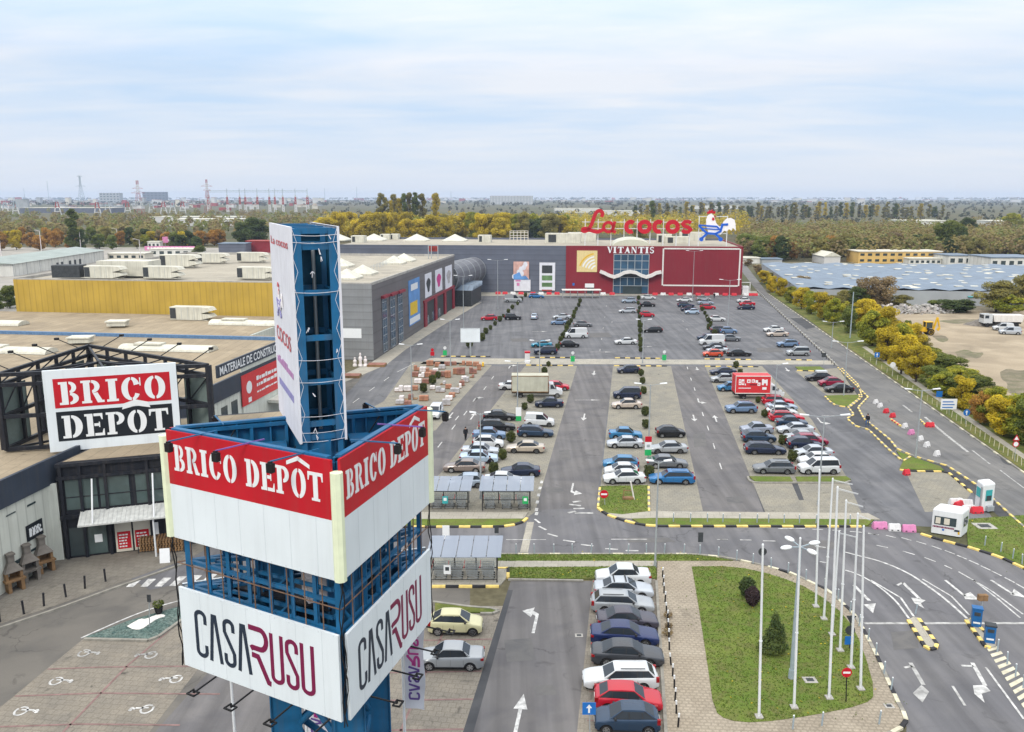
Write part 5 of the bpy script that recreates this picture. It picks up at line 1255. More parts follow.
def car_proto(kind,L_,Wd,belt,cab,win_split,wb,wr=.31,glass_rear=True,far=False,roof_rails=False,zb0=.23,wroof=.70,panel=False):
    """belt: (x, z) line of bonnet, shoulder and boot from front to rear; cab: A B C D side points of the glasshouse; win_split: pillar xs"""
    t = thing(kind,None,None); hw = Wd / 2
    xs = sorted(set([round(L_/2-L_*i/60,3) for i in range(61)]),reverse=True)
    ax_ = (wb/2+.02,-wb/2+.02)
    def arch(x):
        z = 0
        for a in ax_:
            d = abs(x-a); ra = wr + .065
            if d < ra: z = max(z,wr+math.sqrt(ra*ra-d*d)*1.0)
        return z
    rings = []
    for x in xs:
        e = abs(x) / (L_/2); k = 1 - .16 * max(0,(e-.72)/.28) ** 2.2
        w = hw * k; zb = max(zb0+.10*max(0,(e-.86)/.14),arch(x)); zt = lerp_prof(belt,x)
        z1 = max(zb+.015,min(zb0+.2,zt-.3)); z1 = max(z1,zb+.01)
        z2 = max(z1+.02,z1+(zt-z1)*.55)
        half = [(w*.62,zb+(.0)),(w*.955,zb),(w*.995,z1),(w,z2),(w*.985,zt-.085),(w*.945,zt-.02),(w*.84,zt+.008),(w*.45,zt+.028),(0,zt+.034)]
        rings.append((x,half))
    mb = MB(); n = len(rings[0][1]); m_ = 2 * n - 1
    for x,half in rings:
        mb.v += [(x,-y,z) for y,z in half] + [(x,y,z) for y,z in half[::-1][1:]]
    for i in range(len(rings)-1):
        for j in range(m_-1):
            a = i * m_ + j; mb.f.append((a,a+1,a+1+m_,a+m_)); mb.m.append(0); mb.t.append(.5)
    mb.f.append(tuple(range(m_-1,-1,-1))); mb.f.append(tuple((len(rings)-1)*m_+j for j in range(m_))); mb.m += [0,0]; mb.t += [.5,.5]
    # glasshouse
    A,B,C,D = cab; zr = max(B[1],C[1]); wbelt = hw * .88; wtop = hw * wroof; zbelt = min(A[1],D[1]) - .03
    def wz(z): return wbelt + (wtop-wbelt) * (z-zbelt) / (zr-zbelt)
    prof = [(A[0]+.06,A[1]-.03),A,B,(B[0]-.18,B[1]+.02),((B[0]+C[0])/2,zr+.032),(C[0]+.2,C[1]+.02),C,D,(D[0]-.05,D[1]-.03)]
    def row(p,cr):
        w = wz(min(p[1],zr)); return [(p[0],-w,p[1]),(p[0],-w*.82,p[1]+cr),(p[0],0,p[1]+cr*1.3),(p[0],w*.82,p[1]+cr),(p[0],w,p[1])]
    crs = [0,0,0,.018,.022,.018,0,0,0]; o = len(mb.v)
    for p,c in zip(prof,crs): mb.v += row(p,c)
    for i in range(len(prof)-1):
        for j in range(4): a = o + i * 5 + j; mb.f.append((a,a+1,a+6,a+5)); mb.m.append(0); mb.t.append(.5)
    for s_,idx in ((-1,0),(1,4)):
        f = tuple(o+i*5+idx for i in range(len(prof))); mb.f.append(f if s_<0 else f[::-1]); mb.m.append(0); mb.t.append(.5)
    body = mb.build('body','car_white',t,smooth=38,local=True)
    # glass
    def quad(pts,nm='window',off=.012,m='glass_car'):
        pts = [Vector(p) for p in pts]; nn = (pts[1]-pts[0]).cross(pts[2]-pts[0]).normalized(); c = sum(pts,Vector()) / len(pts)
        if nn.dot(c-Vector((0 if abs(nn.x)<.5 else (B[0]+C[0])/2,0,.9))) < 0: nn = -nn
        g = MB(); f = [p+nn*off for p in pts]; b_ = [p-nn*.02 for p in pts]; k = len(pts)
        g.add(f+b_,[tuple(range(k))]+[(i,k+i,k+(i+1) % k,(i+1) % k) for i in range(k)]); return g.build(nm,m,t,local=True)
    def on_seg(P,Q_,z): tt = (z-P[1]) / (Q_[1]-P[1]); return P[0] + (Q_[0]-P[0]) * tt
    for P,Q_,nm in ((A,B,'windscreen'),(D,C,'rear_window')):
        if nm == 'rear_window' and not glass_rear: continue
        z0,z1 = P[1] + .05,Q_[1] - .045
        if nm == 'rear_window' and kind in ('suv','estate','minivan','hatchback'): z0 = P[1] + .10
        w0,w1 = wz(z0) - .085,wz(z1) - .085
        quad([(on_seg(P,Q_,z0),-w0,z0),(on_seg(P,Q_,z0),w0,z0),(on_seg(P,Q_,z1),w1,z1),(on_seg(P,Q_,z1),-w1,z1)],nm)
    z0,z1 = zbelt + .085,zr - .075
    xf0,xf1 = on_seg(A,B,z0) - .16,on_seg(A,B,z1) - .12; xr0,xr1 = on_seg(D,C,z0) + .16,on_seg(D,C,z1) + .12
    if panel: xr0 = xr1 = panel
    xr0 = max(xr0,D[0]+.14); edges = [(xf0,xf1)] + [(x,x+.03) for x in win_split] + [(xr0,xr1)]
    for s_ in (-1,1): g = .06; quad([(edges[0][0]+g,s_*wz(z0-.04),z0-.04),(edges[-1][0]-g,s_*wz(z0-.04),z0-.04),(edges[-1][1]-g*.6,s_*wz(z1+.03),z1+.03),(edges[0][1]+g*.6,s_*wz(z1+.03),z1+.03)],'window_frame',.005,'trim_dark')
    for i in range(len(edges)-1):
        f0,f1 = edges[i]; r0,r1 = edges[i+1]; g = .035
        for s_ in (-1,1):
            quad([(f0-g,s_*wz(z0),z0),(r0+g,s_*wz(z0),z0),(r1+g,s_*wz(z1),z1),(f1-g,s_*wz(z1),z1)],'window')
    # wheels, lamps, trim
    ty,rm = wheel_meshes(wr)
    tm0 = rm0 = None
    for a in ax_:
        for s_ in (-1,1):
            if tm0 is None: tw = ty.build('wheel','black_rubber',t,smooth=35,local=True); tm0 = tw.data
            else: tw = bpy.data.objects.new('wheel',tm0); COL.objects.link(tw); tw.parent = t
            tw.location = (a,s_*(hw-.115),wr); tw.rotation_euler = (0,0,0 if s_>0 else PI)
            if not far:
                if rm0 is None: rw = rm.build('rim','rim',tw,smooth=35,local=True); rm0 = rw.data
                else: rw = bpy.data.objects.new('rim',rm0); COL.objects.link(rw); rw.parent = tw
    if far:
        g = MB()
        for a in ax_:
            for s_ in (-1,1): g.tube((a,s_*(hw-.02),wr),(a,s_*(hw+.0),wr),wr*.6,n=10)
        g.build('rims','rim',t,local=True)
    zf = lerp_prof(belt,L_/2-.12); zrr = lerp_prof(belt,-L_/2+.12)
    for s_ in (-1,1):
        g = MB(); x = L_ / 2
        g.add([(x-.02,s_*hw*.50,zf-.19),(x-.10,s_*hw*.86,zf-.18),(x-.42,s_*(hw*.965),zf-.06),(x-.45,s_*hw*.90,zf+.02),(x-.08,s_*hw*.52,zf-.05),(x-.3,s_*hw*.6,zf-.12)],[(0,1,4),(1,2,3,4),(0,4,5),(5,4,3),(5,3,2,1,0)] if s_<0 else [(4,1,0),(4,3,2,1),(5,4,0),(3,4,5),(0,1,2,3,5)]); g.build('headlight','lamp_clear',t,local=True)
        g = MB(); x = -L_ / 2; zt = zrr
        h = .42 if kind in ('estate','suv','minivan','hatchback','van') else .2
        g.box((x+.10,s_*(hw*.84),zt-.17+(h-.2)*.25),(.20,.17,h*.8)); g.build('tail_light','lamp_red',t,local=True)
        if not far: g = MB(); xm_ = A[0] - .35; g.box((xm_,s_*(wz(zbelt+.1)+.14),zbelt+.11),(.12,.2,.13)); g.build('wing_mirror','trim_dark',t,local=True)
    g = MB(); x = L_ / 2
    g.box((x+.002,0,zf-.20),(.03,hw*.8,.09)); g.box((x+.002,0,.40),(.04,hw*1.1,.12)); g.build('grille','trim_dark',t,local=True)
    if not far:
        g = MB(); g.box((x+.02,0,.50),(.02,.5,.1)); g.build('number_plate','plate_white',t,local=True)
        g = MB(); g.box((-x-.006,0,(zrr-.22) if kind in ('sedan',) else .72),(.02,.5,.1)); g.build('number_plate','plate_white',t,local=True)
        g = MB()
        for s_ in (-1,1):
            for xx in [win_split[0]] + ([xf0-.05] if not panel else []): g.box((xx+.01,s_*(hw*.998),.62),(.012,.012,.46))
            if len(win_split) > 1 and not panel: g.box((win_split[1]+.02,s_*hw*.998,.66),(.012,.012,.36))
            g.box((0,s_*hw*.975,zb0+.06),(wb-.75,.05,.07))
        g.build('door_seams','trim_dark',t,local=True)
    if roof_rails and not far:
        g = MB()
        for s_ in (-1,1): g.bar((B[0]-.3,s_*(wtop-.06),zr+.09),(C[0]+.2,s_*(wtop-.06),zr+.09),.04)
        g.build('roof_rail','trim_dark',t,local=True)
    g = MB(); g.box((0,0,.25),(L_*.93,Wd*.86,.2)); g.build('underbody','black_rubber',t,local=True)
    return t
PROTO = {}
def protos(far):
    s = 'far' if far else 'near'
    PROTO['sedan',s] = car_proto('sedan',4.5,1.76,[(2.25,.60),(2.14,.70),(1.7,.80),(1.0,.90),(0,.94),(-1.4,.98),(-1.9,.98),(-2.15,.94),(-2.25,.78)],[(1.05,.90),(.28,1.40),(-.85,1.40),(-1.62,.99)],[-.12,-1.02],2.62,far=far)
    PROTO['hatchback',s] = car_proto('hatchback',4.0,1.72,[(2.0,.62),(1.9,.74),(1.5,.84),(.95,.94),(0,.96),(-1.4,1.0),(-1.85,.98),(-1.95,.90),(-2.0,.72)],[(1.0,.94),(.30,1.45),(-1.15,1.44),(-1.86,1.0)],[-.10,-.98],2.5,far=far)
    PROTO['sedan_b',s] = car_proto('sedan',4.3,1.74,[(2.15,.66),(2.08,.78),(1.6,.87),(1.05,.95),(0,.99),(-1.2,1.03),(-1.5,1.05),(-2.05,1.03),(-2.15,.80)],[(1.12,.95),(.42,1.48),(-.72,1.47),(-1.28,1.05)],[-.05,-.88],2.6,far=far,wroof=.74)
    PROTO['hatchback_b',s] = car_proto('hatchback',3.8,1.68,[(1.9,.66),(1.82,.80),(1.5,.90),(1.0,1.0),(0,1.02),(-1.3,1.06),(-1.75,1.04),(-1.85,.95),(-1.9,.74)],[(1.08,1.0),(.30,1.52),(-.95,1.52),(-1.72,1.06)],[-.08,-.85],2.45,far=far,wroof=.66)
    PROTO['estate',s] = car_proto('estate',4.6,1.77,[(2.3,.60),(2.18,.70),(1.75,.80),(1.05,.90),(0,.94),(-1.5,.97),(-2.15,.97),(-2.25,.9),(-2.3,.70)],[(1.1,.90),(.35,1.41),(-1.65,1.42),(-2.14,.98)],[-.08,-.98,-1.35],2.68,far=far,roof_rails=True)
    PROTO['suv',s] = car_proto('suv',4.45,1.84,[(2.22,.76),(2.12,.92),(1.7,1.0),(1.05,1.06),(0,1.09),(-1.4,1.12),(-2.05,1.11),(-2.16,1.02),(-2.22,.75)],[(1.05,1.06),(.38,1.62),(-1.5,1.62),(-2.06,1.12)],[-.05,-.95],2.65,wr=.36,far=far,roof_rails=True,zb0=.30)
    PROTO['minivan',s] = car_proto('minivan',4.25,1.80,[(2.12,.70),(2.02,.86),(1.75,.95),(1.25,1.03),(0,1.06),(-1.4,1.08),(-2.0,1.07),(-2.08,.98),(-2.12,.70)],[(1.25,1.03),(.45,1.72),(-1.85,1.74),(-2.06,1.08)],[-.02,-.95],2.7,wr=.32,far=far,wroof=.76)
    PROTO['van',s] = car_proto('van',5.2,1.95,[(2.6,.80),(2.48,1.0),(2.2,1.12),(1.7,1.22),(0,1.24),(-1.5,1.24),(-2.5,1.24),(-2.57,1.2),(-2.6,.7)],[(1.75,1.22),(1.0,2.15),(-2.4,2.25),(-2.56,1.24)],[.28],3.2,wr=.35,far=far,glass_rear=False,wroof=.86,panel=.25)
    PROTO['panel_van',s] = car_proto('panel_van',4.2,1.78,[(2.1,.68),(2.0,.84),(1.7,.93),(1.25,1.02),(0,1.05),(-1.4,1.06),(-2.0,1.06),(-2.07,.98),(-2.1,.70)],[(1.25,1.02),(.45,1.70),(-1.85,1.76),(-2.05,1.06)],[-.35],2.7,wr=.31,far=far,glass_rear=False,wroof=.78,panel=-.4)
protos(False); protos(True)
# (u, v of the wheels nearest the viewer, kind, colour, heading R right / L left / N towards us / A away, zone, length scale)
ZONES = {'near': 'in the near row beside the bollard walk','bay': 'in the bays right of the advertising tower','bl': 'behind the trolley shelters, left of the hedge balls','br': 'behind the shelters, right of the hedge balls',
         'cl': 'in the middle lower block, left of the hedge line','cr': 'in the middle lower block, right of the hedge line','dl': 'in the right lower block, left of the hedge balls','dr': 'in the right lower block, right of the hedge balls',
         'edge': 'by the small lawn near the kerbed path','u1': 'in the far left of the upper car park','u2': 'left of the second hedge in the upper car park','u3': 'right of the second hedge in the upper car park','u4': 'left of the third hedge in the upper car park','u5': 'right of the third hedge in the upper car park',
         'u6': 'left of the fourth hedge in the upper car park','u7': 'right of the fourth hedge in the upper car park','ur': 'along the bollards of the upper car park','yard': 'on the dirt yard behind the yellow trees','store': 'by the brick pallets'}
CARS = [
 (624,588,'sedan','white','L','near'),(624.5,601,'sedan','pearl','R','near'),(623.5,615.5,'estate','silver','R','near'),(628.4,632.5,'sedan','purple_grey','R','near'),(625.7,648.5,'sedan','royal_blue','R','near'),(628.6,669,'sedan','dark_grey','R','near'),(621.7,693,'estate','white','L','near'),(629.7,715,'hatchback','red','R','near'),(628.6,737,'hatchback','dark_blue','L','near'),
 (455,637.5,'hatchback','cream_yellow','R','bay'),(450,672.5,'sedan','silver','L','bay'),
 (499.5,421.5,'sedan','black','R','bl'),(496.7,432,'estate','black','R','bl'),(489,440.5,'sedan','steel_blue','R','bl'),(488,449.3,'hatchback','white','R','bl'),(480,457.5,'sedan','pearl','R','bl'),(478.5,464.5,'sedan','pale_blue','R','bl'),(464,473.8,'sedan','brown_grey','L','bl'),(466,489,'hatchback','silver_blue','L','bl'),
 (513,390.5,'sedan','white','R','br'),(557,391.2,'hatchback','red','R','br'),(549.3,408.3,'sedan','navy','L','br'),(539.6,427.4,'panel_van','white','R','br'),(535.4,438,'estate','dark_blue','R','br'),(525.6,454,'sedan','beige','L','br'),(520.5,478,'sedan','navy','L','br'),(504,488,'sedan','white','R','br'),
 (629,374,'hatchback','navy','L','cl'),(627.6,399.5,'minivan','navy','L','cl'),(627.3,409.6,'sedan','champagne','L','cl'),(626,440.5,'sedan','azure','R','cl'),(625.7,449,'sedan','pearl','L','cl'),(621.6,470,'hatchback','azure','L','cl'),(622,478.5,'hatchback','white','L','cl'),(625,485,'sedan','white','L','cl'),
 (671.4,438.5,'hatchback','black','R','cr'),(669,454.5,'sedan','silver','L','cr'),(668,469.5,'sedan','grey','R','cr'),(673,485.5,'estate','blue','L','cr'),
 (724,375.7,'sedan','navy','L','dl'),(725.4,383.3,'sedan','silver','L','dl'),(731,392,'hatchback','azure','L','dl'),(742.4,414,'suv','steel_blue','L','dl'),(758,434.8,'sedan','lilac_grey','L','dl'),(760.3,443.5,'hatchback','dark_blue','R','dl'),(766.7,455.5,'estate','navy','R','dl'),(776,475,'estate','grey','L','dl'),
 (779,406,'estate','red','R','dr'),(783,411.5,'sedan','silver_blue','R','dr'),(783.5,417.5,'hatchback','white','R','dr'),(788,422.5,'estate','red','R','dr'),(793,428.5,'sedan','dark_blue','R','dr'),(797,434.7,'sedan','pearl','L','dr'),(803,443,'sedan','silver','L','dr'),(812,446.5,'hatchback','maroon','R','dr'),(806,450.5,'hatchback','navy','R','dr'),(814.7,459,'sedan','pearl','L','dr'),(818,467,'hatchback','white','L','dr'),(821,475.2,'minivan','white','L','dr'),
 (820,381.7,'hatchback','black','L','edge'),(832,387.3,'hatchback','maroon','L','edge'),(840.7,393.3,'sedan','black','L','edge'),
 (489,320.7,'hatchback','red','L','u1'),(513,302.5,'van','silver','R','u1'),(536.3,298.3,'estate','blue','R','u2'),(512.8,320.2,'suv','black','R','u2'),(534.8,320,'hatchback','silver_blue','A','u2'),(562,319.5,'sedan','pearl','L','u2'),(559.5,325.2,'sedan','steel_blue','L','u2'),(542,347.8,'sedan','teal_blue','L','u2'),(545.7,355,'suv','navy','L','u2'),
 (576,338.5,'van','white','L','u3'),(583,327,'sedan','grey','R','u3'),(569.7,347.8,'hatchback','black','R','u3'),
 (629.4,303.3,'suv','silver_blue','L','u4'),(628,313.3,'estate','pearl','L','u4'),(626.3,344.8,'sedan','white','L','u4'),(648.5,299.6,'sedan','white','R','u5'),(647.9,307,'sedan','black','R','u5'),(647.5,317.4,'hatchback','red','R','u5'),(652.7,332.9,'estate','black','L','u5'),
 (685,302,'sedan','white','L','u6'),(686.3,307.5,'estate','dark_blue','R','u6'),(689,311.5,'sedan','navy','L','u6'),(692.7,314.4,'hatchback','pale_blue','L','u6'),(707,340.5,'hatchback','dark_blue','L','u6'),(712.6,345.6,'van','white','L','u6'),(715,350.3,'sedan','dark_grey','L','u6'),(718,354,'sedan','pearl','L','u6'),(713.6,357.3,'hatchback','orange_red','L','u6'),
 (703.8,300.8,'estate','silver','R','u7'),(706,304.8,'sedan','silver_blue','R','u7'),(708.4,309.6,'hatchback','red','R','u7'),(716.8,321.6,'sedan','white','R','u7'),(721,333.2,'suv','dark_grey','R','u7'),(729,334,'hatchback','steel_blue','R','u7'),(731,341.7,'sedan','grey','R','u7'),(739.6,356.8,'sedan','black','R','u7'),
 (744,303,'hatchback','white','L','ur'),(747.7,306.2,'sedan','red','L','ur'),(746.7,309.9,'sedan','navy','L','ur'),(774.5,332.4,'sedan','white','L','ur'),(778.3,337,'sedan','champagne','L','ur'),(788.8,347.8,'suv','steel_blue','L','ur'),(799.2,356.2,'minivan','silver','L','ur'),
 (911.5,351,'van','dark_grey','A','yard'),(915.5,358.5,'sedan','navy','A','yard'),(921.5,369.5,'sedan','silver_blue','A','yard'),(1005,331,'panel_van','white','L','yard'),(1012,335,'panel_van','pearl','L','yard'),(434.5,420,'panel_van','white','N','store')]
NM = {'sedan': 'saloon','hatchback': 'hatchback','estate': 'estate car','suv': 'SUV','minivan': 'people carrier','van': 'tall van','panel_van': 'small van'}
CN_ = {k: k.replace('_',' ') for k in CAR}; CN_.update({'pearl': 'off-white','azure': 'bright blue','pale_blue': 'pale blue','navy': 'blue black','dark_blue': 'dark blue'})
placed = []
rc = random.Random(11)
lab_count = {}
for (u,v,k,c,hd,zn,*_) in CARS:
    base = f'{CN_[c]} {NM[k]} {ZONES[zn]}'; lab_count.setdefault(base,[]).append((u,v))
for i,(u,v,k,c,hd,zn,*_) in enumerate(CARS):
    base = f'{CN_[c]} {NM[k]} {ZONES[zn]}'; same = sorted(lab_count[base],key=lambda q:-q[1])
    if len(same) > 1: base = ('nearer ' if same[0] == (u,v) else 'farther ') + base
    p = G(u,v); far = v < 345
    root = PROTO[k if not (k in ('sedan','hatchback') and (i*7+len(c)) % 5<2) else k+'_b','far' if far else 'near']
    ang = {'R': 0,'L': PI,'N': LA+PI,'A': LA}[hd] + R(rc.uniform(-3.0,2.5)) - (R(1.0) if hd in 'RL' else 0)
    if zn == 'yard' and hd == 'A': ang = LA - PI / 2 + .25
    if zn == 'yard' and hd == 'L': ang = PI * .92
    p.y += .88 if hd in 'RL' else 1.9
    p.z = .02
    grp = 'delivery vans' if k in ('van','panel_van') else 'parked cars'
    r_ = dup(root,p,ang,base,grp,'van' if k in ('van','panel_van') else 'car',mats={'body': 'car_'+c},sc=(rc.uniform(.95,1.05),.95,rc.uniform(.93,.985)))
    r_.name = {'van': 'parked_van','panel_van': 'parked_van'}.get(k,'parked_car'); placed.append(r_)
    if zn == 'near' and c == 'pearl':
        g = MB()
        for x in (.15,-.75): g.box((x,0,1.50),(.09,1.25,.05))
        g.build('roof_bars','trim_dark',r_,local=True)
    if zn == 'edge' and v < 383: g = MB(); g.box((-.4,0,1.62),(1.7,1.0,.3)); g.build('roof_box','car_white',r_,local=True)
for t in PROTO.values(): kill(t)
# lorries
def lorry(label,p,cargo_m,cab_m,Lc,Hc,art=None,ang=0.0):
    t = thing('box_truck',label,'lorry',p,ang,'box lorries')
    W2 = 1.12; x0 = -Lc / 2 - .9; x1 = x0 + Lc
    b = MB(); b.box(((x0+x1)/2,0,.95+Hc/2),(Lc,2.3,Hc)); b.build('cargo_box',cargo_m,t,local=True)
    b = MB()
    for z in (.97,.95+Hc-.04): 
        for s_ in (-1,1): b.box(((x0+x1)/2,s_*1.16,z),(Lc,.05,.12))
    for x in (x0+.03,x1-.03):
        for s_ in (-1,1): b.box((x,s_*1.16,.95+Hc/2),(.08,.05,Hc-.24))
    b.build('cargo_frame','trim_white' if art else 'wood',t,local=True)
    b = MB(); b.box(((x0+x1)/2+1,0,.72),(Lc+2,1.1,.3)); 
    for x in (x0+1.2,): b.box((x,-.95,.6),(1.0,.4,.4))
    b.build('chassis','black_plastic',t,local=True)
    P = [(x1+.1,.55),(x1+2.1,.55),(x1+2.15,.95),(x1+1.95,1.12),(x1+1.25,1.32),(x1+.75,2.15),(x1+.1,2.2)]
    b = MB(); vs = [(x,s_*(1.0 if z<1.4 else .9),z) for s_ in (-1,1) for x,z in P]; n = len(P)
    b.add(vs,[tuple(range(n)),tuple(range(2*n-1,n-1,-1))]+[(i,n+i,n+(i+1) % n,(i+1) % n) for i in range(n)]); b.build('cab',cab_m,t,smooth=30,local=True)
    b = MB(); a_,c_ = Vector((x1+1.22,0,1.36)),Vector((x1+.80,0,2.08)); nn = Vector((.85,0,.5)).normalized() * .02
    b.add([a_+Vector((0,-.86,0))+nn,a_+Vector((0,.86,0))+nn,c_+Vector((0,.8,0))+nn,c_+Vector((0,-.8,0))+nn],[(0,1,2,3)]); b.build('windscreen','glass_car',t,local=True)
    for s_ in (-1,1):
        b = MB(); y0,y1 = 1.012,.925; b.add([(x1+.3,s_*y0,1.42),(x1+1.02,s_*y0,1.42),(x1+.66,s_*y1,2.02),(x1+.3,s_*y1,2.02)],[(0,1,2,3) if s_<0 else (3,2,1,0)]); b.build('window','glass_car',t,local=True)
        b = MB(); b.box((x1+2.08,s_*.75,.98),(.12,.35,.2)); b.build('headlight','lamp_clear',t,local=True)
        b = MB(); b.box((x1+1.1,s_*1.15,1.6),(.1,.16,.32)); b.build('wing_mirror','trim_dark',t,local=True)
    ty,rm = wheel_meshes(.38,.24)
    for x in (x0+1.35,x1+1.35):
        for s_ in (-1,1):
            w_ = MB(); w_.v,w_.f,w_.m,w_.t = ty.v,ty.f,ty.m,ty.t; w = w_.build('wheel','black_rubber',t,smooth=35,local=True); w.location = (x,s_*.92,.38); w.rotation_euler = (0,0,0 if s_>0 else PI)
            w_.v,w_.f,w_.m,w_.t = rm.v,rm.f,rm.m,rm.t; w_.build('rim','rim',w,smooth=35,local=True)
    if art:
        b = MB(); y = -1.165
        for rx0,rz0,rx1,rz1 in ((.09,.48,.16,.80),(.17,.48,.24,.80),(.26,.46,.29,.56),(.32,.60,.42,.80),(.45,.62,.54,.80),(.56,.60,.63,.76),(.62,.44,.70,.62),(.74,.48,.80,.82),(.80,.58,.86,.78),(.86,.46,.90,.80),(.09,.28,.44,.32),(.76,.22,.88,.36)):
            b.box((x0+Lc*(rx0+rx1)/2,y,.95+Hc*(rz0+rz1)/2),(Lc*(rx1-rx0),.012,Hc*(rz1-rz0)))
        b.build('lettering','letter_white',t,local=True)
        b = MB()
        for rx0,rz0,rx1,rz1 in ((.105,.54,.14,.60),(.105,.68,.14,.74),(.19,.56,.225,.70),(.345,.66,.39,.74),(.47,.67,.51,.75),(.64,.50,.67,.56)):
            b.box((x0+Lc*(rx0+rx1)/2,y-.008,.95+Hc*(rz0+rz1)/2),(Lc*(rx1-rx0),.012,Hc*(rz1-rz0)))
        b.build('lettering','ad_red',t,local=True)
        b = MB()
        for rx0,rz0,rx1,rz1 in ((.64,.66,.88,.74),(.40,.46,.60,.54)):
            b.box((x0+Lc*(rx0+rx1)/2,y+.004,.95+Hc*(rz0+rz1)/2),(Lc*(rx1-rx0),.012,Hc*(rz1-rz0)))
        b.build('lettering','wall_red',t,local=True)
    return t
p = G(536,398); p.y += 1.1; lorry('white cab lorry with grey tarpaulin box parked across the left bays',p,'tarp','car_white',5.6,2.5,ang=R(-1))
p = G(758.5,399.5); p.y += 1.1; lorry('lorry with bright red advertising box and white cab',p,'ad_red','car_white',5.3,2.7,True,ang=R(-1.5))
# tipper truck and backhoe on the yard
p = G(1003,327.5); p.y += 1.3
t = thing('tipper_truck','white tipper truck standing on the dirt yard','lorry',p,PI*.98)
b = MB(); P = [(-1.0,1.0),(3.6,1.0),(3.6,1.9),(3.45,3.0),(1.9,3.0),(1.9,1.2),(-1,1.2)]
b = MB(); b.box((3.4,0,2.0),(2.0,2.4,2.1)); b.build('cab','car_white',t,local=True)
b = MB(); b.box((4.41,0,2.45),(.03,2.1,.8)); 
for s_ in (-1,1): b.box((3.7,s_*1.21,2.45),(.9,.03,.7))
b.build('window','glass_car',t,local=True)
b = MB(); b.add([(2.0,-1.25,1.3),(-4.4,-1.25,1.3),(-4.7,-1.25,2.9),(2.3,-1.25,2.9),(2.0,1.25,1.3),(-4.4,1.25,1.3),(-4.7,1.25,2.9),(2.3,1.25,2.9)],[(0,1,2,3),(7,6,5,4),(0,4,5,1),(1,5,6,2),(3,7,4,0),(2,6,7,3)])
for k in range(6): 
    for s_ in (-1,1): b.box((1.9-k*1.25,s_*1.28,2.1),(.12,.08,1.5))
b.build('tipper_body','trim_white',t,local=True)
b = MB(); b.box((-.2,0,.95),(8.6,1.0,.35)); b.box((1.6,0,1.6),(.5,2.2,1.2)); b.build('chassis','black_plastic',t,local=True)
ty,rm = wheel_meshes(.52,.32)
for x in (3.4,-1.8,-3.2):
    for s_ in (-1,1):
        w_ = MB(); w_.v,w_.f,w_.m,w_.t = ty.v,ty.f,ty.m,ty.t; w = w_.build('wheel','black_rubber',t,smooth=35,local=True); w.location = (x,s_*1.05,.52); w.rotation_euler = (0,0,0 if s_>0 else PI)
p = G(926,335.5); p.y += 1
t = thing('backhoe_loader','yellow backhoe loader with raised rear arm on the dirt yard','digger',p,PI)
b = MB(); b.box((.9,0,1.3),(2.2,1.2,.9)); b.box((-.3,0,.9),(3.6,1.0,.4)); b.build('body','tank_yellow',t,local=True)
b = MB(); b.box((-.7,0,2.95),(1.7,1.6,.12)); 
for x in (-1.45,.05):
    for s_ in (-1,1): b.bar((x,s_*.72,1.2),(x,s_*.72,2.9),.1)
b.build('cab_frame','tank_yellow',t,local=True)
b = MB(); b.box((-.7,0,2.2),(1.36,1.36,1.3)); b.build('cab_glass','glass_dark',t,local=True)
b = MB(); b.bar((-1.9,0,1.0),(-2.7,0,3.9),.34,.34); b.bar((-2.7,0,3.9),(-3.3,0,1.6),.26,.26); b.bar((-3.3,0,1.6),(-2.9,0,1.0),.5,.4); b.build('digging_arm','tank_yellow',t,local=True)
b = MB()
for s_ in (-.6,.6): b.bar((1.0,s_,1.5),(2.7,s_,.7),.16,.16)
b.add([(2.6,-1.1,.2),(3.4,-1.1,.25),(2.7,-1.1,1.1),(2.6,1.1,.2),(3.4,1.1,.25),(2.7,1.1,1.1)],[(0,1,2),(5,4,3),(0,3,4,1),(2,5,3,0)]); b.build('front_loader','tank_yellow',t,local=True)
for x,r0 in ((1.4,.5),(-1.0,.75)):
    ty,rm = wheel_meshes(r0,.42)
    for s_ in (-1,1):
        w = ty.build('wheel','black_rubber',t,smooth=35,local=True); w.location = (x,s_*.95,r0); w.rotation_euler = (0,0,0 if s_>0 else PI); rm.build('rim','tank_yellow',w,smooth=35,local=True)
# ------------------------------------------------------------------ vegetation
def leaf_cloud(mb,rng,blobs,n,size,flat=.0,core=True):
    """n leaf-clump quads spread through a set of ellipsoid blobs (cx,cy,cz,rx,ry,rz)"""
    vol = [b[3]*b[4]*b[5] for b in blobs]; tot = sum(vol)
    for b,w in zip(blobs,vol):
        tint = rng.random(); k = max(6,int(n*w/tot))
        for _ in range(k):
            while True:
                x,y,z = rng.uniform(-1,1),rng.uniform(-1,1),rng.uniform(-1,1); q = x * x + y * y + z * z
                if q <= 1 and q > rng.random() * .55: break
            c = Vector((b[0]+x*b[3],b[1]+y*b[4],b[2]+z*b[5]))
            nrm = Vector((x+rng.gauss(0,.6),y+rng.gauss(0,.6),z+.35+rng.gauss(0,.5))).normalized()
            a = nrm.orthogonal().normalized(); a.rotate(Matrix.Rotation(rng.uniform(0,6.28),3,nrm)); bb = nrm.cross(a)
            s = size * rng.uniform(.55,1.3); e = s * rng.uniform(.5,.9)
            t = min(1,max(0,tint*.7+rng.gauss(.15,.18)))
            mb.add([c-a*s*.5-bb*e*.15,c-a*s*.1-bb*e*.5,c+a*s*.5-bb*e*.05,c+a*s*.05+bb*e*.5],[(0,1,2,3)],0,t)
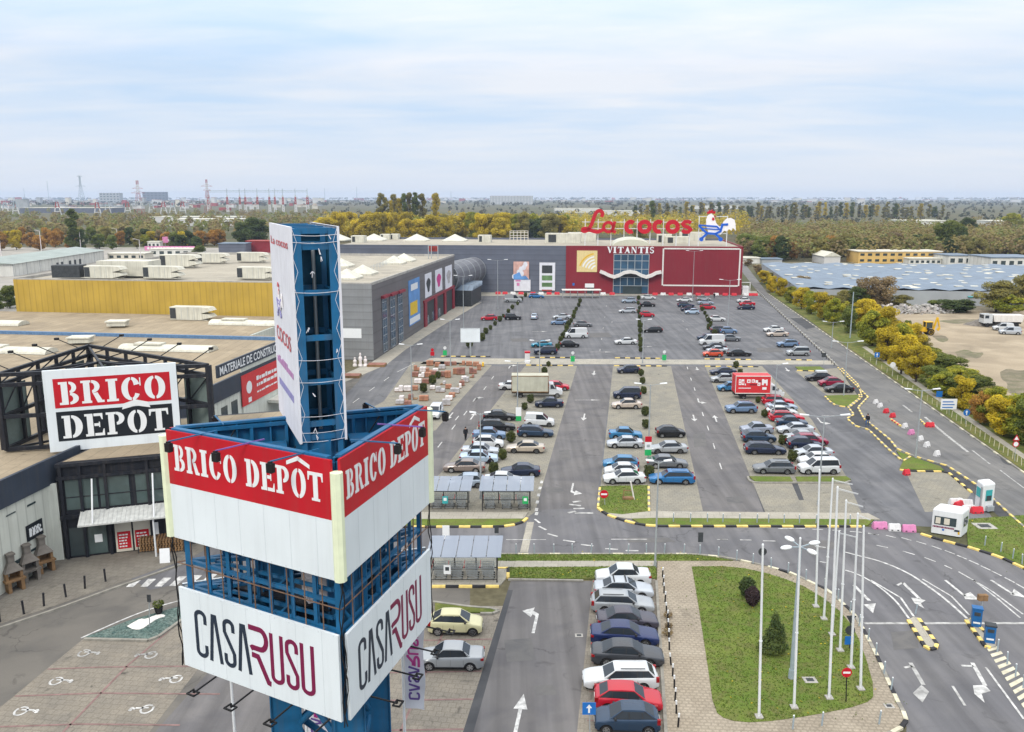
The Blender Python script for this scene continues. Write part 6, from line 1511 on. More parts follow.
def limb(mb,p,q,r0,r1,rng,n=4,wob=.12):
    p = Vector(p); q = Vector(q); prev = p; L_ = (q-p).length
    for i in range(1,n+1):
        t = i / n; c = p.lerp(q,t) + (Vector((rng.gauss(0,1),rng.gauss(0,1),0))*L_*wob*.25 if i<n else Vector()); mb.tube(prev,c,r0+(r1-r0)*(t-1/n),r0+(r1-r0)*t,7,caps=False); prev = c
def tree_proto(name,leaf,H_,Wc,seed,n=2600,size=.45,shape='round',bare=0.25,nb=26):
    rng = random.Random(seed); t = thing(name,None,None); th = H_ * (.14 if shape != 'poplar' else .08)
    tk = MB(); limb(tk,(0,0,-.05),(rng.gauss(0,.15),rng.gauss(0,.15),H_*.72),H_*.022+.04,.03,rng,7,.05)
    blobs = []
    for i in range(nb):
        f = (i+.5) / nb; a = rng.uniform(0,6.28)
        if shape == 'round': z = th + (H_-th) * f; env = math.sin(PI*min(.97,.12+.80*f)) ** .7; r = Wc / 2 * env
        elif shape == 'poplar': z = th + (H_-th) * f; r = Wc / 2 * math.sin(PI*min(.96,.15+.8*f)) ** .6
        elif shape == 'cone': z = th * .2 + (H_-th*.2) * f; r = Wc / 2 * (1-f) ** .8
        else: z = th + (H_-th) * (f**.8); r = Wc / 2 * math.sin(PI*min(.97,.2+.7*f)) ** .5
        d = r * rng.uniform(.25,.82); s = Wc * rng.uniform(.11,.2) * (1 if shape != 'poplar' else 1.5)
        x,y = math.cos(a) * d,math.sin(a) * d; z = min(z,H_-s*.5)
        blobs.append((x,y,z,s,s*rng.uniform(.8,1.1),s*rng.uniform(.65,1.0)*(1.6 if shape == 'poplar' else 1)))
        z0 = max(th*.7,z-d*1.1-.6); limb(tk,(0,0,min(z0,H_*.68)),(x,y,z),.02+H_*.006,.015,rng,3,.2)
    tk.build('trunk','bark',t,local=True)
    lf = MB(); leaf_cloud(lf,rng,blobs,n,size); lf.build('crown',leaf,t,tint=True,local=True); return t
def bush_proto(name,leaf,r,h,seed,n=900,size=.14):
    rng = random.Random(seed); t = thing(name,None,None); blobs = [(0,0,h*.5,r*.92,r*.92,h*.48)]
    for i in range(14): a = rng.uniform(0,6.28); z = h * rng.uniform(.2,.85); e = math.sqrt(max(.05,1-((z-h*.5)/(h*.5))**2)); blobs.append((math.cos(a)*r*.7*e,math.sin(a)*r*.7*e,z,r*.34,r*.34,r*.3))
    lf = MB(); leaf_cloud(lf,rng,blobs,n,size); lf.build('crown',leaf,t,tint=True,local=True)
    st_ = MB()
    for i in range(5): limb(st_,(rng.gauss(0,.04),rng.gauss(0,.04),0),(rng.gauss(0,r*.4),rng.gauss(0,r*.4),h*.75),.03,.012,rng,3)
    st_.build('stem','bark',t,local=True); return t
TP = {}
for i,(k,leaf,H_,Wc,sh,n,s) in enumerate((('yellow_a','leaf_yellow',8,7.5,'round',5200,.42),('yellow_b','leaf_yellow',8.5,6.4,'spread',5000,.42),('gold','leaf_gold',8,7,'round',4600,.42),('lime','leaf_lime',7.5,6.4,'round',5000,.42),('green','leaf_green',7,6,'round',4800,.40),('dark','leaf_dark',8,6.5,'round',5200,.42),('brown','leaf_brown',7,6,'spread',2600,.38),('orange','leaf_orange',7,6,'round',3600,.42),('olive','leaf_olive',8,7,'round',4200,.42),('poplar','leaf_olive',20,4.2,'poplar',3600,.6),('poplar_green','leaf_green',20,4.0,'poplar',4200,.6),('poplar_gold','leaf_gold',20,4.4,'poplar',3600,.6))):
    TP[k] = tree_proto('tree',leaf,H_,Wc,40+i,int(n*1.7),s*.88,sh,nb=34)
TH0 = {k: (20 if 'poplar' in k else {'yellow_b': 8.5,'lime': 7.5,'green': 7,'brown': 7,'orange': 7}.get(k,8)) for k in TP}
TW0 = {k: (4.2 if 'poplar' in k else {'yellow_a': 7.5,'yellow_b': 6.4,'lime': 6.4,'green': 6,'dark': 6.5,'brown': 6,'orange': 6}.get(k,7)) for k in TP}
rt_ = random.Random(21)
def tree(k,p,h,w,label,group,nm='tree'):
    t = dup(TP[k],(p[0],p[1],0),rt_.uniform(0,6.28),label,group,'tree',sc=(w/TW0[k],w/TW0[k],h/TH0[k])); t.name = nm; return t
# clipped hedge balls between the parking rows
HB = bush_proto('hedge_ball','leaf_boxwood',.62,1.5,5,1300,.17)
def ball(u,v,s,label,grp):
    t = dup(HB,G(u,v),rt_.uniform(0,6),label,grp,'bush',sc=s*rt_.uniform(.9,1.1)*(.62 if v>352 else .8)); t.name = 'hedge_ball'
for (a,b,n,s,lab,grp) in (((526,297),(486,334),10,1.2,'round clipped evergreen in the leftmost hedge row of the upper car park','hedge balls of the first hedge'),((580.5,303),(557.5,350),13,1.25,'round clipped evergreen in the hedge row beside the white tall van','hedge balls of the second hedge'),((638.5,300),(640,352),12,1.2,'round clipped evergreen in the hedge row in front of the glass entrance','hedge balls of the third hedge'),((697,300),(710,326),8,1.15,'round clipped evergreen in the hedge row below the white outlined red wall','hedge balls of the fourth hedge')):
    for i in range(n):
        t = i / (n-1); ball(a[0]+(b[0]-a[0])*t+rt_.uniform(-.7,.7),a[1]+(b[1]-a[1])*t,s*(1-.12*(i % 3)),lab,grp)
for u,v,s in ((482,341,1.5),(469.5,348,1.5)): ball(u,v,s,'round evergreen beside the blank white billboard','evergreens by the blank billboard')
for u,v,s,lab in ((548.5,366.5,1.25,'small round evergreen behind the red hatchback by the lorry'),(544.5,374.5,1.5,'round evergreen just behind the tarpaulin lorry'),(530.5,403,1.5,'round evergreen half hidden by the dark saloon and lorry'),(524.5,410,1.3,'round evergreen behind the small white van'),(511,442.5,1.55,'round evergreen next to the dark blue estate car'),(502.5,459.5,1.6,'round evergreen behind the beige saloon'),(493.5,474.5,1.75,'round evergreen between the brown grey and blue black saloons'),
    (641,376,1.5,'top round evergreen of the middle lower hedge line'),(642.5,384,1.3,'second round evergreen of the middle lower hedge line'),(643.5,394,1.4,'third round evergreen of the middle lower hedge line'),(645,416,1.6,'round evergreen behind the champagne saloon'),(645.5,428.5,1.55,'round evergreen above the red topped trolley sign'),(649,478,1.7,'round evergreen beside the blue estate car'),
    (709,330,1.3,'small round evergreen beside the dark grey SUV'),(714.5,335.5,1.2,'small round evergreen behind the white tall van'),(736,368,1.4,'small round evergreen behind the blue black saloon'),(740,375.5,1.5,'small round evergreen above the red advertising box'),(764.5,417.5,1.45,'cone shaped evergreen beside the steel blue SUV'),(758,403,1.2,'low evergreen under the red advertising lorry'),(782.5,445,1.6,'round evergreen beside the dark blue hatchback'),(792.5,461.5,1.7,'round evergreen beside the blue black estate car'),
    (438,378.5,1.45,'topmost round evergreen among the brick pallets'),(432.5,384.5,1.7,'middle round evergreen among the brick pallets'),(423.5,392.5,1.75,'lowest round evergreen among the brick pallets')):
    ball(u,v,s,lab,'round evergreens of the lower car park')
# lawn conifer and shrubs
cf = bush_proto('conifer','leaf_dark',1.0,3.6,8,10,.2); kill(cf)
rng = random.Random(12); t = thing('conifer','dark conical conifer standing on the lawn among the flagpoles','tree',G(773.5,652,.12))
lf = MB(); leaf_cloud(lf,rng,[(rng.gauss(0,.22)*(1-i/26),rng.gauss(0,.22)*(1-i/26),.3+2.6*i/24,.78*(1-i/27)+.06,.78*(1-i/27)+.06,.3) for i in range(24)],5000,.16); lf.build('crown','leaf_dark',t,tint=True,local=True)
tk = MB(); tk.tube(G(773.5,652,.1),G(773.5,652,.1)+UP*2.4,.1,.02,8); tk.build('trunk','bark',t)
for u,v,m_,r,h,lab in ((747,597,'leaf_dark',.65,1.7,'dark green rounded shrub on the lawn left of the purple one'),(752,606,'leaf_purple',.58,1.6,'dark purple shrub on the lawn')):
    b = bush_proto('shrub',m_,r,h,int(u),2200,.15); b.location = G(u,v,.12); tag(b,lab,'shrub','shrubs on the lawn')
rr = random.Random(31)
for (u,v,r,h) in ((668,618,.35,.5),(667,636,.4,.55),(669,628,.3,.4)):
    b = bush_proto('weed_tuft','leaf_brown',r,h,int(v),260,.1); b.location = G(u,v,.1); tag(b,'dry brown weeds at the edge of the bollard walk','weeds','dry weeds by the bollards')
# roadside belt
belt = [(765,284,'yellow_b',6,6.5),(757,274,'brown',4.5,6),(772,292,'yellow_a',6.5,6),(781,296,'yellow_a',7,6.5),(790,303,'lime',6,5.5),(801,309,'yellow_b',7.5,7),(811,314,'lime',7.5,6.5),(824,320,'yellow_b',8.5,8),(833,325,'lime',8,6.5),(838,318,'olive',7,7),(848,333,'green',7,5.5),(862,331,'yellow_b',9,8.5),(872,346,'lime',9,8.5),(884,345,'yellow_a',10,9),(886,361,'yellow_a',8.0,8.0),(899,359,'lime',8.5,7),(901,374,'yellow_b',8.5,7),(910,356,'yellow_a',8,7.5),(916,382,'yellow_b',7.5,6.5),(906,343,'green',6,3.2),(932,388,'green',4.5,6),(944,396,'lime',4.6,6.5),(955,398,'green',4.4,5.5),(961,409,'yellow_a',6,5.5),(980,424,'orange',5.5,4),(992,425,'lime',6.5,6),(1003,436,'yellow_b',6.5,6),(1019,440,'lime',7.5,7.5),(1035,446,'green',8,8),(1060,460,'yellow_a',8,8)]
desc = {'yellow_a': 'full yellow autumn tree','yellow_b': 'broad yellow autumn tree','gold': 'golden yellow tree','lime': 'yellow green tree','dark': 'dark green tree','brown': 'thin brown tree','green': 'low green tree','orange': 'rusty orange tree','olive': 'olive green tree'}
for i,(u,v,k,h,w) in enumerate(belt):
    where = ['at the road end','opposite the upper car park','opposite the cross aisle','beside the dirt yard','beside the verge signs'][min(4,int((v-270)/40))]
    nb_ = belt[i-1][2] if i else 'brown'
    tree(k,G(u,v),h*.78,w*.78,f'{desc[k]} {where}, after a {desc[nb_]}','autumn trees along the side road')
for i in range(26):                                                       # undergrowth under the belt
    f = i / 25; u,v = 772 + (1045-772) * f ** .85,293.5 + (452-293.5) * f ** 1.15; k = rt_.choice(['lime','green','olive','lime','yellow_a'])
    tree(k,G(u+rt_.uniform(-1,5),v-rt_.uniform(3,8)),rt_.uniform(2.2,3.8),rt_.uniform(4,6.5),'low bushy undergrowth beneath the autumn trees along the side road','undergrowth along the side road','bush')
# trees and bushes around the market hall and yard
for u,v,k,h,w,lab in ((800,292,'brown',5,8,'bare brown tree before the left end of the market roof'),(868,309,'brown',8,9,'bare brown tree before the middle of the market roof'),(880,309,'brown',8.5,9,'tall bare brown tree left of the grey shed'),(858,310,'dark',6,7,'dark bush left of the bare brown trees'),(846,309,'olive',5,7,'olive bush at the corner of the market roof'),(899,310,'olive',4,8,'low olive bush before the grey shed'),(948,312,'dark',3.2,9,'dark low bush behind the rubble'),(960,312,'dark',3.2,9,'dark low bush left of the turquoise shed'),(937,311,'green',2.8,7,'green bush right of the grey shed'),(996,312,'olive',8,12,'broad olive tree at the back of the dirt yard'),(1008,314,'lime',5,8,'yellow green bush in front of the broad olive tree'),(1021,308,'olive',9,9,'olive tree at the right end of the market roof'),(771,283,'olive',3.6,5,'olive bush at the near left corner of the market'),(748,266,'brown',3,5,'brown bush beside the red wall')):
    tree(k,G(u,v),h,w,lab,'trees around the market hall')
for u,v,k,h,w,lab in ((38,312,'dark',5.5,6,'dark green tree left of the yellow cladding'),(8,312,'green',5,6,'green tree at the left edge beside the yellow cladding'),(24,308,'green',6,6,'rounded green tree just left of the yellow hall corner')):
    tree(k,G(u-14,v,0),h,w,lab,'trees left of the yellow hall')

def inside(p,poly):
    c = False; n = len(poly)
    for i in range(n):
        a,b = poly[i],poly[i-1]
        if (a.y>p.y) != (b.y>p.y) and p.x < (b.x-a.x) * (p.y-a.y) / (b.y-a.y) + a.x: c = not c
    return c
rg = random.Random(4); gt = MB(); fl_ = MB()
for px,z,n_ in ((lawn,.13,7000),([(508,567),(656,566),(657,578),(510,578)],.11,1800),([(497,553.6),(690,553.6),(735,560.5),(497,561)],.11,2200),([(966,519),(1024,515),(1060,540),(1040,572),(1000,555),(968,545)],.11,1500),([(600,486),(648,485),(648.5,511),(622,514),(598,507)],.12,1200)):
    P = [G(u,v,z) for u,v in px]; x0,x1 = min(p.x for p in P),max(p.x for p in P); y0,y1 = min(p.y for p in P),max(p.y for p in P); k = 0
    while k < n_:
        p = Vector((rg.uniform(x0,x1),rg.uniform(y0,y1),z))
        if not inside(p,P):
            if rg.random() > .02: continue
        k += 1; t = rg.random()
        for _ in range(3):
            a = rg.uniform(0,6.28); w = rg.uniform(.02,.045); h = rg.uniform(.03,.085); d = Vector((math.cos(a),math.sin(a),0)); e = Vector((rg.gauss(0,.05),rg.gauss(0,.05),h))
            gt.add([p-d*w,p+d*w,p+e],[(0,1,2)],0,min(1,max(0,t+rg.gauss(0,.15))))
        if rg.random() < .012: q = p + Vector((rg.gauss(0,.3),rg.gauss(0,.3),.06)); d = Vector((math.cos(t*6),math.sin(t*6),.1)) * .07; e = Vector((-d.y,d.x,.02)); fl_.add([q-d,q-e,q+d,q+e],[(0,1,2,3)],0,t)
leaf_mat('leaf_grass',(.080,.130,.020),(.105,.165,.026),(.15,.19,.040))
tag(gt.build('grass','leaf_grass',tint=True),'short ragged grass on the lawns','grass',kind='stuff'); tag(fl_.build('fallen_leaves','leaf_gold',tint=True),'fallen yellow leaves on the lawns','leaves',kind='stuff')
# ------------------------------------------------------------------ lamps, poles, signs
def lamp_post(ub,vb,vt,label,arm=1.3,n=2,col='grey_steel',r=.075,ang=0.0):
    p = G(ub,vb); h = HT(p,vt); t = thing('street_lamp',label,'street lamp',p,ang,'car park lamp posts')
    m = MB(); m.tube((0,0,0),(0,0,h),r*1.25,r*.7,12); m.tube((0,0,0),(0,0,.5),r*1.9,r*1.5,12); m.build('pole',col,t,smooth=40,local=True)
    for k in range(n):
        s = (1,-1)[k % 2]
        a = MB(); a.bar((0,0,h-.12),(s*arm,0,h+.10),.05); a.build('arm',col,t,local=True)
        b = MB(); x0,x1 = s * arm * .8,s * (arm+.55)
        b.add([(x0,-.09,h+.06),(x0,.09,h+.06),(x1,.17,h+.14),(x1,-.17,h+.14),(x0,-.06,h+.16),(x0,.06,h+.16),(x1,.10,h+.24),(x1,-.10,h+.24)],[(3,2,1,0),(4,5,6,7),(0,1,5,4),(1,2,6,5),(2,3,7,6),(3,0,4,7)]); b.build('lamp_head','white_paint',t,local=True)
    return t
for a in ((655,567,462,'slim lamp post beside the white saloon at the end of the near car row',.5,2),(480.8,499,413.5,'lamp post rising behind the right trolley shelter',.5,2),(517.5,417,362,'lamp post in front of the tarpaulin lorry',1.2,2),(463.6,328.5,276,'lamp post beside the grey hall loggia',1.6,2),(450.6,366,320,'lamp post left of the blank white billboard',1.2,2),(497.8,308.5,260,'lamp post before the blue grey wall, left of the family poster',2.2,2),(412,400,345,'lamp post on the left side of the brick pallets',1.2,2),(539.6,376.5,341,'lamp post behind the tarpaulin lorry',1.2,2),(642.5,363.5,320,'lamp post at the near end of the third hedge',.9,2),(648,463,384.5,'lamp post in the middle lower block by the red topped sign',1.3,2),(692.5,297.5,251,'left one of two lamp posts before the white outlined red wall',2.0,2),(707,294,262,'right one of two lamp posts before the white outlined red wall',2.4,2),(727.8,326,280,'lamp post near the right corner of the red wall',2.0,2),(773.6,421,364.5,'lamp post over the red estate cars',.9,1),(818,505,416,'lamp post beside the white people carrier at the front of the block',1.9,2),(831.4,348,322,'lamp post on the side road verge near the trees',1.6,2),(843.6,396,342,'lamp post on the small lawn with the black saloon',1.8,2),(915.6,458,390,'lamp post in the grass wedge beside the row of plastic blocks',1.5,2)):
    lamp_post(*a)
p = G(850,338); t = thing('utility_pole','plain grey utility pole among the yellow trees','pole',p); m = MB(); m.tube(p,at(p,HT(p,292)),.14,.1,10); m.build('pole','galv',t,smooth=40)
# multi-head lamp on the lawn
p = G(791.2,678,.12); h = HT(p,547); t = thing('street_lamp','grey lamp post with four white oval heads on the lawn','street lamp',p)
m = MB(); m.tube(p,at(p,h),.13,.09,14); m.tube(p,p+UP*.6,.2,.17,14); m.build('pole','galv',t,smooth=40)
for a in (20,110,200,290):
    d = Vector((math.cos(R(a)),math.sin(R(a)),0)); m = MB(); m.bar(at(p,h),at(p,h)+d*.8+UP*.1,.06); m.build('arm','galv',t)
    m = MB(); c = at(p,h) + d * 1.05 + UP * .12; q = Vector((-d.y,d.x,0))
    for k in range(2):
        pass
    rows = []
    for j in range(7):
        a_ = -PI / 2 + PI * j / 6; rows.append([c+d*(.42*math.cos(b)*math.cos(a_))+q*(.22*math.sin(b)*math.cos(a_))+UP*(.13*math.sin(a_)) for b in [2*PI*i/14 for i in range(14)]])
    vs = [x for r_ in rows for x in r_]; m.add(vs,[(j*14+i,j*14+(i+1) % 14,(j+1)*14+(i+1) % 14,(j+1)*14+i) for j in range(6) for i in range(14)]); m.build('lamp_head','white_paint',t,smooth=80)
# flagpoles
FP = [(759,717,762.9,545,0),(794,707.5,800.3,538.5,0),(815.8,606.5,819.6,470,.0),(823.8,619,832.8,479,1.5),(829,698,837.6,487.5,1.3),(832,634.6,839.2,532,1.3),(840,650.5,846.2,500.8,1.2),(851,667.6,857.9,514,.9),(860.6,689,863.8,526.5,0)]
fl_lab = ['bare white flagpole nearest the bottom left of the lawn','bare white flagpole beside the four headed lamp post','white flagpole at the far tip of the lawn','white flagpole with halyard, second from the far tip of the lawn','white flagpole left of the no entry sign on the lawn','short white flagpole behind the tall one at the lawn edge','white flagpole with concrete foot in the middle of the right lawn edge','white flagpole just behind the no entry sign','bare white flagpole at the lower right corner of the lawn']
for (ub,vb,ut,vt,arm),lab in zip(FP,fl_lab):
    p = G(ub,vb,.12); q = ATY(ut,vt,p.y); t = thing('flagpole',lab,'flagpole',p,0,'white flagpoles on the lawn')
    m = MB(); m.tube(p,q,.085,.06,12); m.tube(p.lerp(q,.45),p.lerp(q,.455),.10,.10,12); m.tube(q,q+UP*.08,.07,.04,10); m.build('pole','white_paint',t,smooth=40)
    m = MB(); m.box((p.x,p.y,.16),(.42,.42,.10)); m.build('foot','concrete',t)
    if arm: m = MB(); m.bar(q-UP*.05,q+Vector((arm,.2,-.45)),.035); m.bar(q-UP*.12,q+Vector((arm,.2,-.5)),.015); m.build('arm','white_paint',t)
# traffic signs
def sign(ub,vb,us,vs_,shape,size,m_,label,name='traffic_sign',face=-1,pole='grey_steel',mark=None):
    p = G(ub,vb); c = ATY(us,vs_,p.y); t = thing(name,label,'sign',p); q = MB(); q.tube(p,(c.x,p.y,c.z+size*.4),.035,n=8); q.build('post',pole,t,smooth=40)
    ax = Vector((1,0,0)); n_ = Vector((0,-.02,0)); o = Vector((c.x,p.y-.045,c.z))
    s = size / 2
    P = {'disc': arc(0,0,s,s,0,345,24),'square': rect(-s,-s,s,s),'wide': rect(-s*1.5,-s,s*1.5,s),'tall': rect(-s*.62,-s*1.25,s*.62,s*1.25),'tri': [(-s,-s*.8),(s,-s*.8),(0,s)]}[shape]
    q = MB(); q.plate(P,o,ax,UP,n_); q.build('plate',m_,t)
    o2 = o + n_; n2 = Vector((0,-.008,0)); q = MB()
    if mark == 'bar': q.plate(rect(-s*.7,-s*.2,s*.7,s*.2),o2,ax,UP,n2)
    if mark == 'arrow': q.plate([(-s*.14,-s*.7),(s*.14,-s*.7),(s*.14,s*.1),(s*.45,s*.1),(0,s*.7),(-s*.45,s*.1),(-s*.14,s*.1)],o2,ax,UP,n2)
    if mark == 'trolley': q.plate(rect(-s*.35,-s*.1,s*.4,s*.35),o2,ax,UP,n2); q.plate(arc(-s*.2,-s*.4,s*.12,s*.12,0,330,8),o2,ax,UP,n2); q.plate(arc(s*.25,-s*.4,s*.12,s*.12,0,330,8),o2,ax,UP,n2)
    if mark == 'centre': q.plate(arc(0,0,s*.72,s*.72,0,345,20),o2,ax,UP,n2)
    if q.v: q.build('symbol','letter_white',t)
    return t,o,s
sign(605,506,604,494,'disc',.85,'letter_red','round no entry sign on the grass island at the lane mouth',mark='bar')
sign(846,703.5,846.4,672,'disc',.62,'letter_red','round no entry sign on the lawn between the flagpoles',pole='black_plastic',mark='bar')
sign(590,738,589,708,'square',.75,'sign_blue','square blue sign with white arrow in front of the near car row',mark='arrow')
sign(762,566,762.4,551.5,'disc',.7,'unit_dark','dark back of a round sign behind the first flagpole')
t,o,s = sign(849.5,650,849,640,'square',.6,'sign_blue','dark backed sign cluster at the lawn edge by the street',pole='unit_dark')
for dz,sh in ((.75,'disc'),(1.5,'tri')): q = MB(); q.plate(arc(0,0,.33,.33,0,345,20) if sh == 'disc' else [(-.35,.3),(.35,.3),(0,-.3)],o+UP*dz,Vector((1,0,0)),UP,Vector((0,-.02,0))); q.build('plate','unit_dark',t)
q = MB(); q.tube(G(849.5,650),o+UP*1.8+Vector((0,.04,0)),.04,n=8); q.build('post','unit_dark',t)
sign(700.7,551.5,700.5,537,'tall',.7,'unit_dark','dark back of a tall sign at the street edge above the lawn'); sign(496.7,541,496.6,529,'tall',.6,'unit_dark','dark back of a tall sign behind the large trolley shelter')
sign(446,546,446,532,'tall',1.0,'letter_white','pale upright information panel behind the large trolley shelter')
sign(876.6,364.7,877,354.8,'square',.9,'sign_blue','small blue sign on the verge below the golden trees',mark='arrow'); sign(892.5,376.5,892.8,364.8,'disc',.95,'letter_white','white round sign with dark plate on the verge')
t,o,s = sign(949,415,948.7,404,'wide',1.5,'letter_white','white rectangular board on the verge before the yellow trees'); q = MB()
for k in range(3): q.plate(rect(-.9,.35-k*.4,.6+.2*(k % 2),.5-k*.4),o-UP*.1,Vector((1,0,0)),UP,Vector((0,-.03,0)))
q.build('lettering','sign_blue',t)
sign(965.2,424,966.5,412.5,'disc',.9,'sign_blue','blue and white round sign on the verge right of the white board',mark='arrow'); sign(939,404,939.2,394,'square',.9,'sign_blue','blue sign half hidden at the foot of the low green bushes')
t,o,s = sign(1014.6,461.5,1015.6,444,'disc',.75,'letter_red','triangular warning sign above a round one near the right edge',mark='centre'); q = MB(); q.plate([(-.42,.42),(.42,.42),(0,1.15)],o,Vector((1,0,0)),UP,Vector((0,-.02,0))); q.build('plate','letter_red',t); q = MB(); q.plate([(-.25,.52),(.25,.52),(0,.95)],o-Vector((0,.02,0)),Vector((1,0,0)),UP,Vector((0,-.008,0))); q.build('symbol','letter_white',t)
sign(823.8,366,823.8,355,'square',.8,'unit_dark','dark square sign back at the corner of the cross aisle and side road')
for (u,vb,vt,lab,c2) in ((445,357,346,'green trolley sign by the upper left aisle kerb','sign_green'),(572.6,363.5,351,'green trolley sign by the second aisle kerb','sign_green'),(664,362,350,'green trolley sign at the end of the aisle kerb below the white sedan','sign_green'),(432.5,357,348,'red marker sign above the brick pallets','letter_red')):
    p = G(u,vb); h = HT(p,vt); t = thing('trolley_sign',lab,'sign',p,0,'trolley park signs'); q = MB(); q.tube(p,at(p,h-.2),.04,n=8); q.build('post','grey_steel',t)
    q = MB(); q.box((p.x,p.y-.06,h*.38),(.75,.06,h*.45)); q.build('panel',c2,t); q = MB(); q.plate(arc(0,0,.3,.3,0,345,16),Vector((p.x,p.y-.06,h-.35)),Vector((1,0,0)),UP,Vector((0,-.03,0))); q.build('disc','lamp_clear' if c2 == 'sign_green' else 'letter_red',t)
p = G(647.4,463); h = HT(p,436); t = thing('trolley_sign','tall trolley sign with red top and green foot on the middle hedge line','sign',p,0,'trolley park signs')
for z0,z1,m_ in ((.80,1,'letter_red'),(.52,.797,'letter_white'),(.30,.517,'sign_green')): q = MB(); q.box((p.x,p.y-.2,h*(z0+z1)/2),(.75,.08,h*(z1-z0))); q.build('panel',m_,t)
q = MB(); q.box((p.x,p.y-.2,h*.15),(.12,.06,h*.3)); q.box((p.x,p.y-.25,h*.66),(.35,.03,.3)); q.build('post','grey_steel',t)
p = G(587.5,421.5); 
p = G(517,418); 
for (u,v,lab) in ((518.5,421,'white and green trolley sign by the small white van'),):
    p = G(u,v); h = HT(p,407); t = thing('trolley_sign',lab,'sign',p,0,'trolley park signs'); q = MB(); q.box((p.x,p.y,h*.66),(.75,.08,h*.6)); q.build('panel','letter_white',t); q = MB(); q.box((p.x,p.y,h*.18),(.75,.09,h*.33)); q.build('panel','sign_green',t)
p = G(527.3,363); t = thing('kiosk_box','narrow white box with red top at the aisle corner','box',p); q = MB(); q.box((p.x,p.y,.95),(.9,.8,1.9)); q.build('body','barrier_white',t); q = MB(); q.box((p.x,p.y,2.05),(1.0,.9,.3)); q.build('top','letter_red',t)
# blank billboard
p = G(470.5,355.5); t = thing('blank_billboard','blank white billboard on a single post at the left aisle','billboard',p); zb_,zt_ = HT(p,342.3),HT(p,328.3); w_ = (480.3-461) * p.y * 1.02 / F
q = MB(); q.box((p.x,p.y,(zb_+zt_)/2),(w_,.35,zt_-zb_)); q.build('board','sign_white',t); q = MB(); q.tube(p,at(p,zb_),.18,n=10); q.build('post','grey_steel',t)
q = MB()
for z in (zb_+.04,zt_-.04): q.box((p.x,p.y-.18,z),(w_,.04,.1))
q.build('rim','grey_steel',t)
# trolley shelters and trolleys
cart = thing('shopping_trolley',None,None)
m = MB()
for z,k in ((.45,.42),(.62,.46),(.8,.5),(.98,.53)):
    x0,x1,y = -k,k * .8,.26
    for a,b in (((x0,-y,z),(x1,-y,z)),((x1,-y,z),(x1,y,z)),((x1,y,z),(x0,y,z)),((x0,y,z),(x0,-y,z))): m.bar(a,b,.025)
for i in range(6):
    x = -.42 + i * .16
    for y in (-.26,.26): m.bar((x,y,.45),(x*1.2,y,.98),.018)
m.bar((-.4,-.2,.12),(.5,-.2,.16),.035); m.bar((-.4,.2,.12),(.5,.2,.16),.035); m.bar((.5,-.2,.15),(-.35,-.22,.45),.03); m.bar((.5,.2,.15),(-.35,.22,.45),.03)
m.build('basket','grey_steel',cart,local=True); m = MB(); m.bar((-.66,-.28,1.05),(-.66,.28,1.05),.05); m.build('handle','letter_red',cart,local=True)
m = MB()
for x in (-.38,.46):
    for y in (-.2,.2): m.tube((x,y-.02,.06),(x,y+.02,.06),.06,n=8)
m.build('wheels','black_rubber',cart,local=True)
def shelter(u0,u1,vb,vr_f,dpt,npan,label,sgn,nc):
    a = G(u0,vb); b = G(u1,vb); h = HT(a,vr_f); w = (b-a).length; t = thing('trolley_shelter',label,'shelter',a,0,'trolley shelters')
    m = MB()
    for i in range(npan):
        x0,x1 = -.35 + (w+.7) * i / npan + .03,-.35 + (w+.7) * (i+1) / npan - .03
        m.add([(x0,-.5,h-.05),(x1,-.5,h-.05),(x1+.15,dpt+.3,h+.5),(x0+.15,dpt+.3,h+.5),(x0,-.5,h),(x1,-.5,h),(x1+.15,dpt+.3,h+.55),(x0+.15,dpt+.3,h+.55)],[(3,2,1,0),(4,5,6,7),(0,1,5,4),(1,2,6,5),(2,3,7,6),(3,0,4,7)])
    m.build('roof','shelter_roof',t,local=True)
    m = MB(); nb = 3
    for i in range(nb+1):
        x = w * i / nb
        m.bar((x,0,0),(x,0,h-.05),.09 if i % nb == 0 else .05) if i % nb == 0 else None
        m.bar((x,dpt,0),(x,dpt,h+.42),.08); m.bar((x,-.4,h-.08),(x,dpt+.2,h+.42),.07)
    for z in (.35,h*.55,h-.12): m.bar((0,dpt,z+(.4 if z>h*.8 else 0)),(w,dpt,z+(.4 if z>h*.8 else 0)),.06)
    m.bar((0,0,h-.1),(w,0,h-.1),.08)
    for z in (.35,h*.5): m.bar((0,0,z),(w,0,z),.045); m.bar((0,0,z),(0,dpt,z),.045); m.bar((w,0,z),(w,dpt,z),.045)
    m.build('frame','trim_dark',t,local=True)
    m = MB(); m.box((w/2,dpt+.03,h*.52),(w,.02,h*.75)); m.box((-.02,dpt/2,h*.5),(.02,dpt,h*.7)); m.box((w+.02,dpt/2,h*.5),(.02,dpt,h*.7)); m.build('glass','shelter_glass',t,local=True)
    for x,m_ in sgn: m = MB(); m.box((w*x,-.1,h*.5),(.55,.05,.75)); m.build('sign',m_,t,local=True); m = MB(); m.box((w*x,-.13,h*.53),(.3,.02,.3)); m.build('symbol','letter_white' if m_ != 'letter_white' else 'unit_dark',t,local=True)
    for k in range(nc):
        r_ = dup(cart,(a.x+.7+(w-1.4)*((k // 2)/max(1,(nc-1) // 2)),a.y+dpt*(.3+.38*(k % 2)),.0 if vb<520 and vb<512 else .1),PI/2*0+rt_.uniform(-.08,.08),label.replace('trolley shelter','shelter').split(' ')[0]+' row of parked shopping trolleys, one of those under the '+{0: 'left shelter',1: 'right shelter',2: 'front shelter'}[len(done_sh)],'shopping trolleys','trolley')
    done_sh.append(1)
done_sh = []
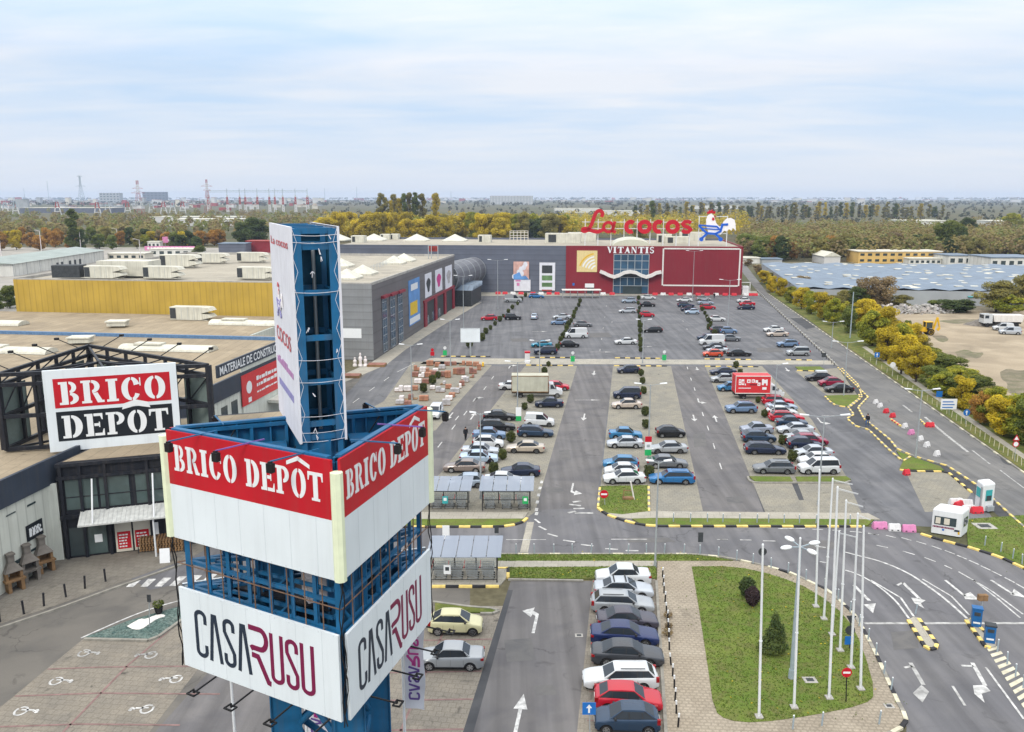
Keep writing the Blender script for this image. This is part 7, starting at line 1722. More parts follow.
m,N_,L_,B_ = newmat('shelter_glass'); B_.inputs['Base Color'].default_value = (.6,.68,.66,1); B_.inputs['Roughness'].default_value = .05; B_.inputs['Alpha'].default_value = .28; _mats['shelter_glass'] = m
m,N_,L_,B_ = newmat('shelter_roof'); B_.inputs['Base Color'].default_value = (.24,.28,.35,1); B_.inputs['Roughness'].default_value = .25; B_.inputs['Alpha'].default_value = .66; _mats['shelter_roof'] = m
shelter(429,468,510,489,2.0,4,'left trolley shelter at the lot entrance, partly behind the tower',((.42,'teal_glass'),),6)
shelter(482.5,530,510.5,489,2.0,4,'right trolley shelter with green sign at the lot entrance',((.9,'sign_green'),),6)
shelter(431,497,583.5,554.5,2.2,5,'large trolley shelter on the striped kerb beside the advertising tower',((.25,'letter_white'),),8)
kill(cart)
# trolley rack in front of the red wall
p0,p1 = G(563,298),G(600,298); t = thing('trolley_shelter','long pale trolley shelter before the red wall','shelter',p0,math.atan2((p1-p0).y,(p1-p0).x)); w = (p1-p0).length
m = MB(); m.box((w/2,1,2.4),(w+.6,3.2,.18)); m.build('roof','trim_white',t,local=True); m = MB()
for i in range(6):
    for y in (0,2): m.bar((w*i/5,y,0),(w*i/5,y,2.35),.12)
for z in (.4,1.1): m.bar((0,0,z),(w,0,z),.07); m.bar((0,2,z),(w,2,z),.07)
m.build('frame','grey_steel',t,local=True)
# kiosk and booth at the exit
def cabin(a,b,c,h,name,label,cat):
    d = a + c - b; t = thing(name,label,cat,a); m = MB(); P = [a,b,c,d]; q = []
    cen = sum(P,Vector()) / 4
    for i in range(4):                                                  # rounded corners
        v0,v1,v2 = P[i-1],P[i],P[(i+1) % 4]; k = .22
        e0 = (v0-v1).normalized() * k; e1 = (v2-v1).normalized() * k
        for s in range(5): s_ = s / 4; q.append(v1+e0*(1-s_)**2+e1*s_**2)
    m.prism(q,.12,h-.12); q2 = [cen+(x-cen)*.95 for x in q]; n = len(q)
    vs = [at(x,h-.12) for x in q] + [at(x,h) for x in q2]; qq = [(i,(i+1) % n,n+(i+1) % n,n+i) for i in range(n)]
    m.add(vs,qq); m.sheet([at(x,h) for x in q2]); m.build('shell','white_paint',t,smooth=50); return t,a,b,c
def face(t,a,b,x0,z0,x1,z1,m_,nm,off=.02,th=.03):
    d = (b-a); L_ = d.length; d = d.normalized(); n_ = Vector((d.y,-d.x,0)); q = MB(); q.plate(rect(x0*L_,z0,x1*L_,z1),a+n_*off,d,UP,n_*th); return q.build(nm,m_,t)
A,B_,C_ = G(930,533.5),G(960.3,538.5),G(967.5,532.5); h = HT(A,508.5)
t,a,b,c = cabin(A,B_,C_,h,'ticket_kiosk','white rounded kiosk with wide window on the striped kerb','kiosk')
face(t,a,b,.10,h*.42,.82,h*.74,'glass_dark','window'); face(t,b,c,.25,h*.4,.75,h*.74,'glass_dark','window')
for x0,x1 in ((.14,.3),(.42,.6)): face(t,a,b,x0,h*.46,x1,h*.7,'beige_wall','window_poster',.055,.01)
rr = random.Random(8)
q = MB(); d = (b-a).normalized(); n_ = Vector((d.y,-d.x,0)); L_ = (b-a).length; x = .06
while x < .74: w = rr.uniform(.02,.06); q.plate(rect(x*L_,h*.30,(x+w)*L_,h*.36),a+n_*.02,d,UP,n_*.015); x += w + .012
q.build('lettering','letter_wine',t); face(t,a,b,.38,h*.2,.45,h*.27,'sign_blue','emblem',.02,.015); face(t,a,b,.78,h*.24,.95,h*.31,'letter_navy','lettering',.02,.015); face(t,a,b,.9,h*.14,.96,h*.24,'tank_yellow','emblem',.02,.015)
A,B_,C_ = G(973.6,507.5),G(980.5,513),G(993,511.5); h = HT(B_,485)
t,a,b,c = cabin(A,B_,C_,h,'guard_booth','tall white guard booth with turquoise windows beside the path','booth')
face(t,b,c,.25,h*.42,.75,h*.80,'teal_glass','window'); face(t,b,c,.3,h*.42,.7,h*.6,'glass_dark','window',.055,.01); face(t,a,b,.2,h*.5,.75,h*.82,'teal_glass','window'); face(t,a,b,.78,.15,.98,h*.9,'grey_steel','door_post'); face(t,b,c,.35,.2,.85,h*.24,'grey_steel','cooling_unit',.02,.3)
# plastic barriers and blocks
def barrier(u,v,ang,m_,label,L_=1.15,h=.75,grp='plastic traffic barriers'):
    p = G(u,v); t = thing('traffic_barrier',label,'barrier',p,ang,grp); b = MB(); x = L_ / 2
    P = [(-.26,0),(.26,0),(.26,.18),(.10,h),(-.10,h),(-.26,.18)]; vs = [(s*x*(1 if z<.3 else .94),y,z+.02) for s in (-1,1) for y,z in P]; n = 6
    b.add(vs,[tuple(range(n-1,-1,-1)),tuple(range(n,2*n))]+[(i,(i+1) % n,n+(i+1) % n,n+i) for i in range(n)])
    for k in (-.28,.28): b.box((k*L_,0,h+.03),(.18,.12,.06))
    b.build('body',m_,t,local=True); b = MB(); 
    for k in (-.25,.25): b.box((k*L_,-.255,.13),(.16,.04,.1))
    b.build('fork_slots','unit_dark',t,local=True); return t
for u,v,a,m_,lab,L_ in ((879.5,528.5,0,'barrier_pink','left one of two faded pink barriers beside the street',1.35),(894,530.5,-.05,'barrier_white','white barrier between two faded pink ones',1.1),(908.5,531.5,-.05,'barrier_pink','right faded pink barrier next to the white one',1.25),
    (875.6,403.8,.5,'barrier_white','first white block of the row on the side road',.8),(880,407.5,.5,'barrier_white','second white block of the row on the side road',.8),(886,413,.5,'barrier_red','upper red block of the row on the side road',.9),(892.5,417.5,.5,'barrier_red','lower red block of the row, before the striped kerb piece',.9),(904.7,428,.5,'barrier_white','white block just after the striped kerb piece',.8),(911,434.5,.5,'barrier_pink','pink block in the row on the side road',1.0),(920,441,.5,'barrier_white','white block after the pink one',.9),(926.6,447,.5,'barrier_white','white block, second after the pink one',.85),(936.7,456,.5,'barrier_white','last white block of the row on the side road',.85),(929.6,427,0,'barrier_red','red block standing alone in the middle of the side road',1.15),(906.3,475,.2,'barrier_red','red block at the tip of the grass wedge',.8),
    (976.5,513,.1,'barrier_red','red barrier leaning against the guard booth',1.2),(968,511.5,.1,'barrier_white','white barrier beside the booth behind the kiosk',1.3),(958,507.5,.6,'barrier_red','red barrier in the pile between kiosk and booth',1.3),(964,505.5,-.2,'barrier_white','upper white barrier in the pile between kiosk and booth',1.6),(955.5,504.5,.1,'barrier_white','left white barrier in the pile between kiosk and booth',1.4)):
    barrier(u,v,a,m_,lab,L_*(.82 if L_<1.05 else .95),.62)
kerb([(891,418.5),(902,426)],['kerb_yellow','barrier_red'],.5,.25,.2); kerb([(920,419),(926,424.5)],['kerb_yellow','kerb_stone'],.5,.25,.2)
bars = [498,505,513,521,533,541,549,557,603,612,655,663,671,680,689,698,707,716,725,734,746,751,755]
bpro = barrier(498,294.3,0,'barrier_red','low red barrier on the line before the shopping centre',1.6,.8,'barrier line before the shopping centre')
for i,u in enumerate(bars[1:]):
    r_ = dup(bpro,G(u,294.3+(u-500)*.006),0,('low white barrier' if i % 3 == 1 else 'low red barrier')+' on the line before the shopping centre','barrier line before the shopping centre',mats={'body': 'barrier_white' if i % 3 == 1 else 'barrier_red'})
# bollards
def bollard_proto(kind):
    t = thing('bollard',None,None)
    if kind == 'bw':
        b = MB(); b.tube((0,0,0),(0,0,.62),.055,n=10); b.build('post','black_plastic',t,local=True); b = MB(); b.tube((0,0,.62),(0,0,.85),.056,n=10); b.build('cap','white_paint',t,local=True)
    elif kind == 'grey': b = MB(); b.tube((0,0,0),(0,0,.85),.05,n=10); b.build('post','galv',t,local=True); b = MB(); b.tube((0,0,.85),(0,0,.9),.055,.03,n=10); b.build('cap','white_paint',t,local=True)
    elif kind == 'dark': b = MB(); b.tube((0,0,0),(0,0,1.0),.075,n=12); b.tube((0,0,1.0),(0,0,1.05),.085,n=12); b.build('post','dark_steel',t,local=True)
    else: b = MB(); b.box((0,0,.5),(.06,.06,.85)); b.build('post','kerb_white',t,local=True)
    return t
BO = {k: bollard_proto(k) for k in ('bw','grey','dark','stake')}
def bolls(k,pts,lab,grp,z=.0,name='bollard',cat='bollard'):
    for u,v in pts:
        r_ = dup(BO[k],G(u,v,z),rt_.uniform(0,3),lab,grp,cat); r_.name = name; r_.rotation_euler = (R(rt_.gauss(0,2)),R(rt_.gauss(0,2)),0)
bolls('bw',[(662.5,577),(663,585),(664,593),(665,602),(666.5,613),(667.3,621),(668,630),(668.7,640),(669.3,650),(671,665),(672.6,676),(674.3,688),(675,700.5),(676.3,713.5),(678,727)],'short black bollard with white cap along the paved walk by the near cars','bollards along the near walk',.1)
bolls('grey',[(516,553.6),(534.3,553.6),(554,553.6),(572.6,553.4),(591,553.4),(609.5,553.4),(628,553.4),(646.4,553.4),(664.3,553.4),(683.8,553.6),(700,554.6),(718.3,556.6),(736.6,560),(753,563.5),(771,567.8),(788,572.5),(806,579.8),(825,589),(838,600),(850,612),(859,626),(868,640),(876,655),(884,674),(891,690),(792.7,729),(821.8,725.5),(879,724)],'thin grey post on the south edge of the street','thin posts along the street',.1)
bolls('grey',[(673.3,521.6),(690.3,521.8),(707.4,522),(722.8,522.3),(739.6,522.5),(756.9,522.6),(768.7,522.8),(784,523),(799.4,523.2),(816,523.3),(850,523.5)],'thin grey post in the grass strip north of the street','thin posts north of the street',.1)
bolls('grey',[(984.7,545.5),(1000.7,552),(1012.6,558.5),(1022,564)],'thin grey post on the lawn right of the kiosk','thin posts by the kiosk lawn',.1)
bolls('grey',[Q(690,345),Q(738,405),Q(778,465),Q(815,520),Q(296,165)],'thin grey post on the striped traffic island','thin posts on the traffic islands',.03)
bolls('dark',[(0,622),(24,614),(44,606),(66,597),(85,588.5),(105.7,581.5)],'dark bollard in the line before the hardware store','bollards before the hardware store',.02)
k_ = 40
bolls('bw',[(757.5+(834-757.5)*(i/k_)**1.35,292.5+(366-292.5)*(i/k_)**1.35) for i in range(k_+1)],'black and white bollard dividing the upper car park from the side road','bollards along the side road')
bolls('stake',[(864+(1026-864)*(i/33)**.93,357.5+(469-357.5)*(i/33)**.93) for i in range(34)],'pale low stake in the grass along the side road','stakes along the verge',.02,'fence_stake','stake')
for t in BO.values(): kill(t)
# ticket machines at the entrance
for (u,v,vt,lab,cap) in ((975.6,625.5,608.5,'blue ticket machine farther from the viewer on the traffic island',0),(989,641.5,625.5,'blue bin shaped ticket machine nearer on the traffic island',1)):
    p = G(u,v,.11); h = HT(p,vt) - .1; t = thing('ticket_machine',lab,'ticket machine',p,-.35,'ticket machines'); b = MB(); b.box((0,0,h/2),(.62,.5,h)); b.build('cabinet','bin_blue',t,local=True); b = MB(); b.box((0,-.26,h*.75),(.4,.03,h*.2)); b.build('panel','unit_dark',t,local=True)
    b = MB(); b.box((0,0,h+.05),(.7,.58,.1)); b.build('cap','unit_dark' if cap else 'bin_blue',t,local=True); b = MB(); b.box((0,-.26,h*.25),(.45,.03,.12)); b.build('label_plate','letter_white',t,local=True)
p = G(981,612,.11); t = thing('barrier_box','brown double box on a post behind the ticket machines','box',p); b = MB(); b.bar(p,p+UP*1.0,.08); b.build('post','grey_steel',t); b = MB(); b.box(p+UP*1.15-Vector((.17,0,0)),(.32,.3,.45)); b.box(p+UP*1.15+Vector((.17,0,0)),(.32,.3,.45)); b.build('box','wood',t)
# manhole covers, drain, small planter frame
for (u,v,z,s,nm) in ((984.5,526,.115,1.6,'kiosk lawn'),(810,680,.135,.75,'flagpole lawn'),(889,706,.105,.5,'paving corner'),(579,635.5,.02,.5,'near lane')):
    p = G(u,v,z); t = thing('manhole_cover',f'flat square access cover in the {nm}','manhole cover',p); b = MB(); b.box(p+UP*.012,(s*1.1,s*.9,.024)); b.build('rim','concrete',t); b = MB(); b.box(p+UP*.027,(s*.62,s*.5,.01)); b.build('lid','unit_dark',t)
p = G(628,499,.12); t = thing('planter_frame','small wooden trestle with a leaning white post on the grass island','trestle',p); b = MB(); b.bar(p+Vector((-.5,0,0)),p+Vector((-.4,0,1.1)),.07); b.bar(p+Vector((.5,0,0)),p+Vector((.45,0,1.0)),.07); b.bar(p+Vector((-.5,0,.9)),p+Vector((.5,0,.9)),.07); b.box(p+UP*.12,(1.1,.5,.2)); b.build('frame','wood',t); b = MB(); b.bar(p+Vector((.6,-.1,0)),p+Vector((.2,-.1,1.9)),.14); b.build('post','trim_white',t)
# brick pallets
def pallet(u,v,w,h,m_,label,d=1.0,kind='brick'):
    p = G(u,v); s = p.y * 1.03 / F; W_ = w * s; H_ = max(.35,h*s*.85); t = thing('brick_pallet',label,'pallet',p,rt_.uniform(-.1,.1),'pallets of building material'); b = MB()
    for k in range(3): b.box((0,-.4*d+.4*d*k,.05),(W_,.1,.1))
    b.box((0,0,.12),(W_,d,.03)); b.build('base','wood',t,local=True); b = MB()
    nx = max(2,int(W_/.55)); nz = max(1,int(H_/.32))
    for i in range(nx):
        for j in range(nz):
            if j == nz - 1 and rt_.random() < .18: continue
            b.box((-W_/2+W_*(i+.5)/nx,rt_.uniform(-.03,.03),.14+H_*(j+.5)/nz),(W_/nx-.03,d*.94,H_/nz-.025))
    b.build('stack',m_,t,local=True)
PAL = [(430,365.5,7,5,'brick_orange'),(437.5,366.5,5,4,'brick_orange'),(417,370.5,6,5,'brick_orange'),(423,372,6,5,'wrap_white'),(429,373,6,5,'brick_orange'),(435.5,373.5,5,5,'wrap_white'),(442,369,6,4,'pallet_grey'),(447.5,365.5,6,3.5,'brick_red'),(415.5,376.5,6,4.5,'brick_red'),(421.5,377.5,6,5,'wrap_white'),(428,377,6,4.5,'brick_orange'),(434,375,5,4,'brick_red'),(448,377.5,5.5,7,'brick_orange'),(443,376.5,4.5,5,'brick_red'),(461,374.5,8,7,'brick_red'),(455,374,4,6,'brick_orange'),(473,373.5,7.5,6.5,'brick_red'),(479,370,4,6,'brick_orange'),(462,365,6,4,'brick_orange'),(469,365.5,6,4,'brick_orange'),(476,366,6,4,'brick_orange'),(482,366.5,4,4,'tank_yellow'),(454,365,5,3,'brick_red'),
 (418,383.5,7,4.5,'wrap_white'),(426,383.5,7,4.5,'brick_red'),(399,391.5,8,6,'wrap_white'),(407.5,391,7,5,'wrap_white'),(415,390,6,4,'brick_orange'),(432.5,389.5,5,3.5,'wrap_white'),(440.5,392,9,5.5,'pallet_grey'),(448.5,388.5,6,4,'brick_orange'),(443,384.5,5,3,'pallet_grey'),(455,393,9,5,'pallet_grey'),(459,388,5,4,'wrap_white'),(462,385.5,5,4.5,'brick_red'),(466,382,5.5,5,'pallet_grey'),(464,379.5,5,3,'wrap_white'),(472,377.5,4,2.5,'brick_red'),(446.5,405,8,6,'pallet_grey'),(449,400,7,4,'wrap_white'),(452,397,6,4,'brick_orange'),(404,400,9,4,'wrap_white'),(413,399,9,4.5,'brick_red'),(424,400.5,9,5,'brick_orange'),(400,404,8,4,'pallet_grey'),(408,405,7,4,'brick_red')]
pn = {'brick_orange': 'orange bricks','brick_red': 'dark red bricks','wrap_white': 'white wrapped blocks','pallet_grey': 'grey blocks','tank_yellow': 'yellow blocks'}
cnt = {}
for u,v,w,h,m_ in PAL:
    row = 'far end of the yard' if v < 368 else 'second row from the far end' if v < 380 else 'middle of the yard' if v < 395 else 'near end of the yard by the tower'
    side = 'left' if u < 425 else 'centre' if u < 452 else 'right'
    pallet(u,v,w,h,m_,f'pallet of {pn[m_]}, {row}, {side} part')
for u,v,w,lab in ((377,366,18,'low brown tray of soil beside the walkway of the grey hall'),(352,377,17,'low brown tray with tarpaulin left of the other soil tray')):
    p = G(u,v); t = thing('soil_tray',lab,'tray',p,LA-PI/2+.1); L_ = w * p.y / F; b = MB(); b.box((0,0,.2),(L_,2.2,.4)); b.build('frame','wood',t,local=True); b = MB(); b.box((0,0,.42),(L_*.94,2.0,.06)); b.build('soil','brick_red',t,local=True)
p = G(360,366); t = thing('statue_stand','pale angel like garden statues beside the grey hall wall','statue',p); b = MB()
for k,(x,h) in enumerate(((-.9,1.6),(.1,2.4),(1.0,1.8))): b.lathe([(.42,0),(.38,.3),(.22,.5),(.34,h*.5),(.3,h*.68),(.12,h*.76),(.2,h*.88),(.14,h)],(p.x+x,p.y,0),12)
b.build('figure','wrap_white',t,smooth=50)
# stone barbecues by the store wall
for i,(u,v,m_,lab) in enumerate(((15,590,'wood','stone garden barbecue with brown hearth, nearest to the left edge'),(31,580,'gravel_heap','middle stone garden barbecue by the store wall'),(45.5,571,'wood','stone garden barbecue nearest to the store entrance'))):
    p = G(u,v); p.z = .02; t = thing('garden_barbecue',lab,'barbecue',p,.9,'stone barbecues by the store wall'); t.scale = (1.25,1.25,1.05); b = MB(); b.box((-.38,0,.4),(.2,.8,.8)); b.box((.38,0,.4),(.2,.8,.8)); b.box((0,.1,.85),(1.2,.95,.14)); b.build('base',m_,t,local=True)
    b = MB(); b.box((-.42,.15,1.2),(.16,.7,.6)); b.box((.42,.15,1.2),(.16,.7,.6)); b.box((0,.45,1.2),(.9,.1,.6)); b.build('hearth',m_,t,local=True)
    b = MB(); b.add([(-.55,-.3,1.5),(.55,-.3,1.5),(.55,.55,1.5),(-.55,.55,1.5),(-.2,.0,2.1),(.2,.0,2.1),(.2,.4,2.1),(-.2,.4,2.1)],[(3,2,1,0),(4,5,6,7),(0,1,5,4),(1,2,6,5),(2,3,7,6),(3,0,4,7)]); b.box((0,.2,2.4),(.38,.38,.6)); b.box((0,.2,2.75),(.5,.5,.12)); b.build('hood','gravel_heap',t,local=True)
p = G(3,592); t = thing('wood_panel','brown wooden fence panel behind the barbecues','panel',p,LA); b = MB()
for k in range(6): b.box((-.8,0,.2+k*.28),(2.6,.05,.24))
b.build('boards','wood',t,local=True)
for u,v,lab in ((154,550,'stacked firewood crate right of the store doors'),(171,551,'firewood crate beside the sign pole, partly hidden')):
    p = G(u,v); p.z = .02; t = thing('firewood_crate',lab,'crate',p,.25,'firewood crates at the store doors'); b = MB(); rr = random.Random(int(u))
    for i in range(9):
        for j in range(6): b.tube((-1.0+i*.24+.05*(j % 2),-.45,.2+j*.2),(-1.0+i*.24+.05*(j % 2),.45,.2+j*.2),.1,n=7)
    b.build('logs','wood',t,local=True); b = MB()
    for x in (-1.15,1.15):
        for y in (-.5,.5): b.bar((x,y,0),(x,y,1.4),.06)
    b.build('frame','dark_steel',t,local=True)
p = G(165.5,562); p.z = .02; t = thing('advert_board','white A board on the pavement near the store doors','board',p,.2); b = MB(); b.add([(-.4,-.25,0),(.4,-.25,0),(.4,0,1.2),(-.4,0,1.2),(-.4,.25,0),(.4,.25,0)],[(0,1,2,3),(5,4,3,2)]); b.build('board','letter_white',t,local=True)
p = G(159,613,.1); t = thing('plant_pot','dark pot with small shrub on the white pebbles','plant pot',p); b = MB(); b.lathe([(.22,0),(.32,.45),(.30,.45)],tuple(p),14); b.build('pot','black_plastic',t,smooth=40)
pb2 = bush_proto('shrub','leaf_green',.42,.6,77,400,.12); ch = [c for c in pb2.children if c.name.startswith('crown')][0]
for c in list(pb2.children): c.parent = t; c.location = (0,0,.4)
bpy.data.objects.remove(pb2)
sign(149.5,628,149.3,598,'tall',.45,'unit_dark','small dark sign on a thin post in the pebble bed')
# people
def person(p,head_ang,jacket,legs,label,lean=0.0,step=.18):
    J = {'pel': (0,0,.95,.16),'spi': (0,.0,1.2,.17),'che': (0,0,1.38,.19),'nec': (0,0,1.52,.065),'hea': (0,.01,1.62,.095),'top': (0,.01,1.75,.085),
         'hl': (-.10,0,.88,.11),'kl': (-.11,-step*.6,.50,.075),'al': (-.11,step*.2-.1,.10,.05),'tl': (-.11,-.16+step*.1,.04,.045),'hr': (.10,0,.88,.11),'kr': (.11,step*.5,.50,.075),'ar': (.11,step*1.1,.12,.05),'tr': (.11,step*.6,.04,.045),
         'sl': (-.21,0,1.42,.075),'el': (-.27,.05,1.14,.055),'wl': (-.26,-.08,.90,.04),'fl': (-.25,-.12,.80,.035),'sr': (.21,0,1.42,.075),'er': (.27,.03,1.14,.055),'wr': (.26,-.10,.90,.04),'fr': (.25,-.13,.80,.035)}
    E = [('pel','spi'),('spi','che'),('che','nec'),('nec','hea'),('hea','top'),('pel','hl'),('hl','kl'),('kl','al'),('al','tl'),('pel','hr'),('hr','kr'),('kr','ar'),('ar','tr'),('che','sl'),('sl','el'),('el','wl'),('wl','fl'),('che','sr'),('sr','er'),('er','wr'),('wr','fr')]
    ks = list(J); me = bpy.data.meshes.new('skeleton'); me.from_pydata([J[k][:3] for k in ks],[(ks.index(a),ks.index(b)) for a,b in E],[]); ob = bpy.data.objects.new('skeleton',me); COL.objects.link(ob)
    md = ob.modifiers.new('s','SKIN'); sv = me.skin_vertices[0].data
    for i,k in enumerate(ks): sv[i].radius = (J[k][3]*(1.15 if k in ('che','spi','pel') else 1),J[k][3]*(.75 if k in ('che','spi','pel') else 1)); sv[i].use_root = (k == 'pel')
    s2 = ob.modifiers.new('u','SUBSURF'); s2.levels = 2; s2.render_levels = 2
    bpy.context.view_layer.update(); m2 = bpy.data.meshes.new_from_object(ob.evaluated_get(bpy.context.evaluated_depsgraph_get())); bpy.data.objects.remove(ob); m2.name = 'person'
    m2.materials.clear()
    for x in (jacket,legs,'skin','black_plastic'): m2.materials.append(M(x))
    for f in m2.polygons:
        c = f.center; f.use_smooth = True
        f.material_index = 2 if (c.z>1.50 or (abs(c.x)>.2 and c.z<.9)) else 3 if c.z < .09 else 1 if (c.z<.92 and abs(c.x)<.21) else 0
    o = bpy.data.objects.new('person',m2); COL.objects.link(o); o.location = p; o.rotation_euler = (0,0,head_ang); tag(o,label,'person','people in the car park')
    hm = MB(); hm.lathe([(.06,-.02),(.105,.03),(.11,.09),(.085,.15),(.02,.18)],(0,.025,1.62),12); hm.build('hair','hair',o,smooth=60,local=True); return o
person(G(867,426.5),-.8,'jacket','jeans','person in black jacket and blue jeans walking on the kerbed path',step=.25)
person(G(465.7,440.5),.4,'jacket','jacket','person in dark clothes standing by the rear of the parked cars')
person(G(714.2,298.5),PI,'jacket','jacket','tiny person in dark clothes before the red wall')
person(G(490,471),1.2,'jacket','jacket','person in dark clothes beside the hedge ball behind the brown saloon')
# gate frame and rubble
p = G(733,294.5); t = thing('gate_frame','white gate frame and cabin at the right corner of the red wall','gate',p); b = MB()
for x in (0,2.4,5.2): b.bar(p+Vector((x,0,0)),p+Vector((x,0,3.8)),.18)
for z in (2.0,3.8): b.bar(p+UP*z,p+Vector((5.2,0,z)),.18)
b.build('frame','white_paint',t); b = MB(); b.box(p+Vector((3.9,.8,1.3)),(2.0,1.6,2.6)); b.build('cabin','white_paint',t)
# ------------------------------------------------------------------ yard at the right: heaps, market hall, houses
rr = random.Random(17)
def heap(name,pts,n,smin,smax,hgt,mats_,label,cat):
    c = sum((G(u,v) for u,v in pts),Vector()) / len(pts); t = thing(name,label,cat,c); a,b = G(*pts[0]),G(*pts[1]); m = MB()
    for _ in range(n):
        f = rr.random(); p = a.lerp(b,f); k = rr.gauss(0,1.3); hh = max(0,hgt*(1-(k/3.2)**2)*(.5+.5*math.sin(f*17)**2)*rr.random()); s = rr.uniform(smin,smax)
        q = Vector((p.x+rr.gauss(0,.5),p.y+k,hh)); d = Vector((rr.gauss(0,1),rr.gauss(0,1),rr.gauss(0,.6))).normalized() * s
        m.bar(q-d/2,q+d/2,s*rr.uniform(.3,.8),s*rr.uniform(.2,.6),rr.randrange(len(mats_)))
    m.build('rubble',mats_,t); return t
heap('rubble_pile',[(884,312.5),(950,312.5)],700,.4,1.4,2.2,['rubble_mat','concrete','concrete','pallet_grey','rubble_mat'],'long pile of rubble and scrap at the back of the dirt yard','rubble pile')
p = G(983,325); t = thing('gravel_pile','grey conical gravel pile beside the tipper truck','gravel pile',p); m = MB(); rows = []
for j in range(7):
    f = j / 6; rows.append([(p.x+4.2*(1-f)**1.05*math.cos(a)*(1+.12*math.sin(3*a+j)),p.y+3*(1-f)**1.05*math.sin(a)*(1+.1*math.cos(2*a)),2.0*f+.05*rr.random()) for a in [2*PI*i/18 for i in range(18)]])
vs = [x for r_ in rows for x in r_]; m.add(vs,[(j*18+i,j*18+(i+1) % 18,(j+1)*18+(i+1) % 18,(j+1)*18+i) for j in range(6) for i in range(18)]); m.build('heap','gravel_heap',t,smooth=60)
sheet('yard_ground',[(752,262),(1300,262),(1400,300),(1400,312),(900,312),(800,294)],.006,'dirt_dark')
HMK = 4.2
k0,k1,k2,k3 = G(799,288.5,HMK),G(1075,292.5,HMK),G(1040,265.5,HMK),G(761.5,263.3,HMK)
mk = thing('market_hall','huge low market hall with blue grey corrugated roof full of white rooflights','market hall',(k0.x,k0.y,0))
m = MB(); m.prism([k0,k1,k2,k3],0,HMK-.15); m.build('wall','grey_wall',mk)
m = MB(); ov = .8; nb = 9
e0,e1 = (k1-k0),(k2-k3)
for i in range(nb):                                                      # shallow saw of roof bays running back
    for (s0,s1,z0,z1) in ((i/nb,(i+.5)/nb,0,.55),((i+.5)/nb,(i+1)/nb,.55,0)):
        q = [k0+e0*s0+UP*z0,k0+e0*s1+UP*z1,k3+e1*s1+UP*z1,k3+e1*s0+UP*z0]; m.add(q,[(0,1,2,3)])
m.build('roof','roof_steel',mk)
rr = random.Random(23)
for i in range(100):
    m = MB()
    a,b = rr.random(),rr.random() ** .9; p = (k0+e0*a).lerp(k3+e1*a,b); fr_ = (a*nb) % 1; p.z = HMK + (.55*(fr_*2 if fr_<.5 else 2-2*fr_)) + .06
    w = rr.uniform(1.4,2.8); d = rr.uniform(.9,1.5); m.box(p,(w,d*1.6,.12),-.12); m.build('rooflight','roof_white',mk)
m = MB(); p = G(891,300.5); m.box((p.x,p.y-3,2.1),(11,5,4.2)); m.build('shed','grey_wall',mk); m = MB(); m.box((p.x,p.y-3,4.3),(11.6,5.6,.2)); m.build('shed_roof','roof_white',mk)
p = G(977,305); t = thing('small_shed','small turquoise roofed shed behind the dirt yard','shed',p); m = MB(); m.box((p.x,p.y,1.3),(7,4,2.6)); m.build('wall','beige_wall',t); m = MB(); m.add([(p.x-4,p.y-2.6,2.5),(p.x+4,p.y-2.6,2.5),(p.x+4,p.y+2.4,3.5),(p.x-4,p.y+2.4,3.5),(p.x-4,p.y-2.6,2.6),(p.x+4,p.y-2.6,2.6),(p.x+4,p.y+2.4,3.6),(p.x-4,p.y+2.4,3.6)],[(3,2,1,0),(4,5,6,7),(0,1,5,4),(1,2,6,5),(2,3,7,6),(3,0,4,7)]); m.build('roof','teal_glass',t)
def block(name,u0,u1,vb,vt,dpt,wall,roof,label,cat='building',rows=0,cols=0,gable=False,wm_='glass_dark',grp=None):
    a = G(u0,vb); b = G(u1,vb); h = HT(a,vt); t = thing(name,label,cat,a,0,grp); w = b.x - a.x; m = MB(); m.box((a.x+w/2,a.y+dpt/2,h/2),(w,dpt,h)); m.build('wall',wall,t); m = MB()
    if gable:
        g = h + min(w,dpt) * .28
        m.add([(a.x-.4,a.y-.4,h),(b.x+.4,a.y-.4,h),(b.x+.4,a.y+dpt+.4,h),(a.x-.4,a.y+dpt+.4,h),(a.x-.4,a.y+dpt/2,g),(b.x+.4,a.y+dpt/2,g)] if w >= dpt else [(a.x-.4,a.y-.4,h),(b.x+.4,a.y-.4,h),(b.x+.4,a.y+dpt+.4,h),(a.x-.4,a.y+dpt+.4,h),(a.x+w/2,a.y-.4,g),(a.x+w/2,a.y+dpt+.4,g)],[(0,1,5,4),(2,3,4,5),(0,4,3),(1,2,5),(3,2,1,0)] if w >= dpt else [(0,1,4),(2,3,5),(1,2,5,4),(3,0,4,5),(3,2,1,0)])
    else: m.box((a.x+w/2,a.y+dpt/2,h+.2),(w+.6,dpt+.6,.4))
    m.build('roof',roof,t)
    for j in range(rows):
        m = MB()
        for i in range(cols): m.box((a.x+w*(i+.5)/cols,a.y-.03,h*(j+.55)/rows),(w/cols*.55,.06,h/rows*.42))
        m.build('window',wm_,t)
    return t
block('office_building',858,941,263.5,252,14,'ochre_wall','beige_wall','long ochre two storey building behind the market roof',rows=2,cols=11)
block('annex',909,941,265,259,6,'shed_white','roof_white','white annex in front of the ochre building',rows=1,cols=6)
block('warehouse',948,972,266,256,14,'shed_white','roof_steel','pale grey warehouse right of the ochre building',rows=1,cols=3)
block('white_house',824,840,264,256.5,16,'far_white','roof_white','white gabled house left of the ochre building',gable=True,cat='house')
block('warehouse',990,1040,270,258,18,'shed_white','roof_steel','white warehouse with dark windows at the right edge',rows=1,cols=6)
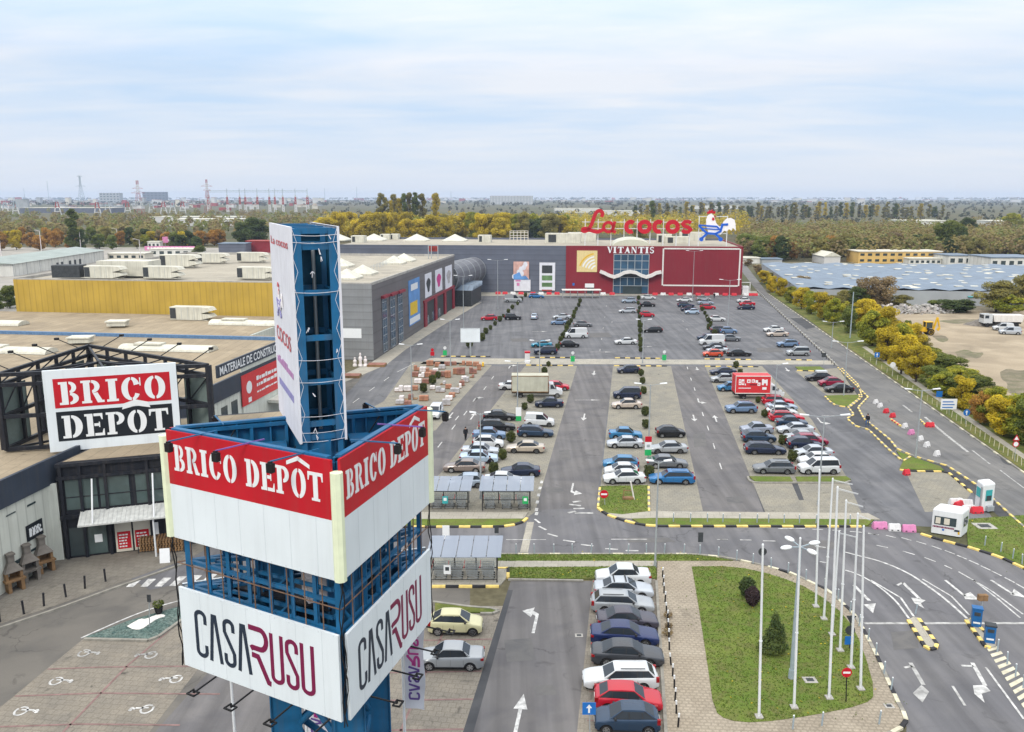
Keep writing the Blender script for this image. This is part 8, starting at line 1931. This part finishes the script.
block('shed',742,760,263.5,258.5,10,'shed_white','roof_white','low white shed behind the red wall corner',cat='shed'); block('shed',762,782,264,259.5,8,'grey_wall','roof_steel','low grey shed left of the market roof',cat='shed')
block('hut',1003,1024,281,273,8,'shed_white','roof_steel','small white hut at the right end of the market roof',cat='hut')
for u,v,c,lab in ((962,268.5,'far_red','small dark truck behind the market roof'),(975,270,'roof_steel','blue van behind the right part of the market roof'),(1000,275,'unit_dark','dark car parked beside the white hut')):
    p = G(u,v); t = thing('parked_car',lab,'car',p,.2,'vehicles behind the market'); m = MB(); m.box((0,0,.75),(5,1.9,1.0)); m.box((-.3,0,1.55),(3,1.7,.7)); m.build('body',c,t,local=True)
    m = MB()
    for x in (-1.6,1.6):
        for y in (-.9,.9): m.tube((x,y-.1,.35),(x,y+.1,.35),.35,n=10)
    m.build('wheels','black_rubber',t,local=True)
# ------------------------------------------------------------------ left background: sheds, signs, street trees
sheet('far_yard',[(-300,330),(19,330),(110,262),(300,258),(330,248),(-400,246)],.006,'yard_grey')
sh0,sh1 = G(14,276.5),G(104,260.5); d = (sh1-sh0).normalized(); n_ = Vector((-d.y,d.x,0)); n_ = n_ if n_.x < 0 else -n_
t = thing('long_shed','long white shed with pale green roof at the left edge','shed',sh0); Ls = (sh1-sh0).length; m = MB(); m.prism([sh0,sh1,sh1+n_*26,sh0+n_*26],0,4.9); m.build('wall','shed_white',t)
m = MB(); A,B_,C_,D_ = sh0 - d - (-n_) * -.6,sh1 + d * 1,sh1 + n_ * 26,sh0 + n_ * 26
q = [at(sh0-d-n_*.6,4.8),at(sh1+d-n_*.6,4.8),at(sh1+d+n_*13,6.6),at(sh0-d+n_*13,6.6),at(sh1+d+n_*26.6,4.8),at(sh0-d+n_*26.6,4.8)]
m.add(q,[(0,1,2,3),(3,2,4,5)]); m.add([x for x in (q[0],q[3],q[5])],[(0,1,2)]); m.add([x for x in (q[1],q[2],q[4])],[(2,1,0)]); m.build('roof','roof_green',t)
m = MB()
for x in (.42,.47,.56,.62,.68): m.plate(rect(Ls*x,.3,Ls*x+2,2.6),sh0-n_*.03,d,UP,-n_*.06)
m.build('door','unit_dark',t)
m = MB()
for k in range(9): m.plate(rect(Ls*k/8-.1,.1,Ls*k/8+.1,4.7),sh0-n_*.02,d,UP,-n_*.05)
m.build('pilasters','grey_wall',t)
block('low_building',150,198,256.5,249.5,12,'shed_white','roof_white','low white building with pink sign strip on its roof',rows=1,cols=6)
a = G(146,255); b = G(196,255); t = thing('roof_banner','pink and white sign strip above the low white building','sign',a); h = HT(a,249); m = MB(); m.box(((a.x+b.x)/2,a.y-1,h+.4),(b.x-a.x,.3,2.2)); m.build('board','barrier_pink',t); m = MB(); rr = random.Random(4); x = a.x + 2
while x < b.x - 3: w = rr.uniform(.8,1.8); m.box((x,a.y-1.17,h+.4),(w,.04,1.1)); x += w + .7
m.build('lettering','letter_white',t)
block('billboard_house',148,160,249,242,5,'shed_white','roof_white','small white building left of the pink billboard',rows=1,cols=3)
p = G(172,247); t = thing('billboard','pink and white billboard among the orange trees','billboard',p); m = MB(); m.box((p.x,p.y,4.4),(11,.3,3.6)); m.build('board','barrier_pink',t); m = MB(); m.box((p.x+1,p.y-.17,4.4),(6,.04,1.2)); m.build('lettering','letter_white',t); m = MB()
for x in (-4,0,4): m.bar((p.x+x,p.y,0),(p.x+x,p.y,2.6),.25)
m.build('post','grey_steel',t)
block('low_building',108,145,260,254,10,'beige_wall','roof_white','low beige building behind the white shed',rows=1,cols=5)
block('rooftop_block',219,246,255,244,10,'clad_blue','roof_steel','blue grey block behind the air units'); block('rooftop_block',246.5,275,253.5,241.5,10,'wall_red','far_red','red block behind the air units left of the slim sign')
block('long_roof',168,240,226,219.5,40,'far_white','roof_white','long white roofed warehouse beyond the orange trees'); block('long_roof',20,112,213,208,60,'clad_blue','roof_white','very long pale roof far behind the left trees'); block('long_roof',150,236,222.5,217,40,'far_white','roof_white','second white warehouse behind the long white roof')
for u,vb,vt,lab in ((41.5,251,231,'pale street lamp with curved arm, left one behind the white shed'),(81,250,232,'pale street lamp with curved arm near the dark poplar'),(118,246,229,'pale street lamp among the orange trees'),(2,262,236,'grey pole at the left edge behind the white shed'),(141,262,240,'pale street lamp behind the air units')):
    p = G(u,vb); h = HT(p,vt); t = thing('street_lamp',lab,'street lamp',p,0,'street lamps behind the white shed'); m = MB(); m.tube((0,0,0),(0,0,h),.22,.14,8); m.build('pole','wrap_white',t,local=True); m = MB(); m.bar((0,0,h),(-2.2,0,h+.5),.14); m.box((-2.4,0,h+.5),(1.2,.4,.2)); m.build('lamp_head','wrap_white',t,local=True)
rr = random.Random(9)
row = 'row of street trees behind the white shed'
for i in range(34):
    u = -30 + i * 7.6 + rr.uniform(-2,2); v = 247 + rr.uniform(-2.5,3.5); k = rr.choice(['orange','orange','brown','olive','gold','green','dark','orange']); tree(k,G(u,v),rr.uniform(8,11.5),rr.uniform(7,10),{'orange': 'rusty orange street tree behind the white shed','brown': 'brown street tree behind the white shed','olive': 'olive street tree behind the white shed','gold': 'golden street tree behind the white shed','green': 'green street tree behind the white shed','dark': 'dark green street tree behind the white shed'}[k],row+', '+k)
for u,v,k,h,w,lab in ((74,250,'poplar_green',23,9,'tall dark poplar standing above the orange trees at left'),(258,247,'dark',17,22,'large dark green tree left of the slim blue sign'),(244,246,'dark',14,15,'dark green tree beside the large one at the slim blue sign'),(184,252,'dark',9,10,'dark rounded tree behind the pink billboard'),(196,252,'dark',8,9,'dark rounded tree right of the pink billboard'),(200,258,'green',6,8,'green bush behind the air units'),(146,246,'lime',7,8,'yellow green tree before the orange street trees')):
    tree(k,G(u,v),h,w,lab,'trees at the left background')
# ------------------------------------------------------------------ woods
leaf_mat('leaf_wood',(.185,.14,.068),(.225,.185,.062),(.165,.19,.055))
leaf_mat('leaf_wood_yellow',(.30,.23,.04),(.48,.36,.035),(.22,.23,.045))
leaf_mat('leaf_far',(.045,.058,.045),(.065,.070,.048),(.10,.088,.05))
def wood_mass(name,quads,n,h0,h1,per,size,m_,seed,wr_=.55,label=None):
    rng = random.Random(seed); mb = MB()
    for _ in range(n):
        q = rng.choice(quads); u = rng.uniform(q[0],q[1]); v = rng.uniform(q[2],q[3]); p = G(u,v); h = rng.uniform(h0,h1); w = h * wr_ * rng.uniform(.8,1.3); tint = rng.random()
        for _k in range(per):
            a = rng.uniform(0,6.28); e = rng.uniform(-.5,1); r_ = math.sqrt(max(0,1-e*e)) * w * .62 * rng.uniform(.7,1)
            c = Vector((p.x+math.cos(a)*r_,p.y+math.sin(a)*r_,h*.58+e*h*.42)); nn = Vector((math.cos(a)*r_/w+rng.gauss(0,.4),math.sin(a)*r_/w+rng.gauss(0,.4),e+.3+rng.gauss(0,.4))).normalized(); x = nn.orthogonal().normalized(); x.rotate(Matrix.Rotation(rng.uniform(0,6.28),3,nn)); y = nn.cross(x); s = size * rng.uniform(.6,1.3)
            mb.add([c-x*s*.5,c-y*s*.35,c+x*s*.5,c+y*s*.35],[(0,1,2,3)],0,min(1,max(0,tint+rng.gauss(0,.14))))
    return tag(mb.build(name,m_,tint=True),label,'woods',kind='stuff')
wood_mass('woods',[(738,1250,228,262),(742,1100,236,258)],1900,8,12.5,60,1.8,'leaf_wood',51,label='brown green autumn woods behind the market hall')
wood_mass('woods',[(325,590,226,240),(560,745,222,241)],520,11,16,60,1.9,'leaf_wood_yellow',52,label='yellow autumn woods behind the shopping centre')
wood_mass('woods',[(-200,330,214,240)],760,7,12,56,2.5,'leaf_wood',53,label='autumn woods beyond the street trees at left')
wood_mass('woods',[(330,1250,207,226)],620,6,10,22,3.2,'leaf_far',54,label='distant dark woods behind the shopping centre')
wood_mass('woods',[(-200,1300,199.8,207)],1300,8,14,12,8,'leaf_far',55,.9,label='hazy woods towards the horizon')
wood_mass('woods',[(-300,1400,198.2,199.8)],600,12,24,10,26,'leaf_far',56,2.2,label='faint blue woods on the horizon')
rr = random.Random(77)
for i in range(46):                                                       # the nearest yellow trees, one by one
    u = 325 + i * 5.4 + rr.uniform(-3,3); v = 241 + rr.uniform(-4,1.5); k = rr.choice(['yellow_a','yellow_b','gold','lime','yellow_a','olive','gold'] if u<510 else ['olive','gold','yellow_a','dark','lime','olive'])
    tree(k,G(u,v),rr.uniform(14,19.5),rr.uniform(13,18),{'yellow_a': 'full yellow tree','yellow_b': 'broad yellow tree','gold': 'golden tree','lime': 'yellow green tree','olive': 'olive tree','dark': 'dark green tree'}[k]+' in the yellow wood behind the shopping centre roof','yellow wood trees, '+k)
for u,vt,k in ((381,194,'poplar'),(395,195,'poplar'),(405,194,'poplar_green'),(410,193.5,'poplar'),(416,193,'poplar_green'),(423,194.5,'poplar'),(436,194,'poplar_gold'),(400,199,'poplar_gold'),(386,198,'poplar'),(392,201,'poplar_gold')):
    p = G(u,231); h = HT(p,vt); tree(k,p,h,h*.25,{'poplar': 'tall olive poplar','poplar_green': 'tall green poplar','poplar_gold': 'tall golden poplar'}[k]+' rising above the yellow wood','poplars above the yellow wood, '+k,'poplar_tree')
p = G(652,225); tree('poplar_green',p,HT(p,201),9,'single dark green poplar behind the giant red letters','poplars behind the roof letters','poplar_tree'); p = G(667,226); tree('poplar_gold',p,HT(p,212),8,'short golden poplar behind the giant red letters','poplars behind the roof letters','poplar_tree')
for i in range(64):
    u = 636 + i * 4.85 + rr.uniform(-2.2,2.2); v = 217.5 + rr.uniform(-1.2,.6); k = rr.choice(['poplar','poplar','poplar_gold','poplar_green']); p = G(u,v); tree(k,p,HT(p,203+rr.uniform(-1.2,4.5)),rr.uniform(6,9),{'poplar': 'olive poplar','poplar_green': 'dark green poplar','poplar_gold': 'golden poplar'}[k]+' in the long row on the far side of the woods','far row of poplars, '+k,'poplar_tree')
for i in range(44):                                                       # front edge of the brown woods
    u = 744 + i * 8.2 + rr.uniform(-3,3); v = 261 + rr.uniform(-5,.5); k = rr.choice(['brown','olive','brown','green','olive','dark','orange'])
    tree(k,G(u,v),rr.uniform(8.5,12),rr.uniform(9,13),{'brown': 'bare brown tree','olive': 'olive tree','green': 'green tree','dark': 'dark green tree','orange': 'rusty tree'}[k]+' at the front edge of the woods behind the market hall','front trees of the woods, '+k)
for u,v,k,h,w,lab in ((945,258,'green',18,16,'big dark green tree above the woods, left of the warehouse'),(958,256,'dark',15,14,'green tree beside the big dark one above the woods'),(968,240,'dark',15,16,'dark green tree farther right in the woods'),(1012,232,'lime',16,18,'yellow green tree at the right edge of the woods'),(640,243,'olive',12,14,'olive tree behind the letter c on the roof'),(757,262,'green',8,9,'green tree right of the roof emblem')):
    tree(k,G(u,v),h,w,lab,'single trees of the woods')
# white halls far behind the woods
for u0,u1,vb,vt,lab in ((905,948,228,221,'bright white hall beyond the woods'),(995,1060,231,221.5,'white hall with grey wall at the far right'),(600,640,216,211,'pale hall far behind the roof letters'),(555,600,213,208.5,'small white halls in the distance left of the roof letters'),(690,742,209,206,'white hall in the distance right of the emblem')):
    block('far_hall',u0,u1,vb,vt,40,'shed_white','roof_white',lab,'hall')
block('apartment_block',490,533,204.5,196,60,'grey_wall','far_red','long distant apartment block on the horizon',rows=6,cols=14,wm_='far_white')
rr = random.Random(5); mb = MB()
for i in range(700):                                                      # the town on the horizon: roofs too small and many to tell apart
    u = rr.uniform(-150,330) if rr.random() < .6 else rr.uniform(330,1200); v = 198.6 + abs(rr.gauss(0,1)) * (4.5 if u<330 else 1.8); p = G(u,v)
    w,d_,h = rr.uniform(8,30),rr.uniform(8,20),rr.uniform(4,10) if rr.random() < .85 else rr.uniform(14,28); s_ = min(3.5,max(1,p.y/2500)); m_ = rr.choice((0,0,1,2,3)); mb.box((p.x,p.y,h/2),(w*s_,d_,h),rr.uniform(-.4,.4),m_); mb.box((p.x,p.y,h+.4),(w*s_+1,d_+1,.8),0,rr.choice((2,3,4)))
tag(mb.build('distant_town',['far_white','beige_wall','far_red','grey_wall','roof_red']),'distant town of small houses below the horizon','town',kind='stuff')
block('apartment_block',100,120,203,193,40,'grey_wall','roof_red','distant block with dark roof left of the lattice tower',rows=4,cols=6); block('apartment_block',143,166,202,192,40,'clad_blue','roof_steel','pale blue distant block right of the lattice tower',rows=4,cols=6)
# lattice towers and substation gantry
def lattice(u,vb,vt,w,label,mats_=('galv',),arms=((.80,1.9),(.9,1.5)),top=True,grp='lattice pylons',bar=None):
    p = G(u,vb); h = HT(p,vt); t = thing('lattice_tower',label,'pylon',p,0,grp); bw = bar or max(.35,p.y/3800); zs_ = [h*k/9 for k in range(10)]
    ms_ = [MB() for _ in mats_]
    def W_(z): return w * (1-.80*min(1,z/(h*.75)))
    for k in range(9):
        z0,z1 = zs_[k],zs_[k+1]; q = ms_[0 if len(mats_) == 1 else (k // 2) % len(mats_)]; a,b = W_(z0) / 2,W_(z1) / 2; C = [(-1,-1),(1,-1),(1,1),(-1,1)]
        for i in range(4):
            c,d_ = C[i],C[(i+1) % 4]; q.bar((c[0]*a,c[1]*a,z0),(c[0]*b,c[1]*b,z1),bw); q.bar((c[0]*a,c[1]*a,z0),(d_[0]*b,d_[1]*b,z1),bw*.6); q.bar((c[0]*b,c[1]*b,z1),(d_[0]*b,d_[1]*b,z1),bw*.6)
    for f,r_ in arms:
        z = h * f; x = w * r_; q = ms_[0]; q.bar((-x,0,z),(x,0,z),bw); q.bar((-x,0,z),(0,0,z+h*.06),bw*.7); q.bar((x,0,z),(0,0,z+h*.06),bw*.7)
    for q,m_ in zip(ms_,mats_): q.build('frame',m_,t,local=True)
    return t
lattice(82,203,176,26,'large grey lattice pylon on the left skyline',arms=((.62,1.0),(.98,.55))); lattice(140,217,180.5,13,'lattice pylon with red and white base right of the large one',('far_red','far_white'),((.66,.8),(.78,.6))); lattice(208.5,213,179.5,12,'tall lattice pylon at the left end of the substation gantry',('far_red','far_white'),((.80,.9),(.68,.6)))
for u,vt,lab in ((49,181,'thin chimney mast on the left skyline'),(25,188,'short mast at the far left skyline'),(357,187,'thin mast above the yellow wood'),(325,188,'thin mast right of the gantry'),(451,191,'thin faint mast above the far town')):
    p = G(u,201); h = HT(p,vt); t = thing('mast',lab,'mast',p); m = MB(); m.tube(p,at(p,h),2.4,1.2,8); m.build('shaft','galv',t)
gx = [209,228,240.5,246,258,270,275.5,283.5,296,308]
t = thing('substation_gantry','red and white substation gantry with long beam on the left skyline','gantry',G(258,212)); p0 = G(258,212); Yg = p0.y; zb_ = HT(p0,191); mr,mw_,mg = MB(),MB(),MB()
for i,u in enumerate(gx):
    x = (u-512) / F * (Yg*math.cos(TH)+30*math.sin(TH)); w = 2.2 if i not in (0,9) else 3
    for z0,z1,q in ((0,15,mw_),(15,30,mr),(30,33,mw_)):
        for s_ in (-1,1): q.bar((x+s_*w*(1-z0/50),Yg,z0),(x+s_*w*(1-z1/50),Yg,z1),1.3)
        for k in range(3): za,zb2 = z0 + (z1-z0) * k / 3,z0 + (z1-z0) * (k+1) / 3; q.bar((x-w*.7,Yg,za),(x+w*.7,Yg,zb2),.8); q.bar((x+w*.7,Yg,za),(x-w*.7,Yg,zb2),.8)
    mg.bar((x,Yg,33),(x,Yg,zb_+5),.9)
xa = (209-512) / F * (Yg*math.cos(TH)+6); xb = (308-512) / F * (Yg*math.cos(TH)+6)
mg.bar((xa,Yg,zb_+.5),(xb,Yg,zb_+.5),.9); mg.bar((xa,Yg,zb_-2),(xb,Yg,zb_-2),.7)
mr.build('red_posts','far_red',t); mw_.build('white_posts','far_white',t); mg.build('beam','galv',t)
for i,(u,v) in enumerate(((152,213),(164,214),(173,214),(183,213.5),(16,214),(58,215),(108,213),(98,216),(6,215),(128,214))):
    p = G(u,v); t = thing('switchyard_post','small red and white switchyard frame below the left skyline','frame',p,0,'switchyard frames'); a,b = MB(),MB()
    for s_ in (-1,1): a.bar((p.x+s_*6,p.y,0),(p.x+s_*3.5,p.y,12),1.2); b.bar((p.x+s_*3.5,p.y,12),(p.x+s_*1.5,p.y,22),1.2)
    a.bar((p.x-5,p.y,6),(p.x+5,p.y,6),.9); b.bar((p.x-4,p.y,14),(p.x+4,p.y,14),.9); a.build('legs','far_white',t); b.build('top','far_red' if i % 2 else 'galv',t)
for t in TP.values(): kill(t)
kill(HB)
for o in list(bpy.data.objects):
    if o.users_collection == () and o.users == 0: bpy.data.objects.remove(o)
